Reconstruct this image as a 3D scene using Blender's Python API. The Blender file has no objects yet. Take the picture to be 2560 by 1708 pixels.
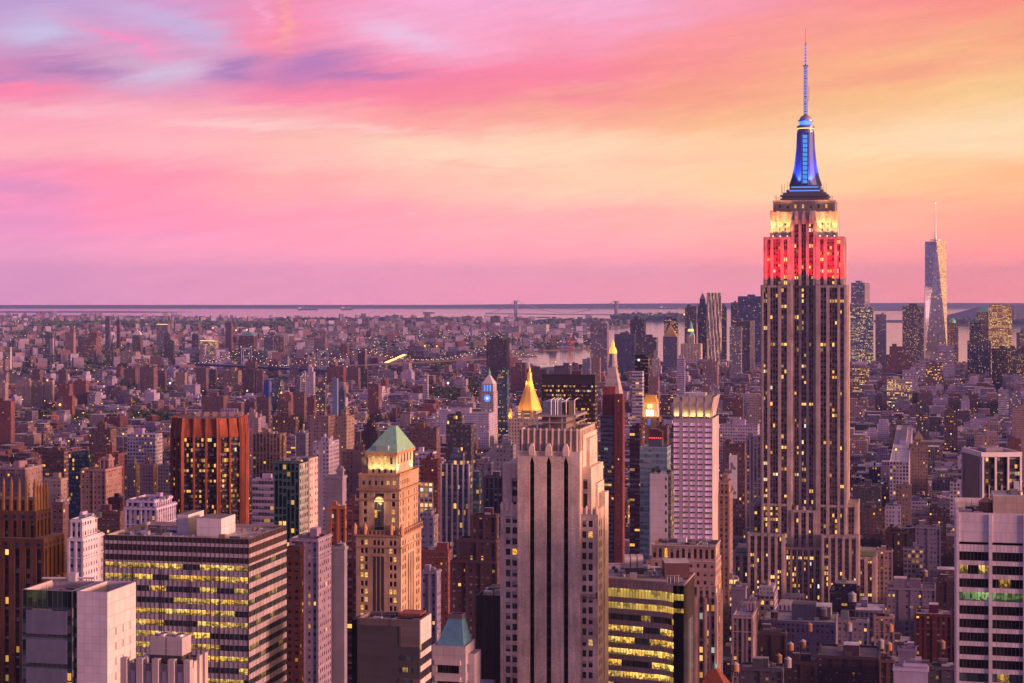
import bpy, math, random
import numpy as np
from mathutils import Vector
random.seed(7); rng = np.random.default_rng(7)
S = bpy.context.scene
COL = S.collection
# ---------------------------------------------------------------- camera, sky, sun, exposure
F, CX, EY, CAMZ = 4684.0, 1280.0, 719.0, 260.0          # photo pixels (2560 wide): focal length, axis, eye level; camera height (m)
TH = math.radians(12.46); CT, ST = math.cos(TH), math.sin(TH)   # street grid against the line of sight
cam = bpy.data.cameras.new('camera'); camo = bpy.data.objects.new('camera', cam); COL.objects.link(camo)
camo.location = (0, 0, CAMZ); camo.rotation_euler = (math.radians(90), 0, 0)
cam.sensor_width = 36; cam.lens = 36 * F / 2560; cam.shift_y = -(854 - EY) / 2560
cam.clip_start = 1; cam.clip_end = 90000
S.camera = camo
S.view_settings.view_transform = 'Standard'; S.view_settings.look = 'None'
S.view_settings.exposure = 0; S.view_settings.gamma = 1
S.cycles.max_bounces = 5; S.cycles.diffuse_bounces = 2; S.cycles.glossy_bounces = 2; S.cycles.volume_bounces = 0
S.cycles.transmission_bounces = 2; S.cycles.transparent_max_bounces = 4
S.cycles.use_denoising = True; S.cycles.denoising_prefilter = 'ACCURATE'
S.cycles.sample_clamp_indirect = 4

def lin(c):
    return tuple(((v / 255 + .055) / 1.055) ** 2.4 if v > 10 else v / 255 / 12.92 for v in c)

class NT:
    """small helper to write node trees"""
    def __init__(s, tree):
        s.t = tree; tree.nodes.clear()
    def n(s, typ, ins=None, **kw):
        nd = s.t.nodes.new(typ)
        for k, v in kw.items(): setattr(nd, k, v)
        for k, v in (ins or {}).items(): s.put(nd.inputs[k], v)
        return nd
    def put(s, sock, v):
        if isinstance(v, bpy.types.NodeSocket): s.t.links.new(v, sock)
        elif isinstance(v, (tuple, list)) and len(v) == 3 and sock.type == 'RGBA': sock.default_value = (*v, 1)
        else: sock.default_value = v
    def m(s, op, a, b=None, c=None, clamp=False):
        nd = s.n('ShaderNodeMath', operation=op, use_clamp=clamp); s.put(nd.inputs[0], a)
        if b is not None: s.put(nd.inputs[1], b)
        if c is not None: s.put(nd.inputs[2], c)
        return nd.outputs[0]
    def mix(s, f, a, b, mode='MIX'):
        nd = s.n('ShaderNodeMix', data_type='RGBA', blend_type=mode, clamp_factor=True)
        s.put(nd.inputs[0], f); s.put(nd.inputs[6], a); s.put(nd.inputs[7], b); return nd.outputs[2]
    def mr(s, v, a, b, c=0, d=1, it='LINEAR'):
        nd = s.n('ShaderNodeMapRange', interpolation_type=it); 
        for k, q in zip(('Value', 'From Min', 'From Max', 'To Min', 'To Max'), (v, a, b, c, d)): s.put(nd.inputs[k], q)
        return nd.outputs[0]
    def xyz(s, x, y, z=0):
        nd = s.n('ShaderNodeCombineXYZ'); s.put(nd.inputs[0], x); s.put(nd.inputs[1], y); s.put(nd.inputs[2], z); return nd.outputs[0]
    def sep(s, v):
        nd = s.n('ShaderNodeSeparateXYZ'); s.put(nd.inputs[0], v); return nd.outputs
    def noise(s, vec, scale=1, detail=3, rough=.5, out=0):
        nd = s.n('ShaderNodeTexNoise', {'Vector': vec, 'Scale': scale, 'Detail': detail, 'Roughness': rough}); return nd.outputs[out]
    def white(s, vec):
        return s.n('ShaderNodeTexWhiteNoise', {'Vector': vec}, noise_dimensions='3D').outputs

def make_world():
    w = bpy.data.worlds.new('World'); S.world = w; w.use_nodes = True
    t = NT(w.node_tree)
    d = t.sep(t.n('ShaderNodeTexCoord').outputs['Generated'])
    A = t.m('ARCTAN2', d[0], d[1])
    E = t.m('ARCSINE', d[2])
    X = t.m('MULTIPLY', A, 4300.0); Y = t.m('MULTIPLY', E, 4300.0)      # arc units: 4300 to the radian
    # cloud drift: shear and break up the lookup with stretched noise
    wv = t.xyz(t.m('MULTIPLY', X, 1 / 420), t.m('MULTIPLY', t.m('SUBTRACT', Y, t.m('MULTIPLY', X, .10)), 1 / 95), 3.7)
    w1 = t.sep(t.noise(wv, 1.0, 5, .55, 1))
    wv2 = t.xyz(t.m('MULTIPLY', X, 1 / 160), t.m('MULTIPLY', t.m('SUBTRACT', Y, t.m('MULTIPLY', X, .14)), 1 / 22), 9.1)
    w2 = t.sep(t.noise(wv2, 1.0, 6, .66, 1))
    wv3 = t.xyz(t.m('MULTIPLY', X, 1 / 70), t.m('MULTIPLY', t.m('SUBTRACT', Y, t.m('MULTIPLY', X, .12)), 1 / 8), 5.3)
    w3 = t.sep(t.noise(wv3, 1.0, 4, .6, 1))
    amp = t.mr(Y, 0, 240, .25, 1)
    def warp(base, k1, k2, i):
        base = t.m('MULTIPLY_ADD', t.m('SUBTRACT', w3[i], .5), k2 * .55, base)
        a = t.m('MULTIPLY', t.m('SUBTRACT', w1[i], .5), k1); b = t.m('MULTIPLY', t.m('SUBTRACT', w2[i], .5), k2)
        return t.m('MULTIPLY_ADD', t.m('ADD', a, b), amp, base)
    Xw = warp(X, 260, 130, 0); Yw = warp(Y, 110, 52, 1)
    T = t.m('MULTIPLY_ADD', t.m('ARCTANGENT', t.m('DIVIDE', Xw, 1100.0)), 1 / math.pi, .5)
    back = lin((130, 106, 156))
    def ramp(stops):
        r = t.n('ShaderNodeValToRGB'); r.color_ramp.interpolation = 'EASE'
        full = [(-11500, None), (-3400, (160, 128, 200))] + [(x - 1175, c) for x, c in stops] + [(3000, (255, 186, 120)), (8200, (255, 186, 118)), (11500, None)]
        el = r.color_ramp.elements
        while len(el) < len(full): el.new(.5)
        for e, (x, c) in zip(el, full):
            e.position = math.atan(x / 1100) / math.pi + .5
            e.color = (*(lin(c) if c else back), 1)
        t.put(r.inputs[0], T); return r.outputs[0]
    rows = [  # height above eye level (photo rows), colours left to right
        (-10, [(60, (232, 150, 180)), (600, (248, 154, 176)), (1200, (255, 154, 166)), (1700, (255, 154, 154)), (2300, (255, 144, 126))]),
        (60, [(60, (232, 150, 182)), (400, (246, 154, 178)), (900, (252, 156, 172)), (1400, (255, 160, 164)), (1900, (255, 154, 142)), (2300, (255, 148, 134))]),
        (155, [(80, (228, 140, 182)), (300, (250, 142, 172)), (700, (255, 152, 170)), (1200, (255, 166, 166)), (1600, (255, 172, 158)), (2000, (255, 170, 142)), (2300, (255, 160, 132))]),
        (240, [(60, (240, 142, 176)), (300, (255, 146, 170)), (700, (255, 168, 166)), (1000, (255, 188, 168)), (1400, (255, 202, 168)), (1750, (255, 202, 156)), (2100, (255, 194, 140)), (2300, (255, 186, 134))]),
        (320, [(60, (252, 172, 182)), (350, (255, 180, 186)), (700, (255, 190, 178)), (1000, (255, 212, 184)), (1300, (255, 212, 178)), (1700, (255, 204, 160)), (2000, (255, 214, 166)), (2300, (255, 218, 174))]),
        (385, [(60, (255, 166, 186)), (300, (255, 172, 186)), (700, (255, 176, 178)), (1000, (255, 166, 160)), (1350, (255, 176, 150)), (1700, (255, 192, 142)), (2000, (255, 202, 150)), (2300, (255, 210, 156))]),
        (435, [(60, (254, 140, 176)), (350, (240, 160, 192)), (700, (255, 140, 172)), (1000, (255, 138, 162)), (1300, (255, 150, 156)), (1600, (255, 168, 140)), (2000, (255, 196, 140)), (2300, (255, 208, 146))]),
        (490, [(60, (226, 140, 186)), (350, (216, 170, 204)), (600, (222, 134, 182)), (1000, (255, 138, 172)), (1300, (255, 138, 164)), (1600, (255, 156, 146)), (2000, (255, 184, 134)), (2300, (255, 198, 140))]),
        (565, [(60, (206, 166, 208)), (300, (222, 160, 206)), (650, (252, 150, 184)), (1000, (252, 172, 206)), (1300, (254, 158, 186)), (1600, (255, 152, 160)), (2000, (255, 166, 142)), (2300, (255, 170, 134))]),
        (640, [(60, (196, 162, 214)), (350, (214, 160, 210)), (650, (250, 150, 188)), (1000, (250, 172, 214)), (1400, (250, 174, 210)), (1700, (252, 158, 178)), (2000, (255, 150, 150)), (2300, (255, 150, 134))]),
        (1200, [(100, (112, 100, 186)), (1200, (126, 104, 184)), (2300, (156, 116, 166))]),
        (3600, [(100, (62, 66, 182)), (1200, (64, 68, 182)), (2300, (74, 72, 176))]),
        (6750, [(100, (50, 60, 176)), (2300, (50, 60, 176))])]
    col = None
    for i, (y, st) in enumerate(rows):
        c = ramp(st)
        col = c if col is None else t.mix(t.mr(Yw, rows[i - 1][0], y, 0, 1, 'SMOOTHSTEP'), col, c)
    # single clouds: centre, half sizes, tilt, colour, weight
    Xc = warp(X, 170, 110, 1); Yc = warp(Y, 64, 50, 0)
    def cloud(cx, cy, sx, sy, rot, c, k, col):
        x = t.m('SUBTRACT', Xc, cx - 1175.0); y = t.m('SUBTRACT', Yc, 660.0 - cy)
        cr, sr = math.cos(math.radians(rot)), math.sin(math.radians(rot))
        a = t.m('MULTIPLY_ADD', x, cr / sx, t.m('MULTIPLY', y, sr / sx)); b = t.m('MULTIPLY_ADD', x, -sr / sy, t.m('MULTIPLY', y, cr / sy))
        r2 = t.m('MULTIPLY_ADD', a, a, t.m('MULTIPLY', b, b))
        return t.mix(t.m('MULTIPLY', t.m('EXPONENT', t.m('MULTIPLY', r2, -.9)), k), col, lin(c))
    for args in [(110, 95, 95, 34, 12, (203, 198, 234), .85), (420, 75, 150, 28, -20, (200, 184, 226), .8), (300, 108, 110, 13, -20, (255, 150, 200), .8),
                 (200, 172, 120, 26, -8, (176, 128, 186), .85), (370, 182, 110, 26, 8, (220, 198, 230), .85), (60, 190, 80, 12, 0, (182, 140, 196), .6),
                 (640, 95, 62, 62, 0, (255, 146, 176), .9), (655, 70, 14, 50, 5, (255, 170, 160), .7), (605, 45, 14, 34, 0, (255, 176, 216), .6),
                 (560, 168, 60, 24, 10, (170, 128, 190), .9), (740, 150, 90, 34, 10, (182, 126, 190), .85), (840, 180, 130, 13, 2, (190, 124, 184), .8),
                 (920, 82, 110, 26, -12, (240, 198, 232), .8), (60, 215, 110, 12, 4, (255, 136, 176), .7), (170, 264, 150, 12, 0, (255, 190, 204), .7),
                 (560, 290, 170, 12, 2, (255, 208, 204), .7), (850, 292, 130, 8, -3, (255, 206, 200), .6), (70, 440, 110, 18, -4, (212, 138, 182), .75),
                 (60, 520, 160, 9, 2, (222, 142, 182), .7), (300, 550, 220, 10, 2, (226, 146, 184), .5), (1330, 205, 190, 9, 8, (255, 176, 156), .5),
                 (1250, 180, 240, 22, 6, (255, 138, 164), .6), (1800, 60, 260, 26, 12, (255, 160, 150), .5), (2050, 185, 260, 18, 6, (255, 160, 140), .55),
                 (2150, 120, 240, 22, 14, (255, 190, 140), .5), (2200, 300, 260, 30, 4, (255, 226, 186), .5), (1500, 372, 240, 8, 2, (255, 186, 160), .4), (1080, 385, 130, 5, -6, (255, 176, 160), .5), (2000, 470, 260, 10, 2, (255, 168, 140), .45)]:
        col = cloud(*args, col)
    fine = t.mr(w2[2], .3, .7, .94, 1.045)
    # the rest of the vault: brightest round the sunset behind the right shoulder, paler opposite
    glow = t.m('ADD', t.mr(A, .6, 1.7, 0, .8, 'SMOOTHSTEP'), t.mr(A, -.6, -2.6, 0, .35, 'SMOOTHSTEP'))
    low = t.mr(E, .9, .1, 0, 1, 'SMOOTHSTEP')
    gain = t.m('MULTIPLY', t.m('MULTIPLY_ADD', glow, low, 1.0), fine)
    gain = t.m('MULTIPLY', gain, t.mr(E, -.005, .11, 1.42, 1.0, 'SMOOTHSTEP'))     # low sky brightened to make up for the haze box
    bg = t.n('ShaderNodeBackground', {'Color': col, 'Strength': gain})
    t.t.links.new(bg.outputs[0], t.n('ShaderNodeOutputWorld').inputs[0])
    w.cycles.sampling_method = 'MANUAL'; w.cycles.sample_map_resolution = 512
make_world()
sun = bpy.data.lights.new('sun', 'SUN'); suno = bpy.data.objects.new('sun', sun); COL.objects.link(suno)
SUN_AZ, SUN_EL = math.radians(112), math.radians(5.5)      # afterglow low on the right, a little behind the camera
sun.energy = 8.0; sun.angle = math.radians(9); sun.color = (1.0, .46, .36)
sv = Vector((math.sin(SUN_AZ) * math.cos(SUN_EL), math.cos(SUN_AZ) * math.cos(SUN_EL), math.sin(SUN_EL)))
suno.rotation_euler = sv.to_track_quat('Z', 'Y').to_euler()
# ---------------------------------------------------------------- materials
MATS = {}
def mat(name, fn=None, **kw):
    if name in MATS: return MATS[name]
    m = bpy.data.materials.new(name); m.use_nodes = True
    t = NT(m.node_tree); out = t.n('ShaderNodeOutputMaterial')
    b = t.n('ShaderNodeBsdfPrincipled'); t.t.links.new(b.outputs[0], out.inputs[0])
    b.inputs['Roughness'].default_value = .85
    fn(t, b, **kw)
    m.cycles.emission_sampling = 'NONE'
    MATS[name] = m; return m

def setp(t, b, **kw):
    for k, v in kw.items(): t.put(b.inputs[k.replace('_', ' ')], v)

def weather(t, col, amount=.35):
    """stains, patches and rain streaks that belong to the surface"""
    o = t.n('ShaderNodeTexCoord').outputs['Object']; p = t.sep(o)
    n1 = t.noise(o, .09, 4, .6); st = t.noise(t.xyz(t.m('MULTIPLY', p[0], .9), t.m('MULTIPLY', p[1], .9), t.m('MULTIPLY', p[2], .05)), 1, 3, .6)
    f = t.m('MULTIPLY', t.mr(n1, .25, .75, 1 - amount, 1 + amount * .6), t.mr(st, .25, .75, 1 - amount * .6, 1 + amount * .4))
    return t.mix(1.0, col, t.xyz(f, f, f), 'MULTIPLY')

def attr(t):
    return t.n('ShaderNodeAttribute', attribute_name='Col').outputs

def m_plain(t, b, col=(.3, .3, .3), rough=.85, metal=0, amount=.3, use_attr=False, spec=.18):
    c = attr(t)[0] if use_attr else col
    setp(t, b, Base_Color=weather(t, c, amount), Roughness=rough, Metallic=metal)
    b.inputs['Specular IOR Level'].default_value = spec

def m_emit(t, b, col=(1, .6, .2), e=2.0, base=(.1, .1, .1)):
    setp(t, b, Base_Color=base, Emission_Color=col, Emission_Strength=e)

def m_facade(t, b, ww=.45, wh=.5, span=None, p=.14, glass=None, gl=.25, e=1.15, mull=0, rowy=1.3, vcen=.52, metal=None):
    """walls with a window in every cell of the UV map (1 unit = 1 bay x 1 floor)"""
    uv = t.n('ShaderNodeUVMap', uv_map='UV').outputs[0]; u = t.sep(uv)
    fu, fv = t.m('FRACT', u[0]), t.m('FRACT', u[1]); iu, iv = t.m('FLOOR', u[0]), t.m('FLOOR', u[1])
    rnd = t.n('ShaderNodeObjectInfo').outputs['Random']
    per = t.sep(t.white(t.xyz(t.m('FLOOR', t.m('DIVIDE', u[1], 7.0)), t.m('MULTIPLY', rnd, 51.0), 4.0))[1])     # windows change a little from one stage of a front to the next
    ins_u = t.m('LESS_THAN', t.m('ABSOLUTE', t.m('SUBTRACT', fu, .5)), t.m('MULTIPLY', t.mr(per[0], 0, 1, .82, 1.15), ww / 2) if ww < .8 else ww / 2)
    ins_v = t.m('LESS_THAN', t.m('ABSOLUTE', t.m('SUBTRACT', fv, vcen)), t.m('MULTIPLY', t.mr(per[1], 0, 1, .8, 1.2), wh / 2))
    if ww < .6: ins_v = t.m('MULTIPLY', ins_v, t.m('GREATER_THAN', t.white(t.xyz(iu, t.m('MULTIPLY', rnd, 23.0), 8.0))[0], .10))    # bricked-up columns
    win = t.m('MULTIPLY', ins_u, ins_v)
    if mull:
        win = t.m('MULTIPLY', win, t.m('GREATER_THAN', t.m('FRACT', t.m('MULTIPLY', fu, mull)), .10))
    z = t.m('MULTIPLY', rnd, 97.0)
    h = t.white(t.xyz(iu, iv, z)); hc = t.sep(h[1])
    row = t.white(t.xyz(t.m('FLOOR', t.m('DIVIDE', u[0], 5.0)), iv, t.m('ADD', z, 3.3)))[0]
    prob = t.m('MULTIPLY', t.m('POWER', row, rowy), p * 2.3)
    prob = t.m('MULTIPLY', prob, t.m('MULTIPLY_ADD', rnd, 1.1, .35))
    lit = t.m('MULTIPLY', t.m('LESS_THAN', h[0], prob), win)
    a = attr(t); wall = weather(t, a[0], .28)
    gcol = glass if glass else (.036, .033, .045)
    if glass == 'attr': gcol = a[0]
    pale = t.m('MULTIPLY', t.m('GREATER_THAN', hc[1], .55), t.m('GREATER_THAN', fv, t.m('MULTIPLY_ADD', hc[2], .35, .3)))
    gc = t.mix(t.m('MULTIPLY', pale, .55), t.mix(1.0, gcol, t.xyz(*[t.mr(hc[0], 0, 1, .6, 1.4)] * 3), 'MULTIPLY'), (.34, .33, .36))
    c = wall
    belt = t.m('MULTIPLY', t.m('LESS_THAN', fv, .16), t.m('LESS_THAN', t.m('FRACT', t.m('DIVIDE', t.m('ADD', iv, .5), 5.0)), .2))
    c = t.mix(t.m('MULTIPLY', belt, .35), c, t.mix(1.0, c, (1.6, 1.55, 1.5), 'MULTIPLY'))
    if span:
        c = t.mix(ins_u, c, t.mix(1.0, c, span, 'MULTIPLY'))
    if glass == 'attr': c = t.mix(.8, c, (.045, .05, .06))
    c = t.mix(win, c, gc)
    setp(t, b, Base_Color=c, Roughness=t.mr(win, 0, 1, .85, gl)); b.inputs['Specular IOR Level'].default_value = .18
    setp(t, b, Metallic=t.m('MULTIPLY', win, metal or (.3 if glass == 'attr' else .06)))
    ecol = t.mix(hc[0], (1, .44, .07), (1, .72, .27)); ecol = t.mix(t.m('GREATER_THAN', hc[2], .94), ecol, (.8, .9, .75))
    dim = t.m('MULTIPLY_ADD', t.m('POWER', hc[1], 1.5), 1.15, .22)
    setp(t, b, Emission_Color=ecol, Emission_Strength=t.m('MULTIPLY', t.m('MULTIPLY', lit, dim), e))

def m_office(t, b, furn_k=.82, p=.6, run=4.0, e=1.25, glass=(.05, .075, .08), sky=.25, warm=((1, .50, .06), (1, .66, .16))):
    """a band of office windows seen at close range: lit rooms with ceilings and furniture, others dark"""
    uv = t.n('ShaderNodeUVMap', uv_map='UV').outputs[0]; u = t.sep(uv)
    rnd = t.n('ShaderNodeObjectInfo').outputs['Random']; z = t.m('MULTIPLY', rnd, 91.0)
    iu = t.m('FLOOR', u[0]); fv = t.m('FRACT', u[1]); fu = t.m('FRACT', u[0])
    room = t.m('FLOOR', t.m('DIVIDE', t.m('ADD', u[0], t.m('MULTIPLY', rnd, 5.0)), run)); iv = t.m('FLOOR', u[1])
    h = t.white(t.xyz(room, iv, z)); hc = t.sep(h[1])
    lit = t.m('MULTIPLY', t.m('LESS_THAN', h[0], p), t.m('GREATER_THAN', t.white(t.xyz(room, 3.0, 7.0))[0], .16 if .7 < p < .9 and furn_k > .5 else -1.0))
    n = t.noise(t.xyz(t.m('MULTIPLY', u[0], 1.15), t.m('MULTIPLY', u[1], 2.1), z), 1.0, 2, .6)
    thr = t.mr(fv, .1, .75, .40, .66)                                    # furniture fills the lower half
    furn = t.m('GREATER_THAN', n, thr)
    ceil = t.m('MULTIPLY', t.m('GREATER_THAN', fv, .80), t.m('LESS_THAN', t.m('FRACT', t.m('MULTIPLY', u[0], .73)), .62))
    pn = t.sep(t.white(t.xyz(t.m('FLOOR', u[0]), t.m('FLOOR', u[1]), t.m('ADD', z, 9.0)))[1])
    blind = t.m('MULTIPLY', t.m('GREATER_THAN', fv, t.mr(pn[0], 0, 1, .25, .95)), t.m('GREATER_THAN', pn[1], .6))
    lum = t.m('MULTIPLY_ADD', furn, -furn_k, 1.0); lum = t.m('ADD', lum, t.m('MULTIPLY', ceil, .6)); lum = t.m('MULTIPLY', lum, t.m('MULTIPLY', t.m('MULTIPLY_ADD', blind, -.55, 1.0), t.mr(pn[2], 0, 1, .65, 1.25)))
    lum = t.m('MULTIPLY', lum, t.m('MULTIPLY_ADD', hc[1], .7, .45))
    mu = t.m('LESS_THAN', fu, .12)
    keep = t.m('SUBTRACT', 1.0, mu)
    lum = t.m('MULTIPLY', t.m('MULTIPLY', lum, lit), keep)
    pane = t.sep(t.white(t.xyz(iu, iv, t.m('ADD', z, 5.0)))[1])
    gc = t.mix(1.0, glass, t.xyz(*[t.mr(pane[0], 0, 1, .6, 1.9)] * 3), 'MULTIPLY')
    gc = t.mix(mu, gc, (.12, .10, .11))
    b.inputs['Specular IOR Level'].default_value = .22
    setp(t, b, Base_Color=gc, Roughness=.12, Metallic=sky, Emission_Color=t.mix(hc[2], *warm), Emission_Strength=t.m('MULTIPLY', lum, e))

def m_window(t, b, p=.15, e=1.3):
    """one sash window; what is behind it differs from window to window"""
    rnd = t.n('ShaderNodeObjectInfo').outputs['Random']
    uv = t.sep(t.n('ShaderNodeUVMap', uv_map='UV').outputs[0]); iu, iv = t.m('FLOOR', uv[0]), t.m('FLOOR', uv[1]); fv = t.m('FRACT', uv[1])
    h = t.white(t.xyz(iu, iv, t.m('MULTIPLY', rnd, 133.0))); hc = t.sep(h[1])
    lit = t.m('LESS_THAN', h[0], p)
    shade = t.m('GREATER_THAN', fv, t.m('MULTIPLY_ADD', hc[0], .75, .28)); has = t.m('GREATER_THAN', hc[1], .35)
    sh = t.m('MULTIPLY', shade, has)
    n = t.noise(t.xyz(t.m('MULTIPLY', uv[0], 4.0), t.m('MULTIPLY', uv[1], 5.0), t.m('MULTIPLY', rnd, 50.0)), 1, 2)
    gc = t.mix(sh, t.mix(hc[2], (.018, .018, .022), (.07, .065, .075)), (.42, .40, .41))
    lum = t.m('MULTIPLY', t.mr(n, .4, .6, .35, 1.1), t.m('MULTIPLY_ADD', sh, -.35, 1.0))
    setp(t, b, Base_Color=gc, Roughness=.15, Emission_Color=t.mix(hc[2], (1, .42, .06), (1, .64, .18)), Emission_Strength=t.m('MULTIPLY', t.m('MULTIPLY', lit, lum), e))

def m_bandwall(t, b, lines=1.0):
    """spandrel panels: a joint at each cell"""
    uv = t.sep(t.n('ShaderNodeUVMap', uv_map='UV').outputs[0]); fu = t.m('FRACT', uv[0]); fv = t.m('FRACT', uv[1])
    j = t.m('LESS_THAN', fu, .09); a = attr(t)[0]
    var = t.sep(t.white(t.xyz(t.m('FLOOR', uv[0]), t.m('FLOOR', uv[1]), 2.0))[1])[0]
    c = t.mix(1.0, weather(t, a, .2), t.xyz(*[t.mr(var, 0, 1, .86, 1.1)] * 3), 'MULTIPLY')
    setp(t, b, Base_Color=t.mix(t.m('MULTIPLY', j, .75 * lines), c, (.05, .045, .05)), Roughness=.5)

def m_panelwall(t, b):
    """cladding panels with thin joints both ways"""
    uv = t.sep(t.n('ShaderNodeUVMap', uv_map='UV').outputs[0])
    fu = t.m('FRACT', uv[0]); fv = t.m('FRACT', uv[1])
    j = t.m('MAXIMUM', t.m('LESS_THAN', fu, .05), t.m('LESS_THAN', fv, .06))
    var = t.sep(t.white(t.xyz(t.m('FLOOR', uv[0]), t.m('FLOOR', uv[1]), 2.0))[1])[0]
    c = t.mix(1.0, weather(t, attr(t)[0], .14), t.xyz(*[t.mr(var, 0, 1, .93, 1.05)] * 3), 'MULTIPLY')
    setp(t, b, Base_Color=t.mix(t.m('MULTIPLY', j, .35), c, (.10, .09, .10)), Roughness=.55)

def m_brick(t, b):
    uv = t.n('ShaderNodeUVMap', uv_map='UV').outputs[0]; o = t.n('ShaderNodeTexCoord').outputs['Object']; p = t.sep(o)
    h = t.m('ADD', p[0], p[1])
    v = t.white(t.xyz(t.m('FLOOR', t.m('MULTIPLY', h, 2.0)), t.m('FLOOR', t.m('MULTIPLY', p[2], 3.0)), 1.0))
    var = t.sep(v[1])[0]
    b.inputs['Specular IOR Level'].default_value = .12
    c = t.mix(1.0, weather(t, attr(t)[0], .42), t.xyz(*[t.mr(var, 0, 1, .86, 1.12)] * 3), 'MULTIPLY')
    setp(t, b, Base_Color=c)

def m_roof(t, b):
    o = t.n('ShaderNodeTexCoord').outputs['Object']
    n1 = t.noise(o, .11, 4, .6); n2 = t.noise(o, .6, 2, .5)
    f = t.m('MULTIPLY', t.mr(n1, .3, .7, .55, 1.35), t.mr(n2, .3, .7, .8, 1.15))
    setp(t, b, Base_Color=t.mix(1.0, attr(t)[0], t.xyz(f, f, f), 'MULTIPLY'), Roughness=.9)

def m_seam(t, b, col=(.10, .30, .26)):
    """standing-seam copper"""
    uv = t.sep(t.n('ShaderNodeUVMap', uv_map='UV').outputs[0])
    j = t.m('LESS_THAN', t.m('FRACT', uv[0]), .14)
    n = t.noise(t.n('ShaderNodeTexCoord').outputs['Object'], .5, 4, .65)
    c = t.mix(t.mr(n, .3, .7), col, tuple(v * 1.5 for v in col))
    setp(t, b, Base_Color=t.mix(t.m('MULTIPLY', j, .5), c, tuple(v * .5 for v in col)), Roughness=.55, Metallic=.15)

def m_leaf(t, b):
    setp(t, b, Base_Color=attr(t)[0], Roughness=.8)

def m_ground(t, b):
    o = t.n('ShaderNodeTexCoord').outputs['Object']
    n = t.noise(o, .004, 6, .65); n2 = t.noise(o, .03, 4, .6)
    c = t.mix(t.mr(n, .35, .65), (.05, .055, .05), (.10, .095, .10)); c = t.mix(t.mr(n2, .45, .6), c, (.07, .068, .072))
    setp(t, b, Base_Color=c, Roughness=.9)

def m_water(t, b):
    o = t.n('ShaderNodeTexCoord').outputs['Object']
    n = t.noise(t.n('ShaderNodeMapping', {'Vector': o, 'Scale': (.004, .02, 1)}).outputs[0], 1, 5, .6)
    setp(t, b, Base_Color=(.02, .03, .05), Roughness=t.mr(n, .3, .7, .05, .16))
    bp = t.n('ShaderNodeBump', {'Strength': .07, 'Distance': 2.0, 'Height': n}); t.t.links.new(bp.outputs[0], b.inputs['Normal'])
    b.inputs['Specular IOR Level'].default_value = .6

STY = {  # key: (bay, floor, material)
    'P': (2.7, 3.5, dict(ww=.42, wh=.46, p=.07)),
    'Q': (2.5, 2.9, dict(ww=.38, wh=.42, p=.06)),
    'S': (2.8, 3.6, dict(ww=.52, wh=.54, span=(.36, .33, .36), p=.08)),
    'B': (3.4, 3.6, dict(ww=1.1, wh=.44, p=.09, mull=2, glass=(.05, .055, .065))),
    'W': (3.0, 3.7, dict(ww=.62, wh=.56, p=.09)),
    'G': (1.7, 3.6, dict(ww=.84, wh=.66, glass='attr', gl=.12, p=.08)),
    'K': (2.8, 3.9, dict(ww=.88, wh=.60, glass=(.02, .018, .018), gl=.15, p=.20)),
    'L': (3.0, 3.6, dict(ww=.66, wh=.58, p=.60, e=1.25)),
    'F': (2.2, 3.2, dict(ww=.55, wh=.50, p=.22)),
}
for k, (_a, _b, kw) in STY.items(): mat('facade_' + k, m_facade, **kw)
mat('blank', m_plain, use_attr=True, amount=.22)
mat('plain_trim', m_plain, use_attr=True, amount=.12, rough=.6)
mat('metal_trim', m_plain, use_attr=True, amount=.15, rough=.4, metal=.5)
mat('brickwork', m_brick); mat('roof', m_roof); mat('bandwall', m_bandwall); mat('panelwall', m_panelwall)
mat('office', m_office, p=.84, e=1.1); mat('office_dim', m_office, p=.22, e=.55, run=3.0); mat('office_bright', m_office, p=1.0, furn_k=.12, e=.85, run=3.0, warm=((1, .56, .08), (1, .66, .14)))
mat('office_dark', m_office, p=.07, e=.8, run=3.0, glass=(.012, .012, .014), sky=.05)
mat('window', m_window); mat('window_lit', m_window, p=.42); mat('window_few', m_window, p=.05)
mat('copper', m_seam); mat('copper_blue', m_seam, col=(.09, .24, .30)); mat('copper_pale', m_seam, col=(.17, .36, .26))
mat('leaf', m_leaf); mat('ground', m_ground); mat('water', m_water)
mat('black_glass', m_plain, col=(.012, .012, .015), rough=.12, amount=.1)
mat('lit_warm', m_emit, col=(1, .62, .20), e=1.6); mat('lit_orange', m_emit, col=(1, .36, .07), e=4.0); mat('lit_white', m_emit, col=(1, .86, .60), e=3.0)
mat('lit_red', m_emit, col=(1, .03, .02), e=5.0); mat('lit_blue', m_emit, col=(.04, .16, 1), e=2.2); mat('lit_cyan', m_emit, col=(.06, .30, 1), e=1.15); mat('lit_green', m_emit, col=(.55, 1, .5), e=2.0)
mat('gold', m_plain, col=(.85, .50, .12), rough=.45, metal=.3, amount=.15)
ATTR_ALPHA = 1.0

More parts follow.
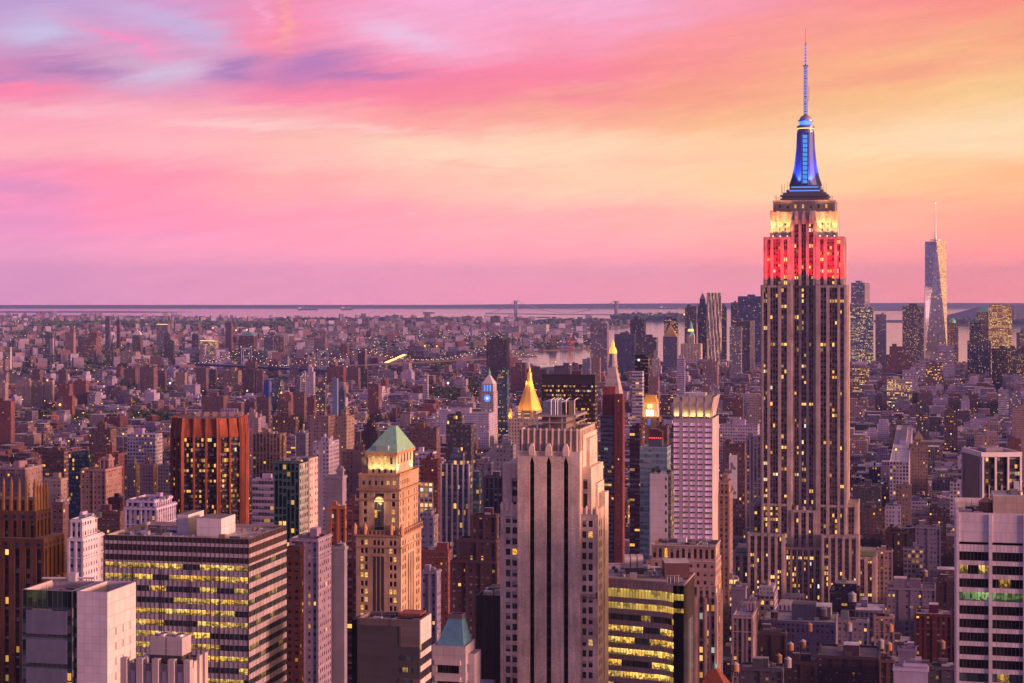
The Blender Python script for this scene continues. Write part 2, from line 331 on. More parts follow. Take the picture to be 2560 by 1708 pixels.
# ---------------------------------------------------------------- mesh building
class MB:
    def __init__(s, col=(.4, .4, .4)):
        s.v, s.f, s.m, s.uv, s.c = [], [], [], [], []; s.col = col; s.names = []
    def mi(s, name):
        if name not in s.names: s.names.append(name)
        return s.names.index(name)
    def face(s, pts, m, uv=None):
        b = len(s.v); s.v.extend(pts); n = len(pts); s.f.append(tuple(range(b, b + n))); s.m.append(s.mi(m)); s.c.append(s.col)
        s.uv.extend(uv if uv else [(p[0], p[1]) for p in pts])
    def wall(s, p0, p1, z0, z1, m, bay=3.3, fl=3.6, q0=None, q1=None):
        """upright (or, with q0 q1 for the upper edge, leaning) quad; outward on the right of p0->p1"""
        q0 = q0 or p0; q1 = q1 or p1
        L = math.dist(p0, p1); nb = max(1, round(L / bay)); nf = max(1, round(abs(z1 - z0) / fl))
        a, c = random.randint(0, 400), random.randint(0, 400)
        s.face([(p0[0], p0[1], z0), (p1[0], p1[1], z0), (q1[0], q1[1], z1), (q0[0], q0[1], z1)], m, [(a, c), (a + nb, c), (a + nb, c + nf), (a, c + nf)])
    def prism(s, poly, z0, z1, m, mr='roof', bay=3.3, fl=3.6, top=True, poly2=None, bottom=False, rc=None):
        n = len(poly); p2 = poly2 or poly
        for i in range(n):
            j = (i + 1) % n; s.wall(poly[i], poly[j], z0, z1, m, bay, fl, p2[i], p2[j])
        if top:
            k = s.col
            if rc: s.col = rc
            s.face([(x, y, z1) for x, y in p2], mr); s.col = k
        if bottom: s.face([(x, y, z0) for x, y in reversed(poly)], mr)
    def box(s, x0, x1, y0, y1, z0, z1, m='blank', mr=None, bay=3.3, fl=3.6, rc=None, bottom=True):
        s.prism([(x0, y0), (x1, y0), (x1, y1), (x0, y1)], z0, z1, m, mr or m, bay, fl, rc=rc, bottom=bottom)
    def pyr(s, poly, z0, z1, apex, m, bay=1.0):
        n = len(poly)
        for i in range(n):
            j = (i + 1) % n; L = math.dist(poly[i], poly[j])
            s.face([(*poly[i], z0), (*poly[j], z0), (*apex, z1)], m, [(0, 0), (L / bay, 0), (L / bay / 2, 5)])
    def ring(s, out, inn, z0, z1, m, mt=None):
        n = len(out)
        for i in range(n):
            j = (i + 1) % n
            s.wall(out[i], out[j], z0, z1, m); s.wall(inn[j], inn[i], z0, z1, m)
            s.face([(*out[i], z1), (*out[j], z1), (*inn[j], z1), (*inn[i], z1)], mt or m)
            s.face([(*out[j], z0), (*out[i], z0), (*inn[i], z0), (*inn[j], z0)], mt or m)
    def lathe(s, prof, cx, cy, m, n=12, rot=0):
        for (r0, z0), (r1, z1) in zip(prof, prof[1:]):
            P = lambda r: [(cx + r * math.cos(2 * math.pi * i / n + rot), cy + r * math.sin(2 * math.pi * i / n + rot)) for i in range(n)]
            a, b = P(r0), P(r1)
            for i in range(n):
                j = (i + 1) % n
                s.face([(*a[i], z0), (*a[j], z0), (*b[j], z1), (*b[i], z1)], m, [(i, z0), (i + 1, z0), (i + 1, z1), (i, z1)])
    def bar(s, a, b, r, m, n=5):
        a, b = Vector(a), Vector(b); d = (b - a).normalized(); u = d.orthogonal().normalized(); w = d.cross(u)
        A = [a + r * (math.cos(2 * math.pi * i / n) * u + math.sin(2 * math.pi * i / n) * w) for i in range(n)]; B = [p + (b - a) for p in A]
        for i in range(n):
            j = (i + 1) % n; s.face([tuple(A[i]), tuple(A[j]), tuple(B[j]), tuple(B[i])], m)
        s.face([tuple(p) for p in reversed(A)], m); s.face([tuple(p) for p in B], m)
    def mesh(s, name):
        me = bpy.data.meshes.new(name); me.from_pydata(s.v, [], s.f)
        for k in s.names: me.materials.append(MATS[k])
        me.polygons.foreach_set('material_index', s.m)
        uv = me.uv_layers.new(name='UV'); uv.data.foreach_set('uv', np.array(s.uv, dtype=np.float32).ravel())
        ca = me.color_attributes.new('Col', 'FLOAT_COLOR', 'CORNER')
        cols = np.repeat(np.array([(*c[:3], 1) for c in s.c], dtype=np.float32), [len(f) for f in s.f], axis=0)
        ca.data.foreach_set('color', cols.ravel()); me.update(); return me
    def build(s, name, parent=None, **props):
        o = bpy.data.objects.new(name, s.mesh(name)); COL.objects.link(o)
        if parent: o.parent = parent
        for k, v in props.items():
            if v is not None: o[k] = v
        return o

def rect(x0, x1, y0, y1): return [(x0, y0), (x1, y0), (x1, y1), (x0, y1)]
def ngon(cx, cy, r, n, rot=0): return [(cx + r * math.cos(2 * math.pi * i / n + rot), cy + r * math.sin(2 * math.pi * i / n + rot)) for i in range(n)]

class FF:
    """a facade on the street grid: x0..x1 are the photo columns of its north face, d the distance of its right-hand corner"""
    def __init__(s, x0, x1, d):
        Xr = (x1 - CX) / F * d; k = x0 - CX; s.d = d
        s.W = (F * Xr - k * d) / (F * CT + k * ST)
        s.O = (Xr - s.W * CT, d + s.W * ST)
    def u(s, px, yo=0):
        Ox, Oy = s.O[0] + yo * ST, s.O[1] + yo * CT
        return ((px - CX) * Oy - F * Ox) / (F * CT + (px - CX) * ST)
    def z(s, py, u=None, yo=0):
        u = s.W if u is None else u
        return CAMZ - (py - EY) / F * (s.O[1] - u * ST + yo * CT)
    def v(s, px):
        Cx, Cy = s.O[0] + s.W * CT, s.O[1] - s.W * ST
        return ((px - CX) * Cy - F * Cx) / (F * ST - (px - CX) * CT)

PLOTS, SCREEN, MARKS = [], [], []      # ground plots taken; outlines in view; places to name others by
def plot(O, W, D, x0=None, x1=None, y=None, d=None, m=6):
    gx, gy = O[0] * CT - O[1] * ST, O[0] * ST + O[1] * CT
    PLOTS.append((gx - m, gx + W + m, gy - m, gy + D + m))
    if y is not None: SCREEN.append((d, x0, x1, y))

def root(name, label, cat, O, group=None, mark=None, rot=-TH):
    e = bpy.data.objects.new(name, None); COL.objects.link(e); e.location = (O[0], O[1], 0); e.rotation_euler = (0, 0, rot)
    e.empty_display_size = 5; e['label'] = label; e['category'] = cat
    if group: e['group'] = group
    return e

def roof_part(b, x0, x1, y0, y1, z, rc, wc, h=1.0, t=.5, name='roof', parent=None):
    """deck behind a parapet"""
    m = MB(wc)
    out, inn = rect(x0, x1, y0, y1), rect(x0 + t, x1 - t, y0 + t, y1 - t)
    for i in range(4):
        j = (i + 1) % 4
        m.face([(*out[i], z), (*out[j], z), (*inn[j], z), (*inn[i], z)], 'plain_trim')
        m.wall(inn[j], inn[i], z - h, z, 'blank')
    m.col = rc; m.face([(x, y, z - h) for x, y in inn], 'roof')
    return m.build(name, parent or b)

PANES = {}
def pane_mesh(w, h, m, style):
    k = (round(w, 2), round(h, 2), m, style)
    if k not in PANES:
        q = MB((.10, .09, .09)); q.face([(-w / 2, 0, 0), (w / 2, 0, 0), (w / 2, 0, h), (-w / 2, 0, h)], m, [(0, 0), (1, 0), (1, 1), (0, 1)])
        t = .09
        if style: q.box(-w / 2, w / 2, -t, -.01, h * .5 - t / 2, h * .5 + t / 2, 'plain_trim')
        q.box(-w / 2, w / 2, -t * 2.5, -.01, -.02, t, 'plain_trim')
        PANES[k] = q.mesh('window')
    return PANES[k]

def windows(b, panes, m='window', style=1, limit=100, name='window'):
    """panes: (x, y, z, angle, w, h): the first ones become parts of their own, the rest one mesh"""
    for x, y, z, a, w, h in panes[:limit]:
        o = bpy.data.objects.new(name, pane_mesh(w, h, m, style)); COL.objects.link(o); o.parent = b; o.location = (x, y, z); o.rotation_euler = (0, 0, a)
    if len(panes) > limit:
        q = MB((.1, .09, .09))
        for x, y, z, a, w, h in panes[limit:]:
            c, s_ = math.cos(a) * w / 2, math.sin(a) * w / 2; u, v = random.randint(0, 300), random.randint(0, 300)
            q.face([(x - c, y - s_, z), (x + c, y + s_, z), (x + c, y + s_, z + h), (x - c, y - s_, z + h)], m, [(u, v), (u + 1, v), (u + 1, v + 1), (u, v + 1)])
        q.build(name, b, kind='stuff')

def holes(mb, p0, p1, us, zs, m, depth=.35, skip=None, jamb=None):
    """a wall from p0 to p1 pierced by windows: us, zs list the openings' edges (start, end, start, end ...) between the wall's own ends"""
    L = math.dist(p0, p1); dx, dy = (p1[0] - p0[0]) / L, (p1[1] - p0[1]) / L; nx, ny = -dy * depth, dx * depth
    U = [0] + us + [L]; pt = lambda u: (p0[0] + dx * u, p0[1] + dy * u); out = []
    inn = lambda q: (q[0] + nx, q[1] + ny)
    for j in range(len(zs) - 1):
        if j % 2 == 0: mb.wall(p0, p1, zs[j], zs[j + 1], m); continue
        for i in range(len(U) - 1):
            a, b_ = pt(U[i]), pt(U[i + 1])
            if U[i + 1] - U[i] < 1e-4: continue
            if i % 2 == 0 or (skip and skip(i // 2, j // 2)): mb.wall(a, b_, zs[j], zs[j + 1], m); continue
            c, d_ = inn(a), inn(b_); z0, z1 = zs[j], zs[j + 1]; mm = jamb or m
            mb.wall(a, c, z0, z1, mm); mb.wall(d_, b_, z0, z1, mm)
            mb.face([(*a, z0), (*b_, z0), (*d_, z0), (*c, z0)], mm); mb.face([(*c, z1), (*d_, z1), (*b_, z1), (*a, z1)], mm)
            out.append(((c[0] + d_[0]) / 2, (c[1] + d_[1]) / 2, z0, math.atan2(dy, dx), U[i + 1] - U[i], z1 - z0))
    return out

def lamp(kind, loc, energy, color, b=None, rot=None, size=None, spot=None, name='floodlight'):
    l = bpy.data.lights.new(name, kind); o = bpy.data.objects.new(name, l); COL.objects.link(o)
    l.energy = energy; l.color = color; o.location = loc
    if b: o.parent = b
    if rot: o.rotation_euler = rot
    if kind == 'AREA': l.shape = 'RECTANGLE'; l.size, l.size_y = size
    elif kind == 'SPOT': l.spot_size = spot; l.spot_blend = .6; l.shadow_soft_size = size or .5
    else: l.shadow_soft_size = size or .5
    return o
# ---------------------------------------------------------------- setting: water, land, hills, streets, trees
def G(px, py):
    d = F * CAMZ / (py - EY); return ((px - CX) / F * d, d)
def Pw(px, py, d): return ((px - CX) / F * d, d, CAMZ - (py - EY) / F * d)
def proj(X, Y, z): return CX + F * X / Y, EY + F * (CAMZ - z) / Y

def sheet(name, poly, z, m, skirt=0):
    q = MB((.1, .1, .1)); q.face([(x, y, z) for x, y in poly], m)
    if skirt:
        for i in range(len(poly)):
            a, c = poly[i], poly[(i + 1) % len(poly)]; q.face([(*c, z), (*a, z), (*a, z - skirt), (*c, z - skirt)], m)
    return q.build(name, kind='structure')
def area2(p): return sum(a[0] * b[1] - b[0] * a[1] for a, b in zip(p, p[1:] + p[:1]))
def ccw(p): return p if area2(p) > 0 else p[::-1]

sheet('water', [(-40000, -6000), (40000, -6000), (40000, 24600), (-40000, 24600)], -3, 'water')
LAND = [(-9000, -4000), (1700, -4000), (1700, 3400)] + [G(*p) for p in [(2720, 970), (2480, 930), (2430, 915), (2400, 905), (2250, 903), (1900, 906), (1500, 910), (1420, 914), (1290, 924), (1258, 930), (1258, 905),
    (1285, 880), (1400, 874), (1478, 869), (1484, 847), (1300, 847), (1240, 842), (1300, 837), (1380, 832), (1480, 825), (1560, 819), (1578, 812), (1480, 801), (1330, 803), (1250, 800), (1150, 795), (900, 798), (600, 798), (450, 793), (0, 790), (-520, 789)]] + [(-9000, 17400)]
LAND = ccw(LAND)
sheet('ground', LAND, 0, 'ground', 3)
def inland(X, Y):
    c = False; n = len(LAND)
    for i in range(n):
        (x0, y0), (x1, y1) = LAND[i], LAND[(i + 1) % n]
        if (y0 > Y) != (y1 > Y) and X < (x1 - x0) * (Y - y0) / (y1 - y0) + x0: c = not c
    return c
for nm, pp in (('sandbar', [(-300, 781), (420, 781), (480, 779.5), (300, 778), (-300, 778)]), ('island', [(1545, 801), (1760, 802), (1760, 796), (1650, 793), (1560, 796)]),
               ('island', [(2070, 776), (2290, 777), (2290, 770), (2070, 770)]), ('island', [(2170, 805), (2262, 806), (2262, 800), (2180, 800)]), ('island', [(1338, 794.5), (1378, 794.5), (1370, 792), (1345, 792)]),
               ('shore', [(2340, 812), (2900, 815), (2900, 790), (2345, 795)])):
    sheet(nm, ccw([G(*p) for p in pp]), -1, 'ground', 2)

def ridge(name, prof, d0, d1, d2, base=-2.5):
    """wooded hills: prof lists (column, row of the skyline)"""
    q = MB((.10, .10, .13)); rows = [(d0, 0), (d0 + (d1 - d0) * .4, .62), (d1, 1), (d2, .1)]
    xs = np.linspace(prof[0][0], prof[-1][0], 140); ys = np.interp(xs, [p[0] for p in prof], [p[1] for p in prof])
    nz = np.convolve(rng.normal(0, 1, 160), np.ones(7) / 7, 'same')[:140]
    pts = []
    for d, k in rows:
        pts.append([((x - CX) / F * d, d, base + (CAMZ - (y - .7 * n - EY) / F * d1 - base) * k * (1 + .10 * n * (k < 1))) for x, y, n in zip(xs, ys, nz)])
    for r in range(3):
        for i in range(139): q.face([pts[r][i], pts[r][i + 1], pts[r + 1][i + 1], pts[r + 1][i]], 'leaf')
    o = q.build(name, kind='structure')
ridge('hills', [(-700, 765), (0, 764.5), (300, 763.5), (700, 764), (1000, 763), (1300, 760.5), (1600, 759), (1900, 757.5), (2300, 757.5), (2560, 758), (3300, 760)], 23400, 24600, 28000)
ridge('hills', [(2335, 808), (2366, 788), (2400, 780), (2440, 769), (2500, 764.5), (2560, 764), (2700, 762), (3000, 770)], 13300, 14300, 16500)

def foliage(name, cen, rad, hgt, n, leaf, label=None, cat=None, kind='stuff', group=None, col=(.045, .075, .03), crown=.35):
    """leaf clusters spread through each crown's volume"""
    cen = np.array(cen, dtype=float).reshape(-1, 3); k = len(cen); N = k * n
    rad = np.repeat(np.broadcast_to(rad, k), n); hgt = np.repeat(np.broadcast_to(hgt, k), n); C = np.repeat(cen, n, axis=0)
    dirs = rng.normal(size=(N, 3)); dirs /= np.linalg.norm(dirs, axis=1)[:, None]
    rr = rng.random(N) ** .45 * (.8 + .45 * rng.random(N))
    P = C + dirs * rr[:, None] * np.stack([rad, rad, hgt * .5], 1); P[:, 2] += hgt * (.5 + crown * .2)
    a = rng.normal(size=(N, 3)); a /= np.linalg.norm(a, axis=1)[:, None]; b = np.cross(a, rng.normal(size=(N, 3))); b /= np.linalg.norm(b, axis=1)[:, None]
    L = (leaf * (.6 + .8 * rng.random(N)))[:, None]
    V = np.stack([P - a * L - b * L * .7, P + a * L - b * L * .7, P + a * L + b * L * .7, P - a * L + b * L * .7], 1).reshape(-1, 3)
    me = bpy.data.meshes.new(name); me.vertices.add(4 * N); me.vertices.foreach_set('co', V.ravel().astype(np.float32))
    me.loops.add(4 * N); me.loops.foreach_set('vertex_index', np.arange(4 * N, dtype=np.int32)); me.polygons.add(N)
    me.polygons.foreach_set('loop_start', np.arange(0, 4 * N, 4, dtype=np.int32)); me.polygons.foreach_set('loop_total', np.full(N, 4, dtype=np.int32))
    me.materials.append(MATS['leaf']); me.update(calc_edges=True)
    tone = np.repeat(.6 + .9 * rng.random(k), n) * (.75 + .5 * rng.random(N)); c = np.array(col)[None] * tone[:, None]; c[:, 0] *= 1 + .3 * np.repeat(rng.random(k), n)
    ca = me.color_attributes.new('Col', 'FLOAT_COLOR', 'CORNER'); ca.data.foreach_set('color', np.repeat(np.concatenate([c, np.ones((N, 1))], 1), 4, axis=0).ravel().astype(np.float32))
    o = bpy.data.objects.new(name, me); COL.objects.link(o)
    for kk, v in (('label', label), ('category', cat), ('kind', kind), ('group', group)):
        if v: o[kk] = v
    return o

PARKS = []          # (columns, rows) of ground under trees, kept free of houses
def park(px0, px1, py0, py1, step, r, h, n, leaf, fill=1.0, name='park_trees'):
    """woods or park trees on the ground between two photo rows"""
    (xa, d1), (xb, _) = G(px0, py0), G(px1, py0); _, d0 = G(px0, py1); c = []
    d = d0
    while d < d1:
        k = (px0 - CX) / F * d; e = (px1 - CX) / F * d; x = k
        while x < e:
            if rng.random() < fill: c.append((x + rng.normal(0, step * .3), d + rng.normal(0, step * .3), 0))
            x += step
        d += step
    PARKS.append((px0, px1, d0, d1))
    c = np.array(c); rad = r * (.7 + .6 * rng.random(len(c))); foliage(name, c, rad, h * (.75 + .5 * rng.random(len(c))), n, leaf)
park(40, 430, 1046, 1072, 13, 7, 16, 26, 2.2)                 # wooded square in the flat blocks
park(1075, 1190, 985, 1012, 14, 8, 17, 24, 2.4)
park(1130, 1200, 962, 980, 15, 8, 17, 20, 2.6)
park(40, 215, 1000, 1022, 15, 7, 15, 22, 2.3)
park(305, 345, 965, 990, 15, 7, 15, 20, 2.4)
park(395, 470, 985, 1003, 15, 7, 15, 20, 2.4, .7)
park(500, 600, 978, 992, 16, 8, 15, 18, 2.5, .6)
park(2452, 2530, 1030, 1060, 13, 8, 16, 26, 2.2)
park(2190, 2240, 1048, 1072, 13, 7, 16, 26, 2.0)
park(985, 1140, 912, 935, 18, 9, 15, 16, 3.2, .7)
park(1855, 1882, 1268, 1420, 11, 6, 14, 60, 1.2)              # square beside the great tower
park(100, 730, 812, 823, 55, 34, 20, 10, 13, .85, 'woodland')   # wooded hill beyond the far towers
park(-100, 110, 822, 826, 60, 30, 16, 8, 12, .6, 'woodland')
park(700, 1150, 801, 806, 70, 36, 18, 7, 14, .5, 'woodland')
park(1372, 1555, 806, 817, 55, 34, 20, 10, 13, .9, 'woodland')
park(1548, 1758, 796, 801, 80, 50, 34, 9, 18, 1, 'woodland')
park(2342, 2900, 800, 811, 70, 42, 24, 8, 15, .9, 'woodland')
park(1230, 1470, 842, 846, 40, 18, 14, 6, 7, .5, 'woodland')

# streets: dark asphalt with kerbs and lane lines on the long avenues that the camera looks down
mat('asphalt', m_plain, col=(.045, .045, .05), amount=.25); mat('road_paint', m_plain, col=(.6, .6, .58), amount=.2); mat('paving', m_plain, col=(.16, .15, .15), amount=.3)
def grid_to_world(gx, gy): return (gx * CT + gy * ST, -gx * ST + gy * CT)
AVENUES = [-1500, -1250, -1000, -760, -520, -290, 165, 395, 640, 880, 1130]
for gx in AVENUES:
    q = MB(); q.face([(*grid_to_world(x, y), .02) for x, y in rect(gx - 13, gx + 13, 600, 5400)], 'asphalt'); q.build('avenue', kind='structure')
    for s_ in (-1, 1):
        q = MB(); e = sorted((gx + s_ * 13, gx + s_ * 17)); q.prism([grid_to_world(x, y) for x, y in rect(e[0], e[1], 600, 5400)], 0, .14, 'paving', 'paving'); q.build('sidewalk', kind='structure')
    q = MB()
    for y in np.arange(700, 2600, 14):
        for k in (-6.5, 0, 6.5): q.face([(*grid_to_world(x, yy), .03) for x, yy in rect(gx + k - .12, gx + k + .12, y, y + 5)], 'road_paint')
    q.build('lane_markings', kind='structure')
# ---------------------------------------------------------------- buildings listed one by one
C_ = dict(lim=(.46, .38, .33), bei=(.48, .36, .27), tan=(.38, .27, .19), red=(.27, .10, .08), brn=(.20, .125, .105), dbr=(.105, .07, .065), org=(.44, .16, .07), wht=(.66, .62, .62), gry=(.30, .29, .32),
          dgr=(.12, .115, .125), blu=(.10, .18, .30), sky=(.22, .34, .46), tea=(.07, .17, .18), blk=(.022, .022, .026), pnk=(.50, .33, .30), cre=(.58, .50, .42), lil=(.37, .345, .36), rbr=(.24, .10, .085), gold=(.55, .38, .12))
ROOFC = [(.12, .115, .14), (.25, .245, .29), (.42, .41, .49), (.56, .55, .63), (.16, .14, .15), (.31, .30, .36)]
def sized(x0, xt, d, dr=.6):
    """front width when x0..xt is the whole outline, the side's depth being dr of the front"""
    lo, hi = x0 + .5, xt
    for _ in range(30):
        mid = (lo + hi) / 2; f = FF(x0, mid, d); D = f.W * dr
        X, Y = f.O[0] + f.W * CT + D * ST, f.O[1] - f.W * ST + D * CT
        if CX + F * X / Y > xt: hi = mid
        else: lo = mid
    return FF(x0, lo, d)
def tank(O, z, r=1.9, h=3.6, leg=2.6, label='', wood=(.24, .13, .09), rc=None):
    e = root('water_tank', label, 'water tank', O, 'rooftop water tanks'); e.location.z = z
    q = MB(wood); q.lathe([(r, leg), (r * .97, leg + h)], 0, 0, 'brickwork', 14); q.face([(*p, leg) for p in ngon(0, 0, r, 14)][::-1], 'brickwork'); q.build('barrel', e)
    q = MB(rc or wood); q.lathe([(r * 1.12, leg + h), (.05, leg + h + r * .75)], 0, 0, 'plain_trim', 14); q.face([(*p, leg + h) for p in ngon(0, 0, r * 1.12, 14)][::-1], 'plain_trim'); q.build('cone_roof', e)
    for x, y in ((-1, -1), (1, -1), (1, 1), (-1, 1)):
        q = MB((.05, .04, .04)); q.box(x * r * .62 - .12, x * r * .62 + .12, y * r * .62 - .12, y * r * .62 + .12, 0, leg); q.build('leg', e)
    q = MB((.05, .04, .04)); q.box(-r * .85, r * .85, -r * .85, r * .85, leg - .18, leg - .01); q.build('platform', e)
    return e
def bulk(b, W, D, z, col, n=1, big=1.0):
    for _ in range(n):
        w, dd, h = random.uniform(.16, .36) * W * big, random.uniform(.2, .42) * D * big, random.uniform(2.6, 5.5)
        x, y = random.uniform(1, max(1.1, W - w - 1)), random.uniform(D * .15, max(D * .16, D - dd - 1))
        q = MB(tuple(v * random.uniform(.8, 1.15) for v in col)); rc = random.choice(ROOFC)
        q.box(x, x + w, y, y + dd, z - 1, z + h, 'blank', 'roof', rc=rc, bottom=False); q.build('bulkhead', b)
def units(b, W, D, z, n):
    for _ in range(n):
        x, y, s_ = random.uniform(1, W - 2.5), random.uniform(1, D - 2.5), random.uniform(.9, 2.2)
        q = MB(random.choice([(.5, .49, .5), (.3, .3, .32), (.12, .12, .13)])); q.box(x, x + s_ * 1.4, y, y + s_, z - 1, z - 1 + s_ * .9, 'metal_trim', bottom=False); q.build('roof_unit', b)
def clutter(b, x0, x1, y0, y1, z, n):
    """ducts, fans and boxes on a roof"""
    for k in range(n):
        x, y, r = random.uniform(x0, x1), random.uniform(y0, y1), random.random(); c = random.choice([(.45, .43, .46), (.26, .25, .27), (.10, .10, .11), (.34, .24, .2)])
        q = MB(c)
        if r < .35:
            s_ = random.uniform(.7, 1.9); q.box(x, x + s_ * 1.5, y, y + s_, z, z + s_ * random.uniform(.6, 1.3), 'metal_trim', bottom=False); q.build('roof_unit', b)
        elif r < .6:
            s_ = random.uniform(.4, .9); q.lathe([(s_, z), (s_, z + s_), (s_ * 1.15, z + s_ * 1.1), (s_ * .3, z + s_ * 1.5), (0, z + s_ * 1.5)], x, y, 'metal_trim', 10); q.build('vent_fan', b)
        elif r < .85:
            L = random.uniform(3, 9); h = random.uniform(.3, .8); e = (min(x + L, x1 + 1), y, z + h) if random.random() < .6 else (x, min(y + L, y1 + .5), z + h); q.bar((x, y, z + h), e, .25, 'metal_trim', 6); q.bar((x, y, z), (x, y, z + h), .22, 'metal_trim', 6); q.build('duct_pipe', b)
        else:
            q.bar((x, y, z), (x, y, z + random.uniform(1.5, 4)), .07, 'metal_trim', 5); q.build('roof_mast', b)
def T(name, label, cat, x0, x1, y, d, col, sty, x2=None, tiers=(), roof='flat', D=None, dr=.6, group=None, nb=1, mark=None, yb=None, rcol=None, corner=None):
    """x0 x1: north face (or, without x2, the whole outline); y: top row; tiers: (left inset, right inset, row) above"""
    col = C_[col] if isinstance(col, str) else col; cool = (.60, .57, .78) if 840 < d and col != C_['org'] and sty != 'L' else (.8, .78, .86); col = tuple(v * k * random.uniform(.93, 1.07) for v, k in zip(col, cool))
    ff = FF(x0, x1, d) if x2 else sized(x0, x1, d, dr)
    W = ff.W; D = D or (max(4, ff.v(x2)) if x2 else max(8, W * dr))
    bay, fl, _ = STY.get(sty, (3.4, 3.6, 0)); m = 'facade_' + sty if sty in STY else {'X': 'blank', 'C': 'panelwall'}[sty]
    b = root(name, label, cat, ff.O, group); plot(ff.O, W, D, x0, x2 or x1, y, d)
    z0 = 0; rects = [(0, W, 0, D, ff.z(y))] + [(W * a, W * (1 - c), D * .5 * (a + c), D * (1 - .5 * (a + c)), ff.z(yy, yo=D * .5 * (a + c))) for a, c, yy in tiers]
    for i, (a, c, e, g, z1) in enumerate(rects):
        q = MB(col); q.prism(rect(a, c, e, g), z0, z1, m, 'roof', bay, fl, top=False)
        q.build('wall' if i == 0 else 'setback', b)
        if d < 1500 and sty in 'PQSWX':
            q = MB(tuple(min(.8, v * 1.18) for v in col)); q.ring(rect(a - .45, c + .45, e - .45, g + .45), rect(a, c, e, g), z1 - 1.5, z1 - .5, 'plain_trim'); q.build('cornice', b)
            q = MB(tuple(min(.8, v * 1.1) for v in col)); q.ring(rect(a - .2, c + .2, e - .2, g + .2), rect(a, c, e, g), z1 - 9, z1 - 8.4, 'plain_trim'); q.build('belt_course', b)
            if sty in 'SP':
                n_ = max(2, int((c - a) / 7))
                for k in range(n_ + 1): x = a + (c - a) * k / n_; q = MB(col); q.box(x - .5, x + .5, e - .3, e, z0, z1 - 1.5, 'blank'); q.build('pilaster', b)
        if i < len(rects) - 1 or roof == 'flat': rp = roof_part(b, a, c, e, g, z1, rcol or random.choice(ROOFC), tuple(min(.8, v * 1.1) for v in col), 1.0, .45)
        z0 = z1 - 1
        W_, D_, zt = c - a, g - e, z1
    a, c, e, g, zt = rects[-1]
    if roof == 'flat' and nb:
        o = MB(); n0 = len(b.children)
        for k in range(nb):
            w, dd, h = random.uniform(.2, .4) * W_, random.uniform(.25, .45) * D_, random.uniform(.08, .16) * min(W_, 40) + 1.5
            x, yv = a + random.uniform(.08, .55) * W_, e + random.uniform(.15, .45) * D_
            q = MB(tuple(v * random.uniform(.75, 1.15) for v in col)); q.box(x, x + w, yv, yv + dd, zt - 1, zt + h, 'blank', 'roof', rc=random.choice(ROOFC), bottom=False); q.build('bulkhead', rp)
        if d < 1800:
            for k in range(4):
                x, yv, s_ = a + random.uniform(.05, .85) * W_, e + random.uniform(.05, .85) * D_, random.uniform(1, 2.4)
                q = MB(random.choice([(.5, .49, .5), (.3, .3, .32), (.12, .12, .13)])); q.box(x, x + s_ * 1.4, yv, yv + s_, zt - 1, zt - 1 + s_, 'metal_trim', bottom=False); q.build('roof_unit', rp)
    if roof not in ('flat', 'none'):
        kind, h, mm, rc = roof; q = MB(rc); P = rect(a, c, e, g)
        if kind == 'pyr': q.pyr(P, zt, zt + h, ((a + c) / 2, (e + g) / 2), mm); q.build('roof', b)
        elif kind == 'trap':
            k = .28; q.prism(P, zt, zt + h, mm, mm, 1.2, 3, poly2=rect(a + k * W_, c - k * W_, e + k * D_, g - k * D_)); q.build('roof', b)
        elif kind == 'dome':
            q.lathe([(min(W_, D_) * .5 * math.cos(t * math.pi / 12), zt + h * math.sin(t * math.pi / 12)) for t in range(7)], (a + c) / 2, (e + g) / 2, mm, 20)
            q.build('dome', b); roof_part(b, a, c, e, g, zt, ROOFC[1], col)
        elif kind == 'slant':
            q.face([(a, e, zt), (c, e, zt - h), (c, g, zt - h), (a, g, zt)], 'roof'); q.build('roof', b)
        elif kind == 'lit':
            roof_part(b, a, c, e, g, zt, ROOFC[1], col); q.box(a + .4, c - .4, e - .35, e - .05, zt - 3.0, zt - .3, mm); q.build('light_strip', b)
    if mark: MARKS.append(((x0 + (x2 or x1)) / 2, y + 25 if d < 3000 else y + 12, mark, d))
    return b, ff, W, D
# name, label, category, x0, x1, row of the roof, distance, colour, facade ...
AT, OT, LB = 'apartment tower', 'office tower', 'building'
def H(label, x0, x1, y, d, col, sty='Q', **k): T('housing_block', label, 'housing block', x0, x1, y, d, col, sty, group='brick housing blocks by the river', **k)
# far shore towers
Bk = dict(group='towers across the river')
T('slim_tower', 'slimmest pale tower across the river, red lit cap', AT, 263, 277, 792, 7000, 'gry', 'S', mark='the red-capped tower', **Bk)
T('slim_tower', 'narrow brown-grey tower with warm lit top just right of the red-capped tower', AT, 291.5, 301, 799, 7000, 'brn', 'S', **Bk)
T('office_tower', 'broad tower across the river with a yellow lit roof line and lit corner', OT, 391.5, 426, 810, 7000, 'gry', 'F', roof=('lit', 0, 'lit_warm', (.3, .3, .3)), mark='the yellow-topped tower', **Bk)
T('apartment_tower', 'brown tower in front of the yellow-topped tower', AT, 410.5, 428, 834, 6700, 'brn', 'Q', **Bk)
T('apartment_tower', 'dark stub tower lower right of the yellow-topped tower', AT, 420, 437, 853, 6500, 'dbr', 'Q', **Bk)
T('courthouse_block', 'cream block glowing with lit floors and bright roof edge, beside the blue suspension bridge', OT, 499.5, 546, 851, 6600, 'cre', 'L', roof=('lit', 0, 'lit_warm', (.5, .5, .5)), mark='the glowing cream block', **Bk)
T('apartment_tower', 'white and maroon striped slab before the glowing cream block', AT, 499.5, 515, 862, 6200, 'wht', 'S', **Bk)
T('office_tower', 'tall brown tower right of the glowing cream block', OT, 563.5, 582, 807, 7200, 'brn', 'P', **Bk)
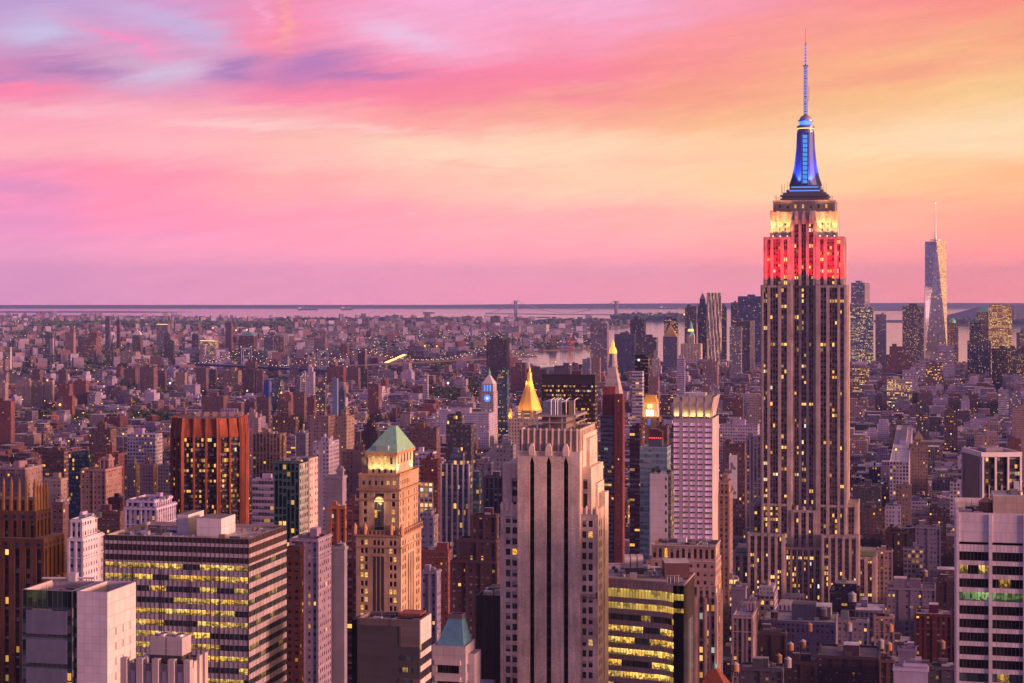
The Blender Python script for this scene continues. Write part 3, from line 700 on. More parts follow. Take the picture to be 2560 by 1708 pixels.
T('office_tower', 'dark red office block with teal hipped roof beside the bridge tower', OT, 598, 642, 840, 6900, 'rbr', 'S', roof=('trap', 12, 'copper', (.1, .3, .3)), mark='the teal-roofed red block', **Bk)
T('apartment_tower', 'left one of two grey slabs behind the suspension bridge', AT, 660, 688, 843, 6500, 'gry', 'S', **Bk)
T('apartment_tower', 'right one of two grey slabs behind the suspension bridge', AT, 690, 713, 843, 6500, 'tan', 'S', **Bk)
T('apartment_tower', 'orange-brown twin-peaked tower far left across the river with red lights', AT, 163, 190, 832, 6500, 'tan', 'P', tiers=((.5, .05, 821),), **Bk)
T('housing_slab', 'wide red-brown block right of the orange-brown twin-peaked tower', LB, 194, 253, 846, 6700, 'red', 'B', tiers=((.6, .05, 834),), **Bk)
T('slim_tower', 'slim white slab before a dark slim tower far left', AT, 124.5, 134, 847, 6200, 'wht', 'S', **Bk)
T('slim_tower', 'dark slim tower behind the slim white slab far left', AT, 112, 138, 833, 6700, 'dgr', 'G', **Bk)
T('bank_tower', 'brown lit tower with a white trapezoid crown across the river', OT, 331, 357, 838, 7000, 'brn', 'F', roof=('trap', 16, 'plain_trim', (.7, .68, .7)), **Bk)
T('warehouse', 'long low cream warehouse before the far bank towers', LB, 298, 350, 880, 6000, 'bei', 'F', **Bk)
T('warehouse', 'long dark brown warehouse beside the long cream warehouse', LB, 266, 299, 872, 6100, 'dbr', 'F', **Bk)
T('office_tower', 'dark box tower right of the yellow-topped tower', OT, 479, 499, 836, 7300, 'dgr', 'S', **Bk)
T('office_tower', 'beige stepped tower behind the second bridge tower', OT, 785, 818, 846, 6500, 'bei', 'P', tiers=((.62, .02, 835),), **Bk)
T('housing_slab', 'red-brown stepped block between the two bridges', LB, 848, 873, 868, 6200, 'rbr', 'P', tiers=((.15, .15, 862),), **Bk)
T('warehouse', 'grey slab block behind the highway ramp', LB, 1019, 1067, 866, 6800, 'gry', 'F', **Bk)
T('housing_slab', 'beige slab block with lit gable on the far plain', LB, 818, 858, 828, 9000, 'lil', 'F', **Bk)
for i, x in enumerate((906, 915, 924.5, 934, 943, 952)): T('housing_slab', 'one of six cream slabs in a row on the far plain', LB, x, x + 7.5, 829 + i % 2, 9500, 'cre', 'F', group='row of six cream slabs on the far plain', nb=0)
T('housing_slab', 'pale clump of slabs on the far shore at the water', LB, 961, 982, 790, 13500, 'lil', 'F', **Bk)
T('housing_slab', 'taller pale slabs at the end of the far shore clump', LB, 980, 1000, 788, 13500, 'lil', 'F', **Bk)
T('housing_slab', 'brown slab standing alone on the far shore', LB, 1155.5, 1183, 791, 12500, 'brn', 'F', **Bk)
T('housing_slab', 'brown slab on the far shore below the left grey strait tower', LB, 1226.5, 1252, 790.5, 12500, 'brn', 'F', **Bk)
T('pier_warehouse', 'long warm lit warehouse on the far shore below the strait bridge', LB, 1305, 1373, 812, 10500, 'cre', 'F', **Bk)
T('warehouse', 'low cream shed row left of the long warm lit warehouse', LB, 1262, 1302, 817, 10300, 'lil', 'F', **Bk)
T('clinic_block', 'cream slab with lit gable left of the brown riverside tower', LB, 1185, 1217, 852, 7600, 'bei', 'F', **Bk)
# housing by the near river bank
H('tall brown slab tower with lit windows right of the tree patch', 349.5, 393, 918, 4300, 'brn')
H('grey-brown slab of three bays left of the tall brown slab tower', 309, 346, 922, 4700, 'brn')
H('dark brown slab just right of the tall brown slab tower', 395, 417, 927, 4600, 'brn')
H('brown tower with bright side, third of the riverside row', 439, 468, 931, 4300, 'tan')
H('brown tower with chimney, fourth of the riverside row', 490, 521, 920, 4300, 'brn')
H('dark narrow slab beside the brown tower with chimney', 523, 543, 924, 4600, 'dbr')
H('brown block with pale vertical strips below the suspension bridge', 556, 604, 927, 4500, 'tan', 'S')
H('dark twin slab below the first bridge tower', 606, 641, 927, 4300, 'dbr')
H('narrow bright-sided slab right of the dark twin slab', 642, 660, 926, 4300, 'brn')
H('leftmost of three cream slabs over the tree belt', 38, 86, 953, 3900, 'bei')
H('middle of three cream slabs over the tree belt', 87, 111, 955, 3900, 'bei')
H('rightmost of three cream slabs over the tree belt', 111, 137, 951, 3900, 'bei')
H('cream slab cut by the frame edge left of the tree belt', -14, 22, 957, 3900, 'bei')
H('red-brown slab right of the three cream slabs', 141, 183, 960, 3900, 'red')
H('taller red-brown slab with glowing side beside another', 184, 223, 953, 3850, 'red')
H('low bright red block in front of the red-brown slabs', 157, 187, 990, 3600, 'red')
H('dark brown tower behind the red-brown slabs', 146, 170, 924, 4700, 'brn')
H('dark brown tower behind the three cream slabs', 79, 106, 923, 4700, 'brn')
H('wide brown twin slab above the copper-red tower', 505, 571, 990, 3300, 'brn')
H('lower brown slab right of the wide brown twin slab', 572, 610, 1008, 3250, 'brn')
H('brown tower with lit windows left of the round yellow tree', 642, 678, 993, 3200, 'brn')
H('grey-brown slab left of the brown tower with lit windows', 611, 641, 1006, 3300, 'brn')
H('red-topped slab with warning lights above the flats', 701, 733, 985, 3500, 'red')
H('brown tower, tallest of the group under the striped white tower', 733, 766, 981, 3300, 'brn')
H('brown tower rightmost of the group under the striped white tower', 767, 790, 993, 3250, 'rbr')
H('short brown slab in front of the red-topped slab', 693, 727, 1004, 3150, 'brn')
H('wide red-brown pair of slabs under the second bridge tower', 818, 866, 918, 4500, 'rbr')
H('dark brown slab with lit column left of the stone bridge', 867, 901, 919, 4600, 'brn')
H('dark brown slab below the stone bridge tower', 902, 921, 924, 4500, 'dbr')
H('square brown block below the bridge deck, left one', 613, 644, 904, 5000, 'brn')
H('square brown block below the bridge deck, right one', 670, 701, 904, 5000, 'brn')
H('pinkish block below the bridge deck', 725, 781, 911, 4900, 'pnk', 'P')
H('dark riverside tower with red-brown side left of the golden pyramid', 1216, 1274, 850, 4900, 'dbr', 'Q', tiers=((.25, .3, 846),), mark='the dark riverside tower')
MARKS += [(370, 930, 'the tall brown slab tower', 4300), (90, 965, 'the three cream slabs', 3900), (540, 1000, 'the wide brown twin slab', 3300), (760, 990, 'the striped white tower', 3300)]
# near-river singles
T('slim_tower', 'slim blue-white glass tower with a dark side among the flats', AT, 831, 843, 946, 3500, 'sky', 'X', x2=846)
T('apartment_tower', 'stepped white tower right of the small blue glass block', AT, 765, 788, 930, 4000, 'wht', 'P', tiers=((.2, .2, 918),))
T('glass_block', 'small deep blue glass block with slanted top', LB, 659, 674, 952, 3900, (.03, .08, .34), 'X', nb=0)
T('apartment_tower', 'dark glass flats with warm windows right of the small blue glass block', AT, 679, 708, 949, 3600, 'tea', 'F')
T('apartment_tower', 'grey tower beside the stepped white tower', AT, 737, 753, 941, 3900, 'gry', 'S')
T('slim_tower', 'black and white striped slim tower', AT, 753.5, 765, 930, 4000, 'wht', 'B')
T('scaffold_block', 'building frame glowing with yellow work lights', LB, 789, 818, 957, 3500, 'dgr', 'L')
T('apartment_tower', 'red-brown block alone in the low flats right of the slim blue-white tower', AT, 920, 951, 960, 3300, 'rbr', 'Q')
T('glass_block', 'dark blue tower behind the slim blue-white tower', AT, 846, 864, 970, 3550, 'blu', 'G')
T('slim_tower', 'narrow dark block with white balconies among the flats near the wooded square', AT, 1057, 1071, 935, 3900, 'wht', 'B')
# left and middle ground
T('apartment_tower', 'red-brown tower cut by the frame edge above the spired tower', AT, -20, 27, 1003, 2600, 'red', 'Q', x2=37)
T('apartment_slab', 'grey-brown slab left of the copper-red tower', AT, 223, 291, 1073, 2050, 'brn', 'Q', tiers=((.3, .35, 1056),), mark='the grey-brown slab')
T('hospital_block', 'white-ribbed lit block with a black top floor', LB, 318, 406, 1086, 1900, 'wht', 'W', rcol=(.5, .5, .52))
T('apartment_tower', 'maroon banded tower with white flat roof above the spired tower', AT, 104, 160, 1128, 1600, 'rbr', 'B', x2=170, rcol=(.6, .58, .6), mark='the maroon banded tower')
T('glass_block', 'teal glass block left of the dark red-brown block', LB, 172, 236, 1136, 1560, 'tea', 'G')
T('apartment_slab', 'dark red-brown block behind the orange-brown slab', AT, 237, 311, 1134, 1600, 'rbr', 'Q', tiers=((.35, .35, 1113),))
T('apartment_slab', 'orange-brown slab with tall bulkhead left of the copper-red tower', AT, 203, 263, 1173, 1250, 'tan', 'P', x2=304, tiers=((.55, .1, 1146),), mark='the orange-brown slab')
T('apartment_block', 'left of three cream stepped blocks beside the copper-red tower', AT, 311, 347, 1163, 1500, 'bei', 'Q', tiers=((.3, .2, 1150),))
T('apartment_block', 'middle of three cream stepped blocks beside the copper-red tower', AT, 350, 392, 1160, 1480, 'bei', 'Q', tiers=((.25, .35, 1141),))
T('apartment_block', 'right of three cream stepped blocks beside the copper-red tower', AT, 394, 436, 1163, 1500, 'cre', 'Q')
T('apartment_block', 'cream block behind the spired tower with long side to the street', AT, -10, 62, 1170, 1300, 'bei', 'P', x2=106)
T('apartment_block', 'cream slab right of the spires', AT, 110, 152, 1197, 1150, 'bei', 'Q', x2=168)
T('apartment_block', 'brick slab with green roof rim behind the spired tower', AT, 131, 157, 1256, 900, 'brn', 'Q', x2=171, rcol=(.1, .35, .22))
T('terraced_tower', 'white terraced tower stepping down toward the street', AT, 171, 206, 1345, 800, 'wht', 'P', x2=258, tiers=((0, .25, 1298),), mark='the white terraced tower')
T('apartment_block', 'brown block behind the white ornate tower with pale balconies', AT, 241, 300, 1279, 950, 'brn', 'Q', x2=313)
T('apartment_block', 'narrow brick block with pale cap above the brown balcony block', AT, 270, 300, 1245, 1060, 'rbr', 'Q', x2=307)
T('ornate_tower', 'white ornate stepped tower behind the banded office block', LB, 313, 390, 1268, 900, 'wht', 'S', x2=440, tiers=((.02, .1, 1250), (.55, .03, 1247)), mark='the white ornate tower')
T('apartment_block', 'pale pink stepped tower above the banded brown hospital', AT, 613, 653, 1045, 2100, 'pnk', 'Q', tiers=((.1, .25, 1032), (.25, .4, 1024)))
T('hospital_block', 'brown block with a row of white arches under its roof', LB, 682, 739, 1042, 1900, 'brn', 'P', x2=757)
T('apartment_slab', 'cream slab with stepped roof, tallest right of the white-arched block', AT, 771, 821, 1040, 1900, 'bei', 'P', x2=838, tiers=((.3, .3, 1030),))
T('apartment_tower', 'tall cream tower with shaded front left of the copper-green pyramid roof', AT, 838, 866, 1041, 1800, 'tan', 'P', x2=886, tiers=((.3, .25, 1026),))
T('apartment_slab', 'wide brown slab with dark window strips right of the copper-red tower', AT, 632, 700, 1085, 1500, 'tan', 'S', x2=716, mark='the wide striped brown slab')
T('apartment_tower', 'grey twin tower right of the wide striped brown slab', AT, 716, 738, 1092, 1500, 'gry', 'B', x2=740)
T('apartment_tower', 'grey taller part with balconies right of the grey twin tower', AT, 740, 764, 1083, 1480, 'gry', 'Q', x2=771)
T('terraced_tower', 'white stepped tower beside the copper-green pyramid roof', AT, 782, 822, 1105, 1600, 'wht', 'P', x2=848, tiers=((.35, .2, 1094),))
T('office_block', 'tan block with round-windowed gable behind the copper-green pyramid roof', LB, 856, 920, 1127, 1400, 'tan', 'P', tiers=((.5, .1, 1112),))
T('stepped_tower', 'dark brown stepped tower behind the copper-green pyramid roof', LB, 903, 951, 1078, 1900, 'dbr', 'Q', tiers=((.15, .15, 1062), (.3, .3, 1050)))
T('office_block', 'brown office block with even rows of small windows right of the copper-green pyramid roof', LB, 1024, 1091, 1070, 1700, 'brn', 'P', x2=1101, mark='the brown office block')
T('apartment_block', 'pale block with dark windows right of the copper-green pyramid roof', LB, 1037, 1090, 1130, 1450, 'wht', 'W')
T('brick_block', 'red brick block with water tanks behind the blue-ribbed glass tower', LB, 1051, 1094, 1150, 1300, 'red', 'Q', x2=1103, tiers=((.3, .3, 1140),))
T('glass_tower', 'dark glass tower with slanted top before the white clock tower annex', OT, 1115, 1178, 1062, 1500, 'dgr', 'G', x2=1191, tiers=((0, .42, 1038),), mark='the dark glass tower')
RG = T('glass_tower', 'blue-ribbed glass tower with pale vertical piers and roof garden', OT, 1103, 1172, 1163, 1050, (.17, .22, .30), 'G', x2=1182, tiers=((.3, .25, 1132),), mark='the blue-ribbed glass tower')
for k_ in range(6): q = MB((.42, .38, .42)); x_ = RG[2] * k_ / 5; q.box(x_ - .45, x_ + .45, -.6, -.02, 0, RG[1].z(1160), 'blank'); q.build('pier', RG[0])
T('clock_annex', 'long white office block with lit windows below the clock tower', LB, 1088, 1222, 1034, 2800, 'wht', 'P', x2=1236)
T('office_block', 'grey stone block left of the ribbed limestone tower', LB, 1231, 1290, 1112, 1500, 'gry', 'P')
T('office_block', 'narrow lilac block between the blue-ribbed glass tower and the limestone tower', LB, 1196, 1232, 1155, 1350, 'gry', 'P')
T('office_block', 'dark blue striped block under the narrow lilac block', LB, 1212, 1262, 1190, 1250, 'dgr', 'S')
T('glass_tower', 'thin green glass slab right of the blue-ribbed glass tower', OT, 1182, 1200, 1180, 1200, 'tea', 'G')
T('church_block', 'blank tan church wall with green roof rim before the white banded glass building', LB, 811, 856, 1190, 1050, 'lil', 'X', x2=866, tiers=((.6, .05, 1172),), rcol=(.1, .3, .24))
T('office_block', 'low white office block with ribbon windows left of the black-green glass tower', LB, 630, 690, 1200, 1080, 'wht', 'B', x2=700)
T('loft_building', 'orange brick loft with arched windows left of the arcaded tower', LB, 826, 862, 1266, 950, 'org', 'P', x2=868)
T('office_block', 'dark maroon grid tower hard against the arcaded tower', LB, 866, 899, 1252, 900, 'rbr', 'W', x2=903)
T('stone_hotel', 'lilac stone hotel with cornice and sunlit side between the office block and the arcaded tower', 'hotel', 726, 794, 1347, 850, 'lil', 'P', x2=828, mark='the lilac stone hotel')
T('blank_building', 'blank grey party wall right of the lilac stone hotel', LB, 829, 861, 1366, 870, 'lil', 'X', x2=868)
T('brick_block', 'narrow orange-brown tower between the banded office block and the stone hotel', LB, 716, 750, 1368, 800, 'org', 'Q', x2=759)
T('office_block', 'grey classical block with green cornice right of the arcaded tower', LB, 1054, 1090, 1428, 950, 'gry', 'P', x2=1102, rcol=(.45, .44, .46))
T('brick_block', 'red brick block with white top storeys right of the arcaded tower', LB, 1054, 1120, 1376, 1000, 'red', 'Q', x2=1129)
T('floodlit_building', 'yellow floodlit stone facade right of the arcaded tower', LB, 1049, 1082, 1206, 1300, 'cre', 'L', x2=1090)
T('loft_building', 'white terraced loft right of the arcaded tower', LB, 1054, 1082, 1290, 1120, 'wht', 'P', x2=1095, tiers=((.1, .25, 1278),))
T('low_office', 'low white office with lit ribbon windows beside the dark flat-topped block', LB, 833, 892, 1609, 1100, 'wht', 'W')
T('brown_block', 'wide dark brown block with rows of bluish windows left of the limestone tower', LB, 1128, 1256, 1402, 900, 'dbr', 'P', tiers=((.14, .02, 1350), (.42, .04, 1288)), mark='the wide dark brown block')
T('brick_block', 'maroon brick house in the shade right of the banded office block', LB, 722, 800, 1545, 1300, 'rbr', 'Q', tiers=((.02, .55, 1528),))
T('brick_block', 'low maroon brick block with flat roof below the stone hotel', LB, 772, 840, 1566, 1270, 'rbr', 'Q')
# downtown
Dt = dict(group='downtown towers')
T('office_tower', 'dark tower with stepped top, leftmost over the bay', OT, 1575.5, 1615, 800, 6000, 'dgr', 'S', tiers=((.25, .3, 794),), **Dt)
T('office_tower', 'dark flat-topped tower right of the dark stepped tower', OT, 1660.5, 1696, 797, 6000, 'dgr', 'K', **Dt)
T('office_tower', 'grey stone slab with lit column, wide, under the dark stepped tower', OT, 1536, 1590, 836, 4900, 'gry', 'P', tiers=((.25, .3, 831),), **Dt)
T('glass_tower', 'grey-red glass slab right of the grey stone slab', OT, 1589.5, 1645, 844, 5000, 'dgr', 'F', **Dt)
T('courthouse_tower', 'pale stone tower with orange pyramid roof', OT, 1657.5, 1695, 842, 4900, 'lim', 'P', roof=('pyr', 32, 'gold', (.8, .35, .1)), mark='the orange pyramid tower', **Dt)
T('office_tower', 'dark blue tower behind the gothic spired tower', OT, 1712, 1742, 766, 5900, 'dgr', 'S', **Dt)
T('spire_tower', 'brown tower with stepped pointed spire beside the rippled tower', OT, 1744, 1769, 762, 6000, 'brn', 'S', tiers=((.2, .2, 748),), roof=('pyr', 22, 'plain_trim', (.2, .16, .16)), **Dt)
T('office_tower', 'dark slant-topped tower peeping out right of the rippled tower', OT, 1802, 1817, 768, 5900, 'dgr', 'S', roof=('pyr', 14, 'plain_trim', (.12, .11, .12)), **Dt)
T('office_tower', 'slim grey tower left of the broad blue slab', OT, 1827, 1844.5, 756, 6050, 'gry', 'S', **Dt)
T('office_tower', 'broad blue-grey slab tower behind the great tower', OT, 1844.5, 1904, 741, 5900, (.26, .29, .38), 'B', mark='the broad blue slab', **Dt)
T('office_tower', 'dark striped slab with bright side before the broad blue slab', OT, 1833, 1875, 803, 4700, 'dgr', 'S', x2=1887, **Dt)
T('office_tower', 'grey speckled slab before the dark striped slab', OT, 1824, 1855, 817, 4500, 'gry', 'F', **Dt)
T('stepped_tower', 'pale stepped tower like a wedding cake below the orange pyramid tower', OT, 1625, 1655, 915, 4500, 'cre', 'P', tiers=((.15, .15, 895), (.32, .32, 876)), **Dt)
T('apartment_tower', 'white and blue balcony tower below the orange pyramid tower', AT, 1693, 1713, 897, 3600, 'wht', 'B', tiers=((.2, .2, 890),), **Dt)
T('telephone_slab', 'tall pale slab with dark left part rising over the bay', OT, 1476, 1522, 809, 4800, 'lil', 'S', mark='the tall pale slab', **Dt)
T('apartment_tower', 'orange brick tower beside the black slender tower', AT, 1623, 1648, 942, 2300, 'tan', 'Q', tiers=((.05, .55, 930),))
T('apartment_block', 'beige block under the rippled tower', LB, 1756, 1796, 905, 4000, 'tan', 'P', **Dt)
T('glass_block', 'small dark green glass block right of the clock tower', LB, 1242, 1272, 926, 3000, 'tea', 'F')
for i, (a, c, y, d, cc) in enumerate([(1277, 1318, 918, 4300, 'rbr'), (1320, 1372, 924, 4300, 'dbr'), (1385, 1430, 915, 4200, 'dgr'), (1430, 1446, 908, 4250, 'brn'), (1456, 1478, 898, 4400, 'gry'), (1478, 1502, 894, 4300, 'tan')]):
    T('riverside_block', ['dark red block behind the golden pyramid tip', 'dark block with roof tanks left of the black office box', 'dark grey block behind the black office box', 'brown slim slab behind the black office box', 'grey slab left of the tall pale slab', 'tan slab at the foot of the tall pale slab'][i], LB, a, c, y, d, cc, 'Q')
T('office_tower', 'blue-grey glass tower with white-lit corner right of the great tower', OT, 2127.5, 2162, 707, 5750, (.24, .28, .36), 'G', x2=2175, mark='the blue-grey corner tower', **Dt)
T('office_tower', 'broad glass tower with gold lit floors in front of the blue-grey corner tower', OT, 2126, 2184, 768, 5500, 'blu', 'L', **Dt)
T('office_tower', 'slim tower with white vertical ribs right of the gold lit glass tower', OT, 2188.5, 2216, 786, 6000, 'wht', 'S', **Dt)
T('glass_tower', 'dark glass block with rows of yellow lights left of the tapering tower', OT, 2256, 2310, 765, 5400, 'dgr', 'F', x2=2317, **Dt)
T('office_tower', 'brown tower with domed roof at the foot of the tapering tower', OT, 2365, 2396, 808, 5900, 'brn', 'F', roof=('dome', 16, 'copper', (.1, .2, .2)), **Dt)
T('office_tower', 'brown stepped tower with green pyramid top over the bay', OT, 2440, 2482, 780, 5750, 'brn', 'F', roof=('pyr', 19, 'copper', (.1, .3, .25)), **Dt)
T('office_tower', 'brown shoulder tower with dark dome left of the green pyramid top', OT, 2424, 2452, 806, 5650, 'brn', 'F', roof=('dome', 14, 'copper', (.1, .2, .2)), **Dt)
T('glass_tower', 'gold glass tower catching the sunset right of the green pyramid top', OT, 2472, 2530, 763, 5600, 'gold', 'L', **Dt)
T('office_tower', 'brown domed tower cut by the frame edge', OT, 2542, 2585, 832, 5500, 'brn', 'F', roof=('dome', 16, 'copper', (.1, .2, .2)), **Dt)
T('stepped_tower', 'red-brown stepped building with lit windows, broad as a pyramid', OT, 2205, 2279, 912, 4600, 'rbr', 'P', tiers=((.12, .08, 888), (.25, .22, 867)), mark='the red-brown stepped building', **Dt)
T('terraced_building', 'white building of stepped glass terraces', LB, 2300, 2386, 900, 4400, 'wht', 'B', tiers=((.3, 0, 880), (.52, 0, 865)), mark='the white terraced building', **Dt)
T('office_tower', 'dark tower with lit windows below the green pyramid top', OT, 2419, 2477, 853, 4700, 'dgr', 'F', **Dt)
T('office_block', 'cream block with every floor lit below the red-brown stepped building', LB, 2217, 2280, 950, 3700, 'cre', 'L', **Dt)
T('office_block', 'white grid-fronted block right of the all-lit cream block', LB, 2256, 2295, 926, 4000, 'wht', 'W', **Dt)
T('office_block', 'brown half-lit tower below the white terraced building', LB, 2315, 2358, 907, 4100, 'brn', 'L', **Dt)
T('glass_tower', 'bright blue glass box on a dark base', OT, 2289, 2323, 1051, 2700, 'dgr', 'F', tiers=((.01, .01, 1010),), mark='the bright blue glass box')
T('office_block', 'lit brown block right of the great tower near its shaft', LB, 2131, 2173, 921, 4000, 'brn', 'L', **Dt)
T('office_tower', 'dark brown slab below the gold glass tower', OT, 2480, 2519, 872, 4700, 'dbr', 'F', **Dt)
T('office_tower', 'dark brown slab cut by the frame edge below the domed tower', OT, 2520, 2570, 872, 4650, 'dbr', 'F', **Dt)
T('apartment_tower', 'white and blue striped tower in the flats at the frame edge', AT, 2496, 2522, 975, 3200, 'wht', 'B')
T('apartment_tower', 'grey tower with lit floors at the frame edge', AT, 2524, 2552, 978, 3300, 'gry', 'F')
T('apartment_block', 'brown terraced flats left of the bright blue glass box', AT, 2224, 2274, 1063, 2700, 'brn', 'B', tiers=((.3, .3, 1050),))
T('apartment_block', 'brown ribbed flats right of the bright blue glass box', AT, 2361, 2394, 1026, 2700, 'brn', 'S')
T('apartment_block', 'cream flats beside the trees at the frame edge', AT, 2530, 2570, 1024, 2400, 'bei', 'Q')
T('office_block', 'cream block catching the sun left of the great tower', LB, 1870, 1904, 993, 2600, 'bei', 'P')
T('brick_block', 'red brick block beside the sunlit cream block', LB, 1831, 1859, 995, 2650, 'rbr', 'Q')
T('office_block', 'grey office slab with ribbed front hard left of the great tower', OT, 1866, 1904, 1092, 1500, 'gry', 'S')
T('office_block', 'brown block carrying a tall white billboard', LB, 1806, 1866, 1150, 1600, 'brn', 'P', tiers=((.02, .02, 1110),), mark='the billboard block')
T('loft_building', 'white loft with dark windows left of the great tower', LB, 1800, 1899, 1063, 2200, 'wht', 'W', nb=2)
T('loft_building', 'white grid loft right of the great tower above the mansard arcade', LB, 2224, 2272, 1155, 1850, 'wht', 'W', x2=2281, mark='the white grid loft')
T('loft_building', 'cream stone loft left of the dark tower with white columns', LB, 2437, 2497, 1091, 2200, 'bei', 'P')
T('cupola_building', 'tan tower with small cupola right of the white grid loft', LB, 2272, 2320, 1112, 2000, 'tan', 'P', tiers=((.25, .25, 1098),), roof=('pyr', 9, 'plain_trim', (.3, .2, .15)))
T('brick_block', 'dark red block behind the dark tower with white columns', LB, 2519, 2553, 1098, 2300, 'rbr', 'Q')
T('art_deco_loft', 'orange-lit stepped loft right of the pink-windowed tower', LB, 1797, 1822, 1235, 1180, 'tan', 'P', x2=1832, tiers=((.1, .1, 1205), (.3, .3, 1182)))
# roofs and lofts at the lower right
Lr = dict(group='lofts at the foot of the great tower')
T('loft_building', 'white art deco loft with a tall lift tower', LB, 1832, 1880, 1540, 1000, 'lim', 'S', x2=1902, tiers=((.62, .02, 1502),), mark='the white art deco loft', **Lr)
T('loft_building', 'wide grey loft with white-walled flat roof before the great tower', LB, 1904, 2092, 1557, 1030, 'gry', 'P', nb=3, rcol=(.42, .4, .4), mark='the wide grey loft', D=34, **Lr)
T('loft_building', 'grey loft with gabled roof house and tall tank legs', LB, 2093, 2171, 1552, 1060, 'gry', 'P', mark='the gabled grey loft', **Lr)
T('brick_block', 'dark brick loft in front of the wide grey loft', LB, 1898, 1966, 1582, 950, 'dbr', 'P', **Lr)
T('brick_block', 'long dark brick loft carrying a black bulkhead', LB, 2044, 2199, 1644, 900, 'dbr', 'P', D=30, mark='the long dark brick loft', **Lr)
T('pale_building', 'pale blue-white stepped building with two lit windows', LB, 2234, 2320, 1672, 860, 'wht', 'X', tiers=((.3, .02, 1660),), mark='the pale stepped building', **Lr)
T('loft_building', 'grey blank loft behind the pale stepped building', LB, 2245, 2290, 1622, 930, 'gry', 'X', **Lr)
T('loft_building', 'cream loft with arched lit windows right of the great tower base', LB, 2189, 2231, 1376, 1280, 'bei', 'P', **Lr)
T('loft_building', 'grey arcaded loft with a long lit row', LB, 2218, 2338, 1472, 1200, 'gry', 'P', D=26, nb=2, mark='the grey arcaded loft', **Lr)
T('loft_building', 'cream loft with lit paired windows beside the gabled grey loft', LB, 2187, 2234, 1542, 1080, 'bei', 'P', **Lr)
T('loft_building', 'small white house wall beside a brown loft', LB, 2214, 2252, 1265, 1540, 'wht', 'P', mark='the small white house wall', **Lr)
T('loft_building', 'brown loft left of the small white house wall', LB, 2158, 2213, 1270, 1560, 'brn', 'P', **Lr)
T('mansard_building', 'dark mansard arcade block right of the great tower', LB, 2131, 2203, 1216, 1650, 'dgr', 'P', mark='the mansard arcade block', **Lr)
T('loft_building', 'tall narrow brown loft above the small white house wall', LB, 2239, 2279, 1214, 1600, 'tan', 'P', **Lr)
T('loft_building', 'dark loft with two bright lit windows', LB, 2323, 2366, 1272, 1500, 'dbr', 'F', **Lr)
T('loft_building', 'white arched facade below the dark tower with white columns', LB, 2375, 2409, 1208, 1750, 'wht', 'W', **Lr)
T('loft_building', 'white grid loft low behind the grey arcaded loft', LB, 2259, 2308, 1372, 1380, 'gry', 'W', **Lr)
T('loft_building', 'dark loft with terraces right of the great tower shoulder', LB, 2206, 2269, 1330, 1450, 'dbr', 'P', tiers=((.2, .3, 1320),), **Lr)
T('loft_building', 'grey loft with blue tank roof', LB, 2290, 2350, 1318, 1420, 'gry', 'P', **Lr)
T('brick_block', 'dark shaded loft against the white banded tower', LB, 2345, 2392, 1450, 1150, 'dbr', 'P', **Lr)
T('brick_block', 'low dark roof in front of the white art deco loft', LB, 1850, 1960, 1672, 870, 'dgr', 'P', nb=2, **Lr)
T('brick_block', 'dark loft with stair house between the two brick lofts', LB, 1968, 2040, 1655, 905, 'dbr', 'P', nb=2, **Lr)
T('loft_building', 'grey loft with lit ground floors left of the white art deco loft', LB, 1812, 1846, 1448, 1180, 'gry', 'L', **Lr)
T('loft_building', 'grey stub tower left of the great tower base', LB, 1828, 1866, 1468, 1120, 'gry', 'X', **Lr)
T('loft_building', 'dark low loft right of the pale stepped building', LB, 2322, 2392, 1668, 880, 'dgr', 'P', nb=2, **Lr)
T('loft_building', 'dim brown loft left of the pale stepped building', LB, 2200, 2236, 1650, 930, 'brn', 'P', **Lr)
T('scaffold_building', 'loft wrapped in red scaffold netting beside the white banded tower', LB, 2288, 2378, 1537, 1100, (.17, .045, .045), 'S', D=22, **Lr)
def church():
    d = 1150; k = F / d; b = root('church', 'brick church with red hipped roofs and small green turrets below the stone hotel', 'church', ((712 - CX) / k, d)); zt = CAMZ - (1600 - EY) / k; br = (.16, .06, .05); rd = (.42, .07, .05)
    for x, y, w, dd, h, r in ((0, 6, 9, 9, zt, 6.5), (9.2, 9, 7, 9, zt - 9, 4), (0, -6, 22, 11.8, zt - 22, 8), (22.2, -3, 8, 8, zt - 26, 4)):
        q = MB(br); q.prism(rect(x, x + w, y, y + dd), 0, h, 'facade_P', 'roof', 2.6, 4, top=False); q.build('wall', b); q = MB(rd); m = min(w, dd) * .45
        q.prism(rect(x - .6, x + w + .6, y - .6, y + dd + .6), h, h + r, 'plain_trim', 'plain_trim', poly2=rect(x + m, x + w - m, y + m, y + dd - m), bottom=True); q.build('roof', b)
    for x, y, h in ((20.5, -7, zt - 16), (7, -7.2, zt - 20)):
        q = MB((.16, .36, .28)); q.lathe([(1.5, h - 8), (1.5, h), (1.8, h + .2), (1.5, h + 2), (.4, h + 4), (.05, h + 5.5)], x, y, 'copper', 8); q.build('turret', b)
church()
def hip_roof():
    d = 660; k = F / d; X = (1784 - CX) / k; zt = CAMZ - (1674 - EY) / k; b = root('red_roof_tower', 'steep red tiled roof with a green finial at the bottom edge before the granite tower', 'building', (X, d)); q = MB((.2, .12, .10)); q.prism(rect(-11, 9, 0, 18), 60, zt - 15, 'facade_P', 'roof'); q.build('wall', b)
    q = MB((.20, .065, .045)); q.prism(rect(-11.8, 9.8, -.8, 18.8), zt - 15, zt - 1, 'brickwork', 'roof', poly2=rect(-1.2, .2, 6, 10), bottom=True); q.build('roof', b); q = MB((.2, .45, .38)); q.lathe([(.9, zt - 1), (.8, zt), (.2, zt + .8), (.05, zt + 2.2)], -.5, 8, 'copper', 8); q.build('finial', b)
hip_roof()
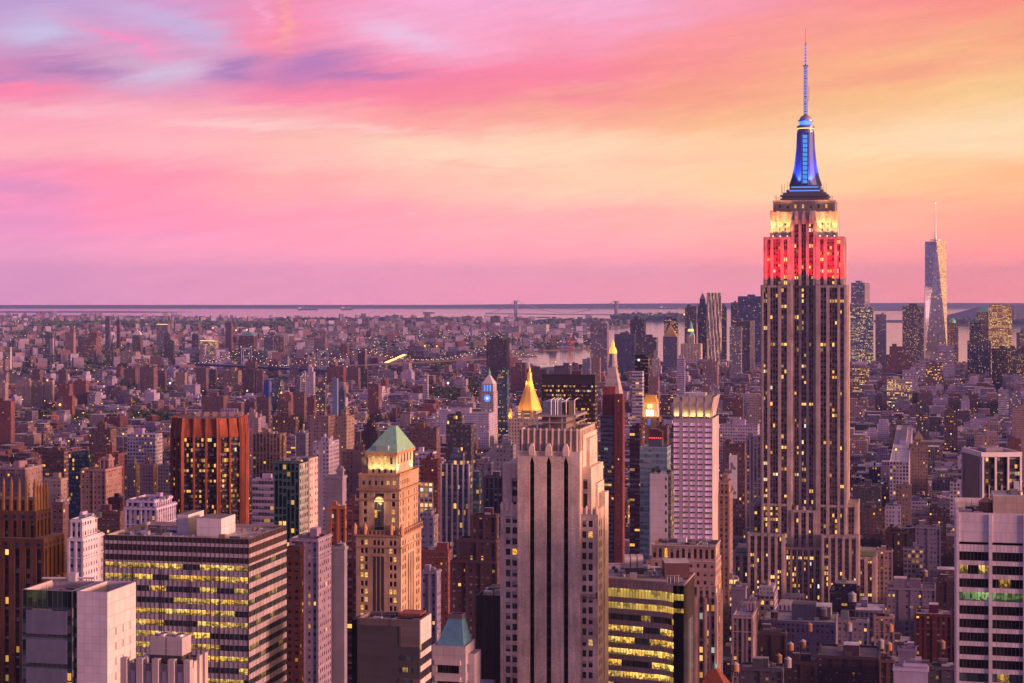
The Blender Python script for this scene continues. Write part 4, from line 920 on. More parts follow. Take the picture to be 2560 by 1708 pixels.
# ---------------------------------------------------------------- the great tower
mat('esb_strip', m_facade, ww=.70, wh=.56, span=(.9, .9, .9), p=.36, e=1.4, rowy=2.6, gl=.3)
def great_tower():
    ff = FF(1905.9, 2113, 1265); cx = ff.W / 2; D0 = 44.0
    b = root('landmark_skyscraper', 'tallest art deco skyscraper lit red, white and blue under its antenna', 'skyscraper', ff.O)
    plot((ff.O[0] - 20 * CT, ff.O[1] + 20 * ST), ff.W + 42, 62, 1832, 2187, 1391, 1265); SCREEN.append((1265, 1906, 2122, 700))
    MARKS.append((2010, 1000, 'the great tower', 1265))
    ST_ = (.44, .355, .335); SP = (.22, .15, .14); MU = (.32, .23, .21)
    def strip(x0, x1, y, z0, z1, n, ang=0):
        """one bay of windows between two piers: dark spandrels, windows, thin metal mullions"""
        q = MB(SP); nf = max(1, round((z1 - z0) / 3.72)); a, c = random.randint(0, 300), round(z0 / 3.72) + 50
        uv = [(a, c), (a + n, c), (a + n, c + nf), (a, c + nf)]
        if ang == 0: q.face([(x0, y, z0), (x1, y, z0), (x1, y, z1), (x0, y, z1)], 'esb_strip', uv)
        elif ang == 1: q.face([(y, x0, z0), (y, x1, z0), (y, x1, z1), (y, x0, z1)], 'esb_strip', uv)
        else: q.face([(y, x1, z0), (y, x0, z0), (y, x0, z1), (y, x1, z1)], 'esb_strip', uv)
        q.col = MU
        for k in range(n + 1):
            t = x0 + (x1 - x0) * k / n; w = .16
            if ang == 0: q.box(t - w, t + w, y - .32, y, z0, z1, 'metal_trim')
            else: q.box(*sorted((y, y + .32 * ang)), t - w, t + w, z0, z1, 'metal_trim')
        q.build('window_strip', b)
    def block(x0, x1, y0, y1, z0, z1, front=(), side=(), cap=True, pier=.75):
        """stone mass with vertical piers; front/side: bays (start, end, windows)"""
        q = MB(ST_); q.prism(rect(x0, x1, y0, y1), z0, z1, 'brickwork', 'roof', rc=(.25, .23, .24))
        def edges(bays, lo, hi):
            e = [lo] + [v for s_ in bays for v in s_[:2]] + [hi]; return list(zip(e[::2], e[1::2]))
        zt = z1 - 1.2
        if front:
            for a, c in edges(front, x0, x1): q.box(a, c, y0 - pier, y0, z0, z1 + .5, 'brickwork', bottom=True)
            q.box(x0, x1, y0 - pier + .1, y0, zt, z1 + .3, 'brickwork')
            for a, c, n in front: strip(a, c, y0 - .06, z0, zt, n)
        if side:
            for a, c in edges(side, y0, y1):
                q.box(x1, x1 + pier, a, c, z0, z1 + .5, 'brickwork'); q.box(x0 - pier, x0, a, c, z0, z1 + .5, 'brickwork')
            for a, c, n in side: strip(a, c, x1 + .06, z0, zt, n, 1); strip(a, c, x0 - .06, z0, zt, n, -1)
        q.build('wall', b)
    zz = lambda y: ff.z(y)
    z78, z93, z112, z261, z294, z311, z318, z325, z330 = 78.5, 93, 112.6, 261.2, 294, 311.5, 318.5, 325, 330.2
    hw = 28.3; hc = 8.3; Y = 0.0
    # shaft: two wings and the recessed middle
    def wing(s_, h, y0, y1, z0, z1, fb, side=True):
        bays = [(cx + s_ * a, cx + s_ * c, n) if s_ > 0 else (cx - c, cx - a, n) for a, c, n in fb]
        bays.sort(); x0, x1 = sorted((cx + s_ * hc, cx + s_ * h))
        sd = [(y0 + 3 + k * 6.6, y0 + 3 + k * 6.6 + 4.6, 3) for k in range(int((y1 - y0 - 5) / 6.6))] if side else ()
        block(x0, x1, y0, y1, z0, z1, bays, sd)
    FB = [(11.2, 15.2, 2), (17.2, 22.6, 3), (24.4, 27.0, 2)]
    for s_ in (-1, 1):
        wing(s_, hw, 0, D0, z112, z261, FB)
        wing(s_, hw, -.1, D0 + .1, 0, z112, FB, False)
        wing(s_, 26.4, 1.2, D0 - 2, z261, z294, [(11.0, 13.4, 2), (15.6, 20.6, 3), (22.4, 24.6, 2)])
        # crown shoulders: mostly plain stone with few windows
        x0, x1 = sorted((cx + s_ * 8.6, cx + s_ * 22.8)); q = MB(ST_)
        us = [3.2, 4.5, 7.2, 8.6] if s_ > 0 else [5.6, 7.0, 9.7, 11.0]
        pn = holes(q, (x0, 2.2), (x1, 2.2), us, [z294, z294 + 4.5, z294 + 6.2, z294 + 8.4, z294 + 10, z311], 'brickwork', .4)
        q.wall((x1, 2.2), (x1, D0 - 4), z294, z311, 'brickwork'); q.wall((x1, D0 - 4), (x0, D0 - 4), z294, z311, 'brickwork'); q.wall((x0, D0 - 4), (x0, 2.2), z294, z311, 'brickwork')
        q.col = (.25, .23, .24); q.face([(x, y, z311) for x, y in rect(x0, x1, 2.2, D0 - 4)], 'roof'); q.build('wall', b); windows(b, pn)
        q = MB(ST_)
        for k in (0, 1): q.box(*sorted((cx + s_ * (20.8 - 4 * k), cx + s_ * (22.8 - 4.4 * k))), 1.7, 2.2, z294, z311 + 1.2 - k * .6, 'brickwork')
        q.build('buttress', b)
    # middle
    cb = [(cx - 6.4, cx - 3.4, 2), (cx - 1.6, cx + 1.6, 2), (cx + 3.4, cx + 6.4, 2)]
    block(cx - hc, cx + hc, 3.4, D0 - 1, z112 - 4, z261, cb, pier=.8)
    block(cx - 8.5, cx + 8.5, 1.5, D0 - 2, z261, z311 - 6, cb, pier=.9)
    block(cx - 8.5, cx + 8.5, -.4, 3.4, 0, z112 - 4, cb, pier=.8)
    for a, c, n in cb:                                                   # arched heads and the winged ornaments above
        q = MB(ST_); m_ = (a + c) / 2; r = (c - a) / 2
        q.lathe([(r * 1.2, z112 - 5.2), (r * 1.2, z112 - 3.6), (r * .8, z112 - 1.4), (.1, z112 - .6)], m_, 1.6, 'brickwork', 12); q.build('arch_head', b)
        q = MB(tuple(v * 1.1 for v in ST_)); q.box(m_ - 1.2, m_ + 1.2, .3, 1.6, z311 - 8.5, z311 - 2.5, 'brickwork'); q.pyr(rect(m_ - 1.2, m_ + 1.2, .3, 1.6), z311 - 2.5, z311 + 1.2, (m_, 1.2), 'brickwork'); q.build('winged_ornament', b)
    q = MB(ST_)
    q.box(cx - 8.6, cx + 8.6, 1.6, D0 - 2, z311 - 6, z311 + .4, 'brickwork', 'roof'); q.build('wall', b)
    q = MB(tuple(v * .5 for v in ST_)); y0 = 3.4
    pn = holes(q, (cx - 20.8, y0), (cx + 20.8, y0), [v for k in range(7) for v in (4.0 + k * 5.2, 5.3 + k * 5.2)], [z311, z311 + 2.4, z311 + 5, z318], 'brickwork', .4)
    for a, c in (((cx + 20.8, y0), (cx + 20.8, D0 - 5)), ((cx + 20.8, D0 - 5), (cx - 20.8, D0 - 5)), ((cx - 20.8, D0 - 5), (cx - 20.8, y0))): q.wall(a, c, z311, z318, 'brickwork')
    q.col = (.2, .19, .2); q.face([(x, y, z318) for x, y in rect(cx - 20.8, cx + 20.8, y0, D0 - 5)], 'roof'); q.build('wall', b); windows(b, pn)
    q = MB(ST_); q.ring(rect(cx - 21.2, cx + 21.2, y0 - .4, D0 - 4.6), rect(cx - 20.2, cx + 20.2, y0 + .6, D0 - 5.6), z318, z318 + .9, 'plain_trim'); q.build('parapet', b)
    # lower steps
    block(cx - 35.3, cx - hw, 4, D0 - 3, 0, z112, [(cx - 33.6, cx - 29.6, 2)], [(8 + k * 7, 12.6 + k * 7, 3) for k in range(4)])
    block(cx + hw, cx + 35.3, 4, D0 - 3, 0, z112, [(cx + 29.6, cx + 33.6, 2)], [(8 + k * 7, 12.6 + k * 7, 3) for k in range(4)])
    for s_ in (-1, 1):
        e = [(s_ * (14.2 + k * 4.55), s_ * (17.0 + k * 4.55), 2) for k in range(5)]
        block(*sorted((cx + s_ * 12.6, cx + s_ * 36.8)), -9, 4, 0, z93, sorted((*sorted((cx + a, cx + c)), n) for a, c, n in e), [(-7.4, -4.4, 2), (-2, 1, 2)])
        e = [(s_ * (37.9 + k * 5.0), s_ * (40.6 + k * 5.0), 2) for k in range(2)]
        block(*sorted((cx + s_ * 36.8, cx + s_ * 48)), -3, 50, 0, z78, sorted((*sorted((cx + a, cx + c)), n) for a, c, n in e), [(0 + k * 6.5, 4 + k * 6.5, 3) for k in range(7)])
        q = MB((.06, .10, .03)); q.box(*sorted((cx + s_ * 38.5, cx + s_ * 46.5)), 0, 20, z78 + .05, z78 + .7, 'leaf'); q.build('roof_garden', b)
    block(cx - 12.6, cx + 12.6, -5, -.5, 0, z93 - 9, [(cx - 11.2 + k * 3.9, cx - 8.6 + k * 3.9, 2) for k in range(6)])
    # mooring mast
    yc = D0 / 2; DK = (.16, .15, .17); SIL = (.13, .15, .26)
    q = MB(DK)
    for h, z0, z1 in ((16.4, z318, 321), (15.2, 321, 322.2), (16.4, 322.2, 323.4), (14.6, 323.4, z325), (12.4, z325, 327), (10.4, 327, z330)):
        q.box(cx - h, cx + h, yc - h * .85, yc + h * .85, z0, z1, 'metal_trim')
    q.build('mast_base', b)
    for z, h in ((325.9, 11.9), (328.4, 10.4)):
        q = MB(); q.box(cx - h * .88, cx + h * .88, yc - (h + (.5 if h > 11 else 0)) * .85 - .5, yc - (h + (.5 if h > 11 else 0)) * .85 - .2, z, z + .75, 'lit_cyan'); q.build('light_strip', b)
    q = MB(SIL); prof = [(7.9, z330), (7.0, 334), (6.1, 341), (5.5, 350), (5.2, 366.2)]
    for (r0, za), (r1, zb) in zip(prof, prof[1:]):
        P = lambda r: [(cx + sx * (r if i else r * .55), yc + sy * (r * .55 if i else r)) for sx, sy, i in ((-1, -1, 0), (1, -1, 0), (1, -1, 1), (1, 1, 1), (1, 1, 0), (-1, 1, 0), (-1, 1, 1), (-1, -1, 1))]
        q.prism(P(r0), za, zb, 'plain_trim', 'plain_trim', top=zb > 366, poly2=P(r1))
    q.build('mast', b)
    for ang in range(4):
        c, s_ = math.cos(ang * math.pi / 2), math.sin(ang * math.pi / 2); Rr = lambda x, y: (cx + c * x - s_ * y, yc + s_ * x + c * y)
        q = MB((.05, .07, .2)); n = 11; rr = lambda z: float(np.interp(z, [p[1] for p in prof], [p[0] for p in prof])) + .12
        for k in range(n):
            za, zb = 331.5 + k * 3.1, 331.5 + k * 3.1 + 2.5
            for x0, x1 in ((-1.5, -.08), (.08, 1.5)): q.face([(*Rr(x0, -rr(za)), za), (*Rr(x1, -rr(za)), za), (*Rr(x1, -rr(zb)), zb), (*Rr(x0, -rr(zb)), zb)], 'lit_cyan')
        q.build('mast_window', b)
        q = MB(SIL)
        for sx in (-1, 1):
            for (r0, za), (r1, zb) in zip([(3.2, z330), (2.4, 336), (1.5, 344), (.7, 356), (.5, 366)], [(2.4, 336), (1.5, 344), (.7, 356), (.5, 366), (.4, 366.5)]):
                y0, y1 = rr(za), rr(zb); A = [Rr(sx * 1.9, -y0 - r0), Rr(sx * 2.5, -y0 - r0), Rr(sx * 2.5, -y0 + 2), Rr(sx * 1.9, -y0 + 2)]; B_ = [Rr(sx * 1.9, -y1 - r1), Rr(sx * 2.5, -y1 - r1), Rr(sx * 2.5, -y1 + 2), Rr(sx * 1.9, -y1 + 2)]
                if sx < 0: A = [A[1], A[0], A[3], A[2]]; B_ = [B_[1], B_[0], B_[3], B_[2]]
                q.prism(A, za, zb, 'plain_trim', 'plain_trim', poly2=B_)
        q.build('mast_wing', b)
    q = MB(DK); q.lathe([(5.3, 366.2), (5.9, 366.6), (5.9, 368), (5.3, 368.4), (5.3, 370), (6.0, 370.3), (6.0, 371.2), (5.1, 371.6), (4.6, 372), (0, 372)], cx, yc, 'metal_trim', 20); q.build('observation_drum', b)
    q = MB(); q.lathe([(5.0, 369.2), (5.42, 369.2), (5.42, 369.9), (5.0, 369.9)], cx, yc, 'lit_warm', 20); q.build('light_strip', b)
    q = MB(); q.lathe([(4.3, 372), (4.4, 373), (4.4, 374.4), (4.3, 374.6)], cx, yc, 'lit_blue', 20); q.build('light_strip', b)
    q = MB((.3, .3, .34)); q.lathe([(5.4, 374.7), (5.4, 375.2), (4.4, 375.4), (4.0, 376.8), (3.0, 378), (1.6, 378.8), (0, 379)], cx, yc, 'metal_trim', 20); q.build('dome', b)
    q = MB((.32, .28, .32))
    for sx, sy in ((-1, -1), (1, -1), (1, 1), (-1, 1)): q.bar((cx + sx * 1.15, yc + sy * 1.15, 378), (cx + sx * .95, yc + sy * .95, 413), .16, 'metal_trim', 4)
    for k in range(14):
        z = 379 + k * 2.5; q.box(cx - 1.2, cx + 1.2, yc - 1.2, yc + 1.2, z, z + .35, 'metal_trim')
    q.lathe([(.75, 378), (.7, 413)], cx, yc, 'metal_trim', 8); q.lathe([(.55, 413), (.5, 428), (.28, 428.4), (.16, 438.6), (0, 438.7)], cx, yc, 'metal_trim', 8)
    q.box(cx - 1.8, cx + 1.8, yc - 1.8, yc + 1.8, 412.6, 413.2, 'metal_trim'); q.bar((cx + 2.3, yc, 389), (cx + 2.3, yc, 399), .22, 'metal_trim'); q.bar((cx, yc, 389.3), (cx + 2.3, yc, 389.3), .12, 'metal_trim')
    q.build('antenna', b)
    q = MB()
    for k in range(19):
        z = 380 + k * 1.75; q.box(cx - .85, cx + .85, yc - 1.5, yc - 1.3, z, z + .7, 'lit_blue' if k % 2 else 'lit_cyan')
    for k in range(6): q.box(cx - .5, cx + .5, yc - .9, yc - .7, 414.5 + k * 2.2, 415.4 + k * 2.2, 'lit_blue')
    q.box(cx - .3, cx + .3, yc - .5, yc + .3, 430, 436, 'lit_red')
    q.build('antenna_light', b)
    q = MB((.2, .17, .18))
    for k in range(16):
        x = cx + random.choice((-1, 1)) * random.uniform(8, 16); q.bar((x, yc - random.uniform(6, 12), z325 - 1), (x + random.uniform(-.3, .3), yc - 8, z325 + random.uniform(3, 8)), .13, 'metal_trim', 4)
    for k in range(10):
        x = cx + random.choice((-1, 1)) * random.uniform(16, 20.5); q.bar((x, 6, z318), (x, 6, z318 + random.uniform(2, 5)), .13, 'metal_trim', 4)
    q.build('whip_aerial', b)
    # floodlights: red on the first ledge, white on the second, blue round the mast
    for s_ in (-1, 1):
        RED, WRM = (1, .006, .010), (1, .52, .14)
        for k in range(4):
            x = cx + s_ * (9.4 + k * 5.1)
            lamp('SPOT', (x, -3.4, z261 + .6), 30000, RED, b, (math.radians(172), 0, 0), .4, math.radians(80)); lamp('SPOT', (x, -3.4, z261 + .6), 210000, RED, b, (math.radians(169), 0, 0), .4, math.radians(26))
            q = MB((.1, .1, .1)); q.box(x - .35, x + .35, -1.4, -.7, z261 + .5, z261 + 1.2, 'metal_trim'); q.build('floodlight', b)
        lamp('SPOT', (cx + s_ * 9.0, -2.6, z261 + .6), 130000, RED, b, (math.radians(174), math.radians(-24 * s_), 0), .4, math.radians(46))
        for y in (6, 20): lamp('SPOT', (cx + s_ * 30.0, y, z261 + .6), 80000, RED, b, (math.radians(180), math.radians(-10 * s_), 0), .4, math.radians(60))
        for k in range(3):
            x = cx + s_ * (11 + k * 4.8)
            lamp('SPOT', (x, -1.4, z294 + .9), 8000, WRM, b, (math.radians(170), 0, 0), .4, math.radians(95)); lamp('SPOT', (x, -1.4, z294 + .9), 46000, WRM, b, (math.radians(165), 0, 0), .4, math.radians(34))
            q = MB(); q.lathe([(.01, z294 + .6), (.45, z294 + .9), (.01, z294 + 1.4)], x, .4, 'lit_white', 8); q.build('floodlight', b)
        lamp('SPOT', (cx + s_ * 25, 8, z294 + .9), 9000, WRM, b, (math.radians(180), math.radians(-15 * s_), 0), .4, math.radians(90))
        lamp('SPOT', (cx + s_ * 4.6, yc - 9.6, z330 + .6), 130000, (.03, .09, 1), b, (math.radians(170), 0, 0), .4, math.radians(80))
        lamp('SPOT', (cx + s_ * 9.6, yc - 2, z330 + .6), 60000, (.03, .09, 1), b, (math.radians(180), math.radians(-9 * s_), 0), .4, math.radians(80))
    lamp('POINT', (cx, yc - 7.0, 374), 2500, (.05, .15, 1), b)
great_tower()

# ---------------------------------------------------------------- ribbed limestone tower in the middle
def limestone_tower():
    ff = FF(1294, 1449.5, 600); W = ff.W; b = root('limestone_tower', 'ribbed limestone tower with three black window slots, nearest in the middle', 'skyscraper', ff.O)
    col = (.64, .51, .42); D = 30.0; zc, zs = ff.z(1078.6), ff.z(1132.8); MARKS.append((1370, 1300, 'the limestone tower', 600))
    xl, xr = ff.u(1251, 2.0), ff.u(1495, 2.0); plot((ff.O[0] + xl * CT, ff.O[1] - xl * ST), xr - xl, 45, 1251, 1519, 1150, 600)
    SCREEN.append((600, 1294, 1490, 1080))
    ss = [(ff.u(a), ff.u(c)) for a, c in ((1324.5, 1335.6), (1366, 1378), (1409, 1420.5))]; zt = ff.z(1162)
    q = MB(col); e = [0] + [v for s_ in ss for v in s_] + [W]
    for a, c in zip(e[::2], e[1::2]): q.wall((a, 0), (c, 0), 0, zt, 'brickwork')
    for a, c in ss:
        q.wall((a, 0), (a, .9), 0, zt, 'brickwork'); q.wall((c, .9), (c, 0), 0, zt, 'brickwork')
    q.wall((0, 0), (W, 0), zt + 2.6, zs, 'brickwork'); mids = [0] + [(a + c) / 2 for a, c in ss] + [W]
    for i, (a, c) in enumerate(zip(e[::2], e[1::2])):       # pointed heads of the slots
        q.face([(a, 0, zt), (c, 0, zt), (mids[i + 1], 0, zt + 2.6), (mids[i], 0, zt + 2.6)], 'brickwork')
    q.wall((W, 0), (W, D), 0, zs, 'brickwork'); q.wall((W, D), (0, D), 0, zs, 'brickwork'); q.wall((0, D), (0, 0), 0, zs, 'brickwork')
    q.face([(x, y, zs) for x, y in rect(0, W, 0, D)], 'roof'); q.build('wall', b)
    for a, c in ss:
        q = MB((.016, .016, .02)); q.wall((a, .9), (c, .9), 0, zt + 2.6, 'black_glass'); q.col = (.024, .023, .027)
        for z in np.arange(2, zt, 3.45): q.box(a + .03, c - .03, .8, .9, z, z + 1.1, 'plain_trim')
        q.box((a + c) / 2 - .06, (a + c) / 2 + .06, .74, .9, 0, zt, 'plain_trim'); q.build('window_slot', b)
        m_ = (a + c) / 2; w = (c - a) / 2 * 1.25; q = MB(tuple(v * 1.08 for v in col)); z0, z1 = zt + 2.7, ff.z(1131)
        q.prism(rect(m_ - w, m_ + w, -.45, 0), z0, z1, 'plain_trim', 'plain_trim', poly2=rect(m_ - w * 1.1, m_ + w * 1.1, -.6, 0), bottom=True)
        q.prism(rect(m_ - w * 1.1, m_ + w * 1.1, -.6, .9), z1 + .02, z1 + 1.5, 'plain_trim', 'plain_trim', poly2=rect(m_ - w * .9, m_ + w * .9, -.45, .9)); q.prism(rect(m_ - w * .85, m_ + w * .85, -.4, .9), z1 + 1.52, z1 + 2.6, 'plain_trim', 'plain_trim', poly2=rect(m_ - w * .3, m_ + w * .3, -.1, .9)); q.build('finial_ornament', b)
    # crown of narrow ribs
    x0, x1 = ff.u(1297.5), ff.u(1448); y0 = .9; q = MB(tuple(v * .55 for v in col)); q.prism(rect(x0, x1, y0, D - 2), zs, zc, 'brickwork', 'roof', rc=(.2, .19, .2)); q.build('crown', b)
    q = MB(tuple(v * 1.12 for v in col)); n = 10
    for k in range(n):
        x = x0 + .9 + (x1 - x0 - 1.8) * k / (n - 1); q.box(x - .22, x + .22, y0 - .4, y0, zs, zc + .8, 'plain_trim')
    for k in range(9):
        y = y0 + 1.2 + k * 3; q.box(x1, x1 + .4, y - .22, y + .22, zs, zc + .8, 'plain_trim')
    q.build('crown_rib', b); q = MB(tuple(v * 1.05 for v in col)); q.ring(rect(x0 - .15, x1 + .15, y0 - .15, D - 1.8), rect(x0 + .5, x1 - .5, y0 + .5, D - 2.5), zc, zc + .5, 'plain_trim')
    q.ring(rect(-.12, W + .12, -.12, D + .12), rect(.5, W - .5, .5, D - .5), zs, zs + .35, 'plain_trim'); q.build('parapet', b)
    # side mass behind the crown, lit from the west
    q = MB(col); q.prism(rect(x1 + .02, ff.u(1452), 4, D), 0, zc - 1.5, 'brickwork', 'roof'); q.prism(rect(3, x1 - 1, D, D + 3), 0, ff.z(1082, yo=D), 'brickwork', 'roof'); q.prism(rect(W + .02, W + 1.5, 10, 24), 0, zs + 4, 'brickwork', 'roof'); q.build('setback', b)
    # wings with paired windows
    P = []
    def wing(cols, x0, x1, y0, y1, ztop, zlow, wname):
        q = MB(tuple(v * random.uniform(.97, 1.03) for v in col)); us = []
        for a, c in cols: us += [ff.u(a, y0) - x0, ff.u(c, y0) - x0]
        z = [zlow]; k = 0; rows = []
        zr = ztop - 3.6
        while zr > 60: rows.append((zr - 2.1, zr)); zr -= 3.47
        for a, c in reversed(rows): z += [a, c]
        z.append(ztop); got = holes(q, (x0, y0), (x1, y0), us, z, 'brickwork', .45)
        q.wall((x0, y1), (x0, y0), zlow, ztop, 'brickwork'); q.wall((x1, y1), (x0, y1), zlow, ztop, 'brickwork')
        return q, got, z
    y0 = 2.0; zl = ff.z(1270); zr_ = ff.z(1275)
    q, got, z = wing(((1264.6, 1276), (1281, 1293)), xl, ff.u(1294.3, y0), y0, 30, zl, 0, 'wing')
    q.face([(x, y, zl) for x, y in rect(xl, 0, y0, 30)], 'roof'); q.build('wing', b); got.sort(key=lambda p: -p[2]); g1 = got
    xw = ff.u(1449.9, y0); q, got, z = wing(((1455.3, 1465.6), (1471, 1481.6)), xw, xr, y0, 20.5, zr_, 0, 'wing')
    ys = [2.2, 4.0, 5.4, 7.2, 10.6, 12.4, 13.8, 15.6]
    g3 = holes(q, (xr, y0), (xr, 20.5), ys, z, 'brickwork', .45); q.face([(x, y, zr_) for x, y in rect(xw, xr, y0, 20.5)], 'roof'); q.build('wing', b)
    got.sort(key=lambda p: -p[2]); windows(b, [p for pr in zip(g1, got) for p in pr] + sorted(g3, key=lambda p: (p[1], -p[2])), 'window_few', limit=100)
    # upper setbacks with one tall slot each
    for cols, a, c, y1, ytop, ylo in (((1280, 1292.6), 1256.5, 1294.3, 30, 1165, 1202), ((1457, 1468.5), 1449.9, 1478, 26, 1172, 1201)):
        za, zb = ff.z(1271 if a < 1300 else 1276), ff.z(ytop); yy = 3.4; q = MB(col); X0, X1 = ff.u(a, yy), ff.u(c, yy)
        holes(q, (X0, yy), (X1, yy), [ff.u(cols[0], yy) - X0, ff.u(cols[1], yy) - X0], [za - .5, za + .3, ff.z(ylo), zb], 'brickwork', .7)
        q.wall((X1, yy), (X1, y1), za - .5, zb, 'brickwork'); q.wall((X0, y1), (X0, yy), za - .5, zb, 'brickwork'); q.wall((X1, y1), (X0, y1), za - .5, zb, 'brickwork'); q.face([(x, y, zb) for x, y in rect(X0, X1, yy, y1)], 'roof'); q.build('setback', b)
        q = MB((.02, .02, .025)); q.wall((ff.u(cols[0], yy), yy + .69), (ff.u(cols[1], yy), yy + .69), za, ff.z(ylo), 'window', 2.0, 3.4); q.build('window_slot', b)
    for i in range(3):                                      # stepped buttresses on the sunlit side
        q = MB(tuple(v * 1.04 for v in col)); q.prism(rect(xr - 6 + i * 2.0, xr - 3.6 + i * 2.0, 9 + i * 2, 26 - i * 3), 0, ff.z(1190 + i * 26), 'brickwork', 'roof'); q.build('buttress', b)
    q = MB(tuple(v * 1.2 for v in col))
    for xa, xb, z_ in ((xl, 0, zl), (xw, xr, zr_)):
        n = 4
        for k in range(n):
            x = xa + .5 + (xb - xa - 1) * k / (n - 1); q.lathe([(.45, z_ - 1.6), (.5, z_), (.3, z_ + .8), (.02, z_ + 1.2)], x, y0 - .05, 'plain_trim', 8)
    q.build('finial_ornament', b)
    # steel frame, cooling plant and pipes on the roof
    z0 = zc - .5; xa, xb, ya, yb = ff.u(1343, 6), ff.u(1436, 6), 6, 24; q = MB((.48, .42, .38))
    for z in (z0 + 2.6, z0 + 4.9):
        q.ring(rect(xa - .8, xb + .8, ya - .8, yb + .8), rect(xa - .4, xb + .4, ya - .4, yb + .4), z, z + .4, 'metal_trim')
    for x in np.linspace(xa, xb, 4):
        for y in (ya, yb): q.box(x - .2, x + .2, y - .2, y + .2, z0, z0 + 4.6, 'metal_trim')
    for x in np.linspace(xa - .6, xb + .6, 14): q.box(x - .05, x + .05, ya - .65, ya - .55, z0 + 5, z0 + 6, 'metal_trim')
    q.box(xa - .8, xb + .8, ya - .8, yb + .8, z0 + 4.6, z0 + 4.9, 'metal_trim'); q.build('plant_platform', b)
    q = MB((.20, .16, .14)); q.box(xa + 1.5, xb - 3, ya + 1.5, yb - 2, z0, z0 + 4.3, 'blank'); q.build('machine_room', b)
    xa2, xb2 = ff.u(1356, 8), ff.u(1404, 8); q = MB((.30, .33, .38)); q.box(xa2, xb2, 8, 20, z0 + 4.9, z0 + 9.4, 'panelwall', bay=2, fl=2.6); q.build('cooling_tower', b)
    q = MB((.07, .06, .06)); q.box(xb2 + .3, ff.u(1421, 8), 8.5, 19, z0 + 4.9, z0 + 9.2, 'metal_trim'); q.build('cooling_tower', b)
    q = MB((.26, .24, .25))
    for x in (xa2 + 3, xa2 + 4.4, xb2 - 1.2, xb2 + 1.6, xb2 + 4.4):
        q.bar((x, 7.4, z0 + 5), (x, 7.4, z0 + 10), .13, 'metal_trim', 6); q.bar((x, 7.4, z0 + 10), (x + .9, 8.6, z0 + 10.7), .13, 'metal_trim', 6); q.bar((x + .9, 8.6, z0 + 10.7), (x + .9, 12, z0 + 10.3), .13, 'metal_trim', 6)
    q.build('duct_pipe', b)
    # hanging window cleaners' cradle
    xk0, xk1 = ff.u(1436, 1), ff.u(1494, 1); zk = ff.z(1496); e = root('window_cleaning_cradle', 'grey suspended work cradle hanging against the limestone tower', 'work cradle', ff.O)
    q = MB((.22, .20, .20)); q.box(xk0, xk1, .2, 1.3, zk, zk + .2, 'metal_trim'); q.ring(rect(xk0, xk1, .15, 1.35), rect(xk0 + .08, xk1 - .08, .23, 1.27), zk + 1.0, zk + 1.12, 'metal_trim')
    for x in np.linspace(xk0 + .1, xk1 - .1, 8): q.box(x - .05, x + .05, .16, .26, zk, zk + 1.1, 'metal_trim')
    q.build('platform', e)
    for x in (xk0 + .3, xk1 - .3):
        q = MB((.1, .09, .1)); q.box(x - .25, x + .25, .4, 1.0, zk + .2, zk + 1.9, 'metal_trim'); q.bar((x, .7, zk + 1.9), (x, 1.6, zl - 1), .035, 'metal_trim', 4); q.build('hoist', e)
limestone_tower()

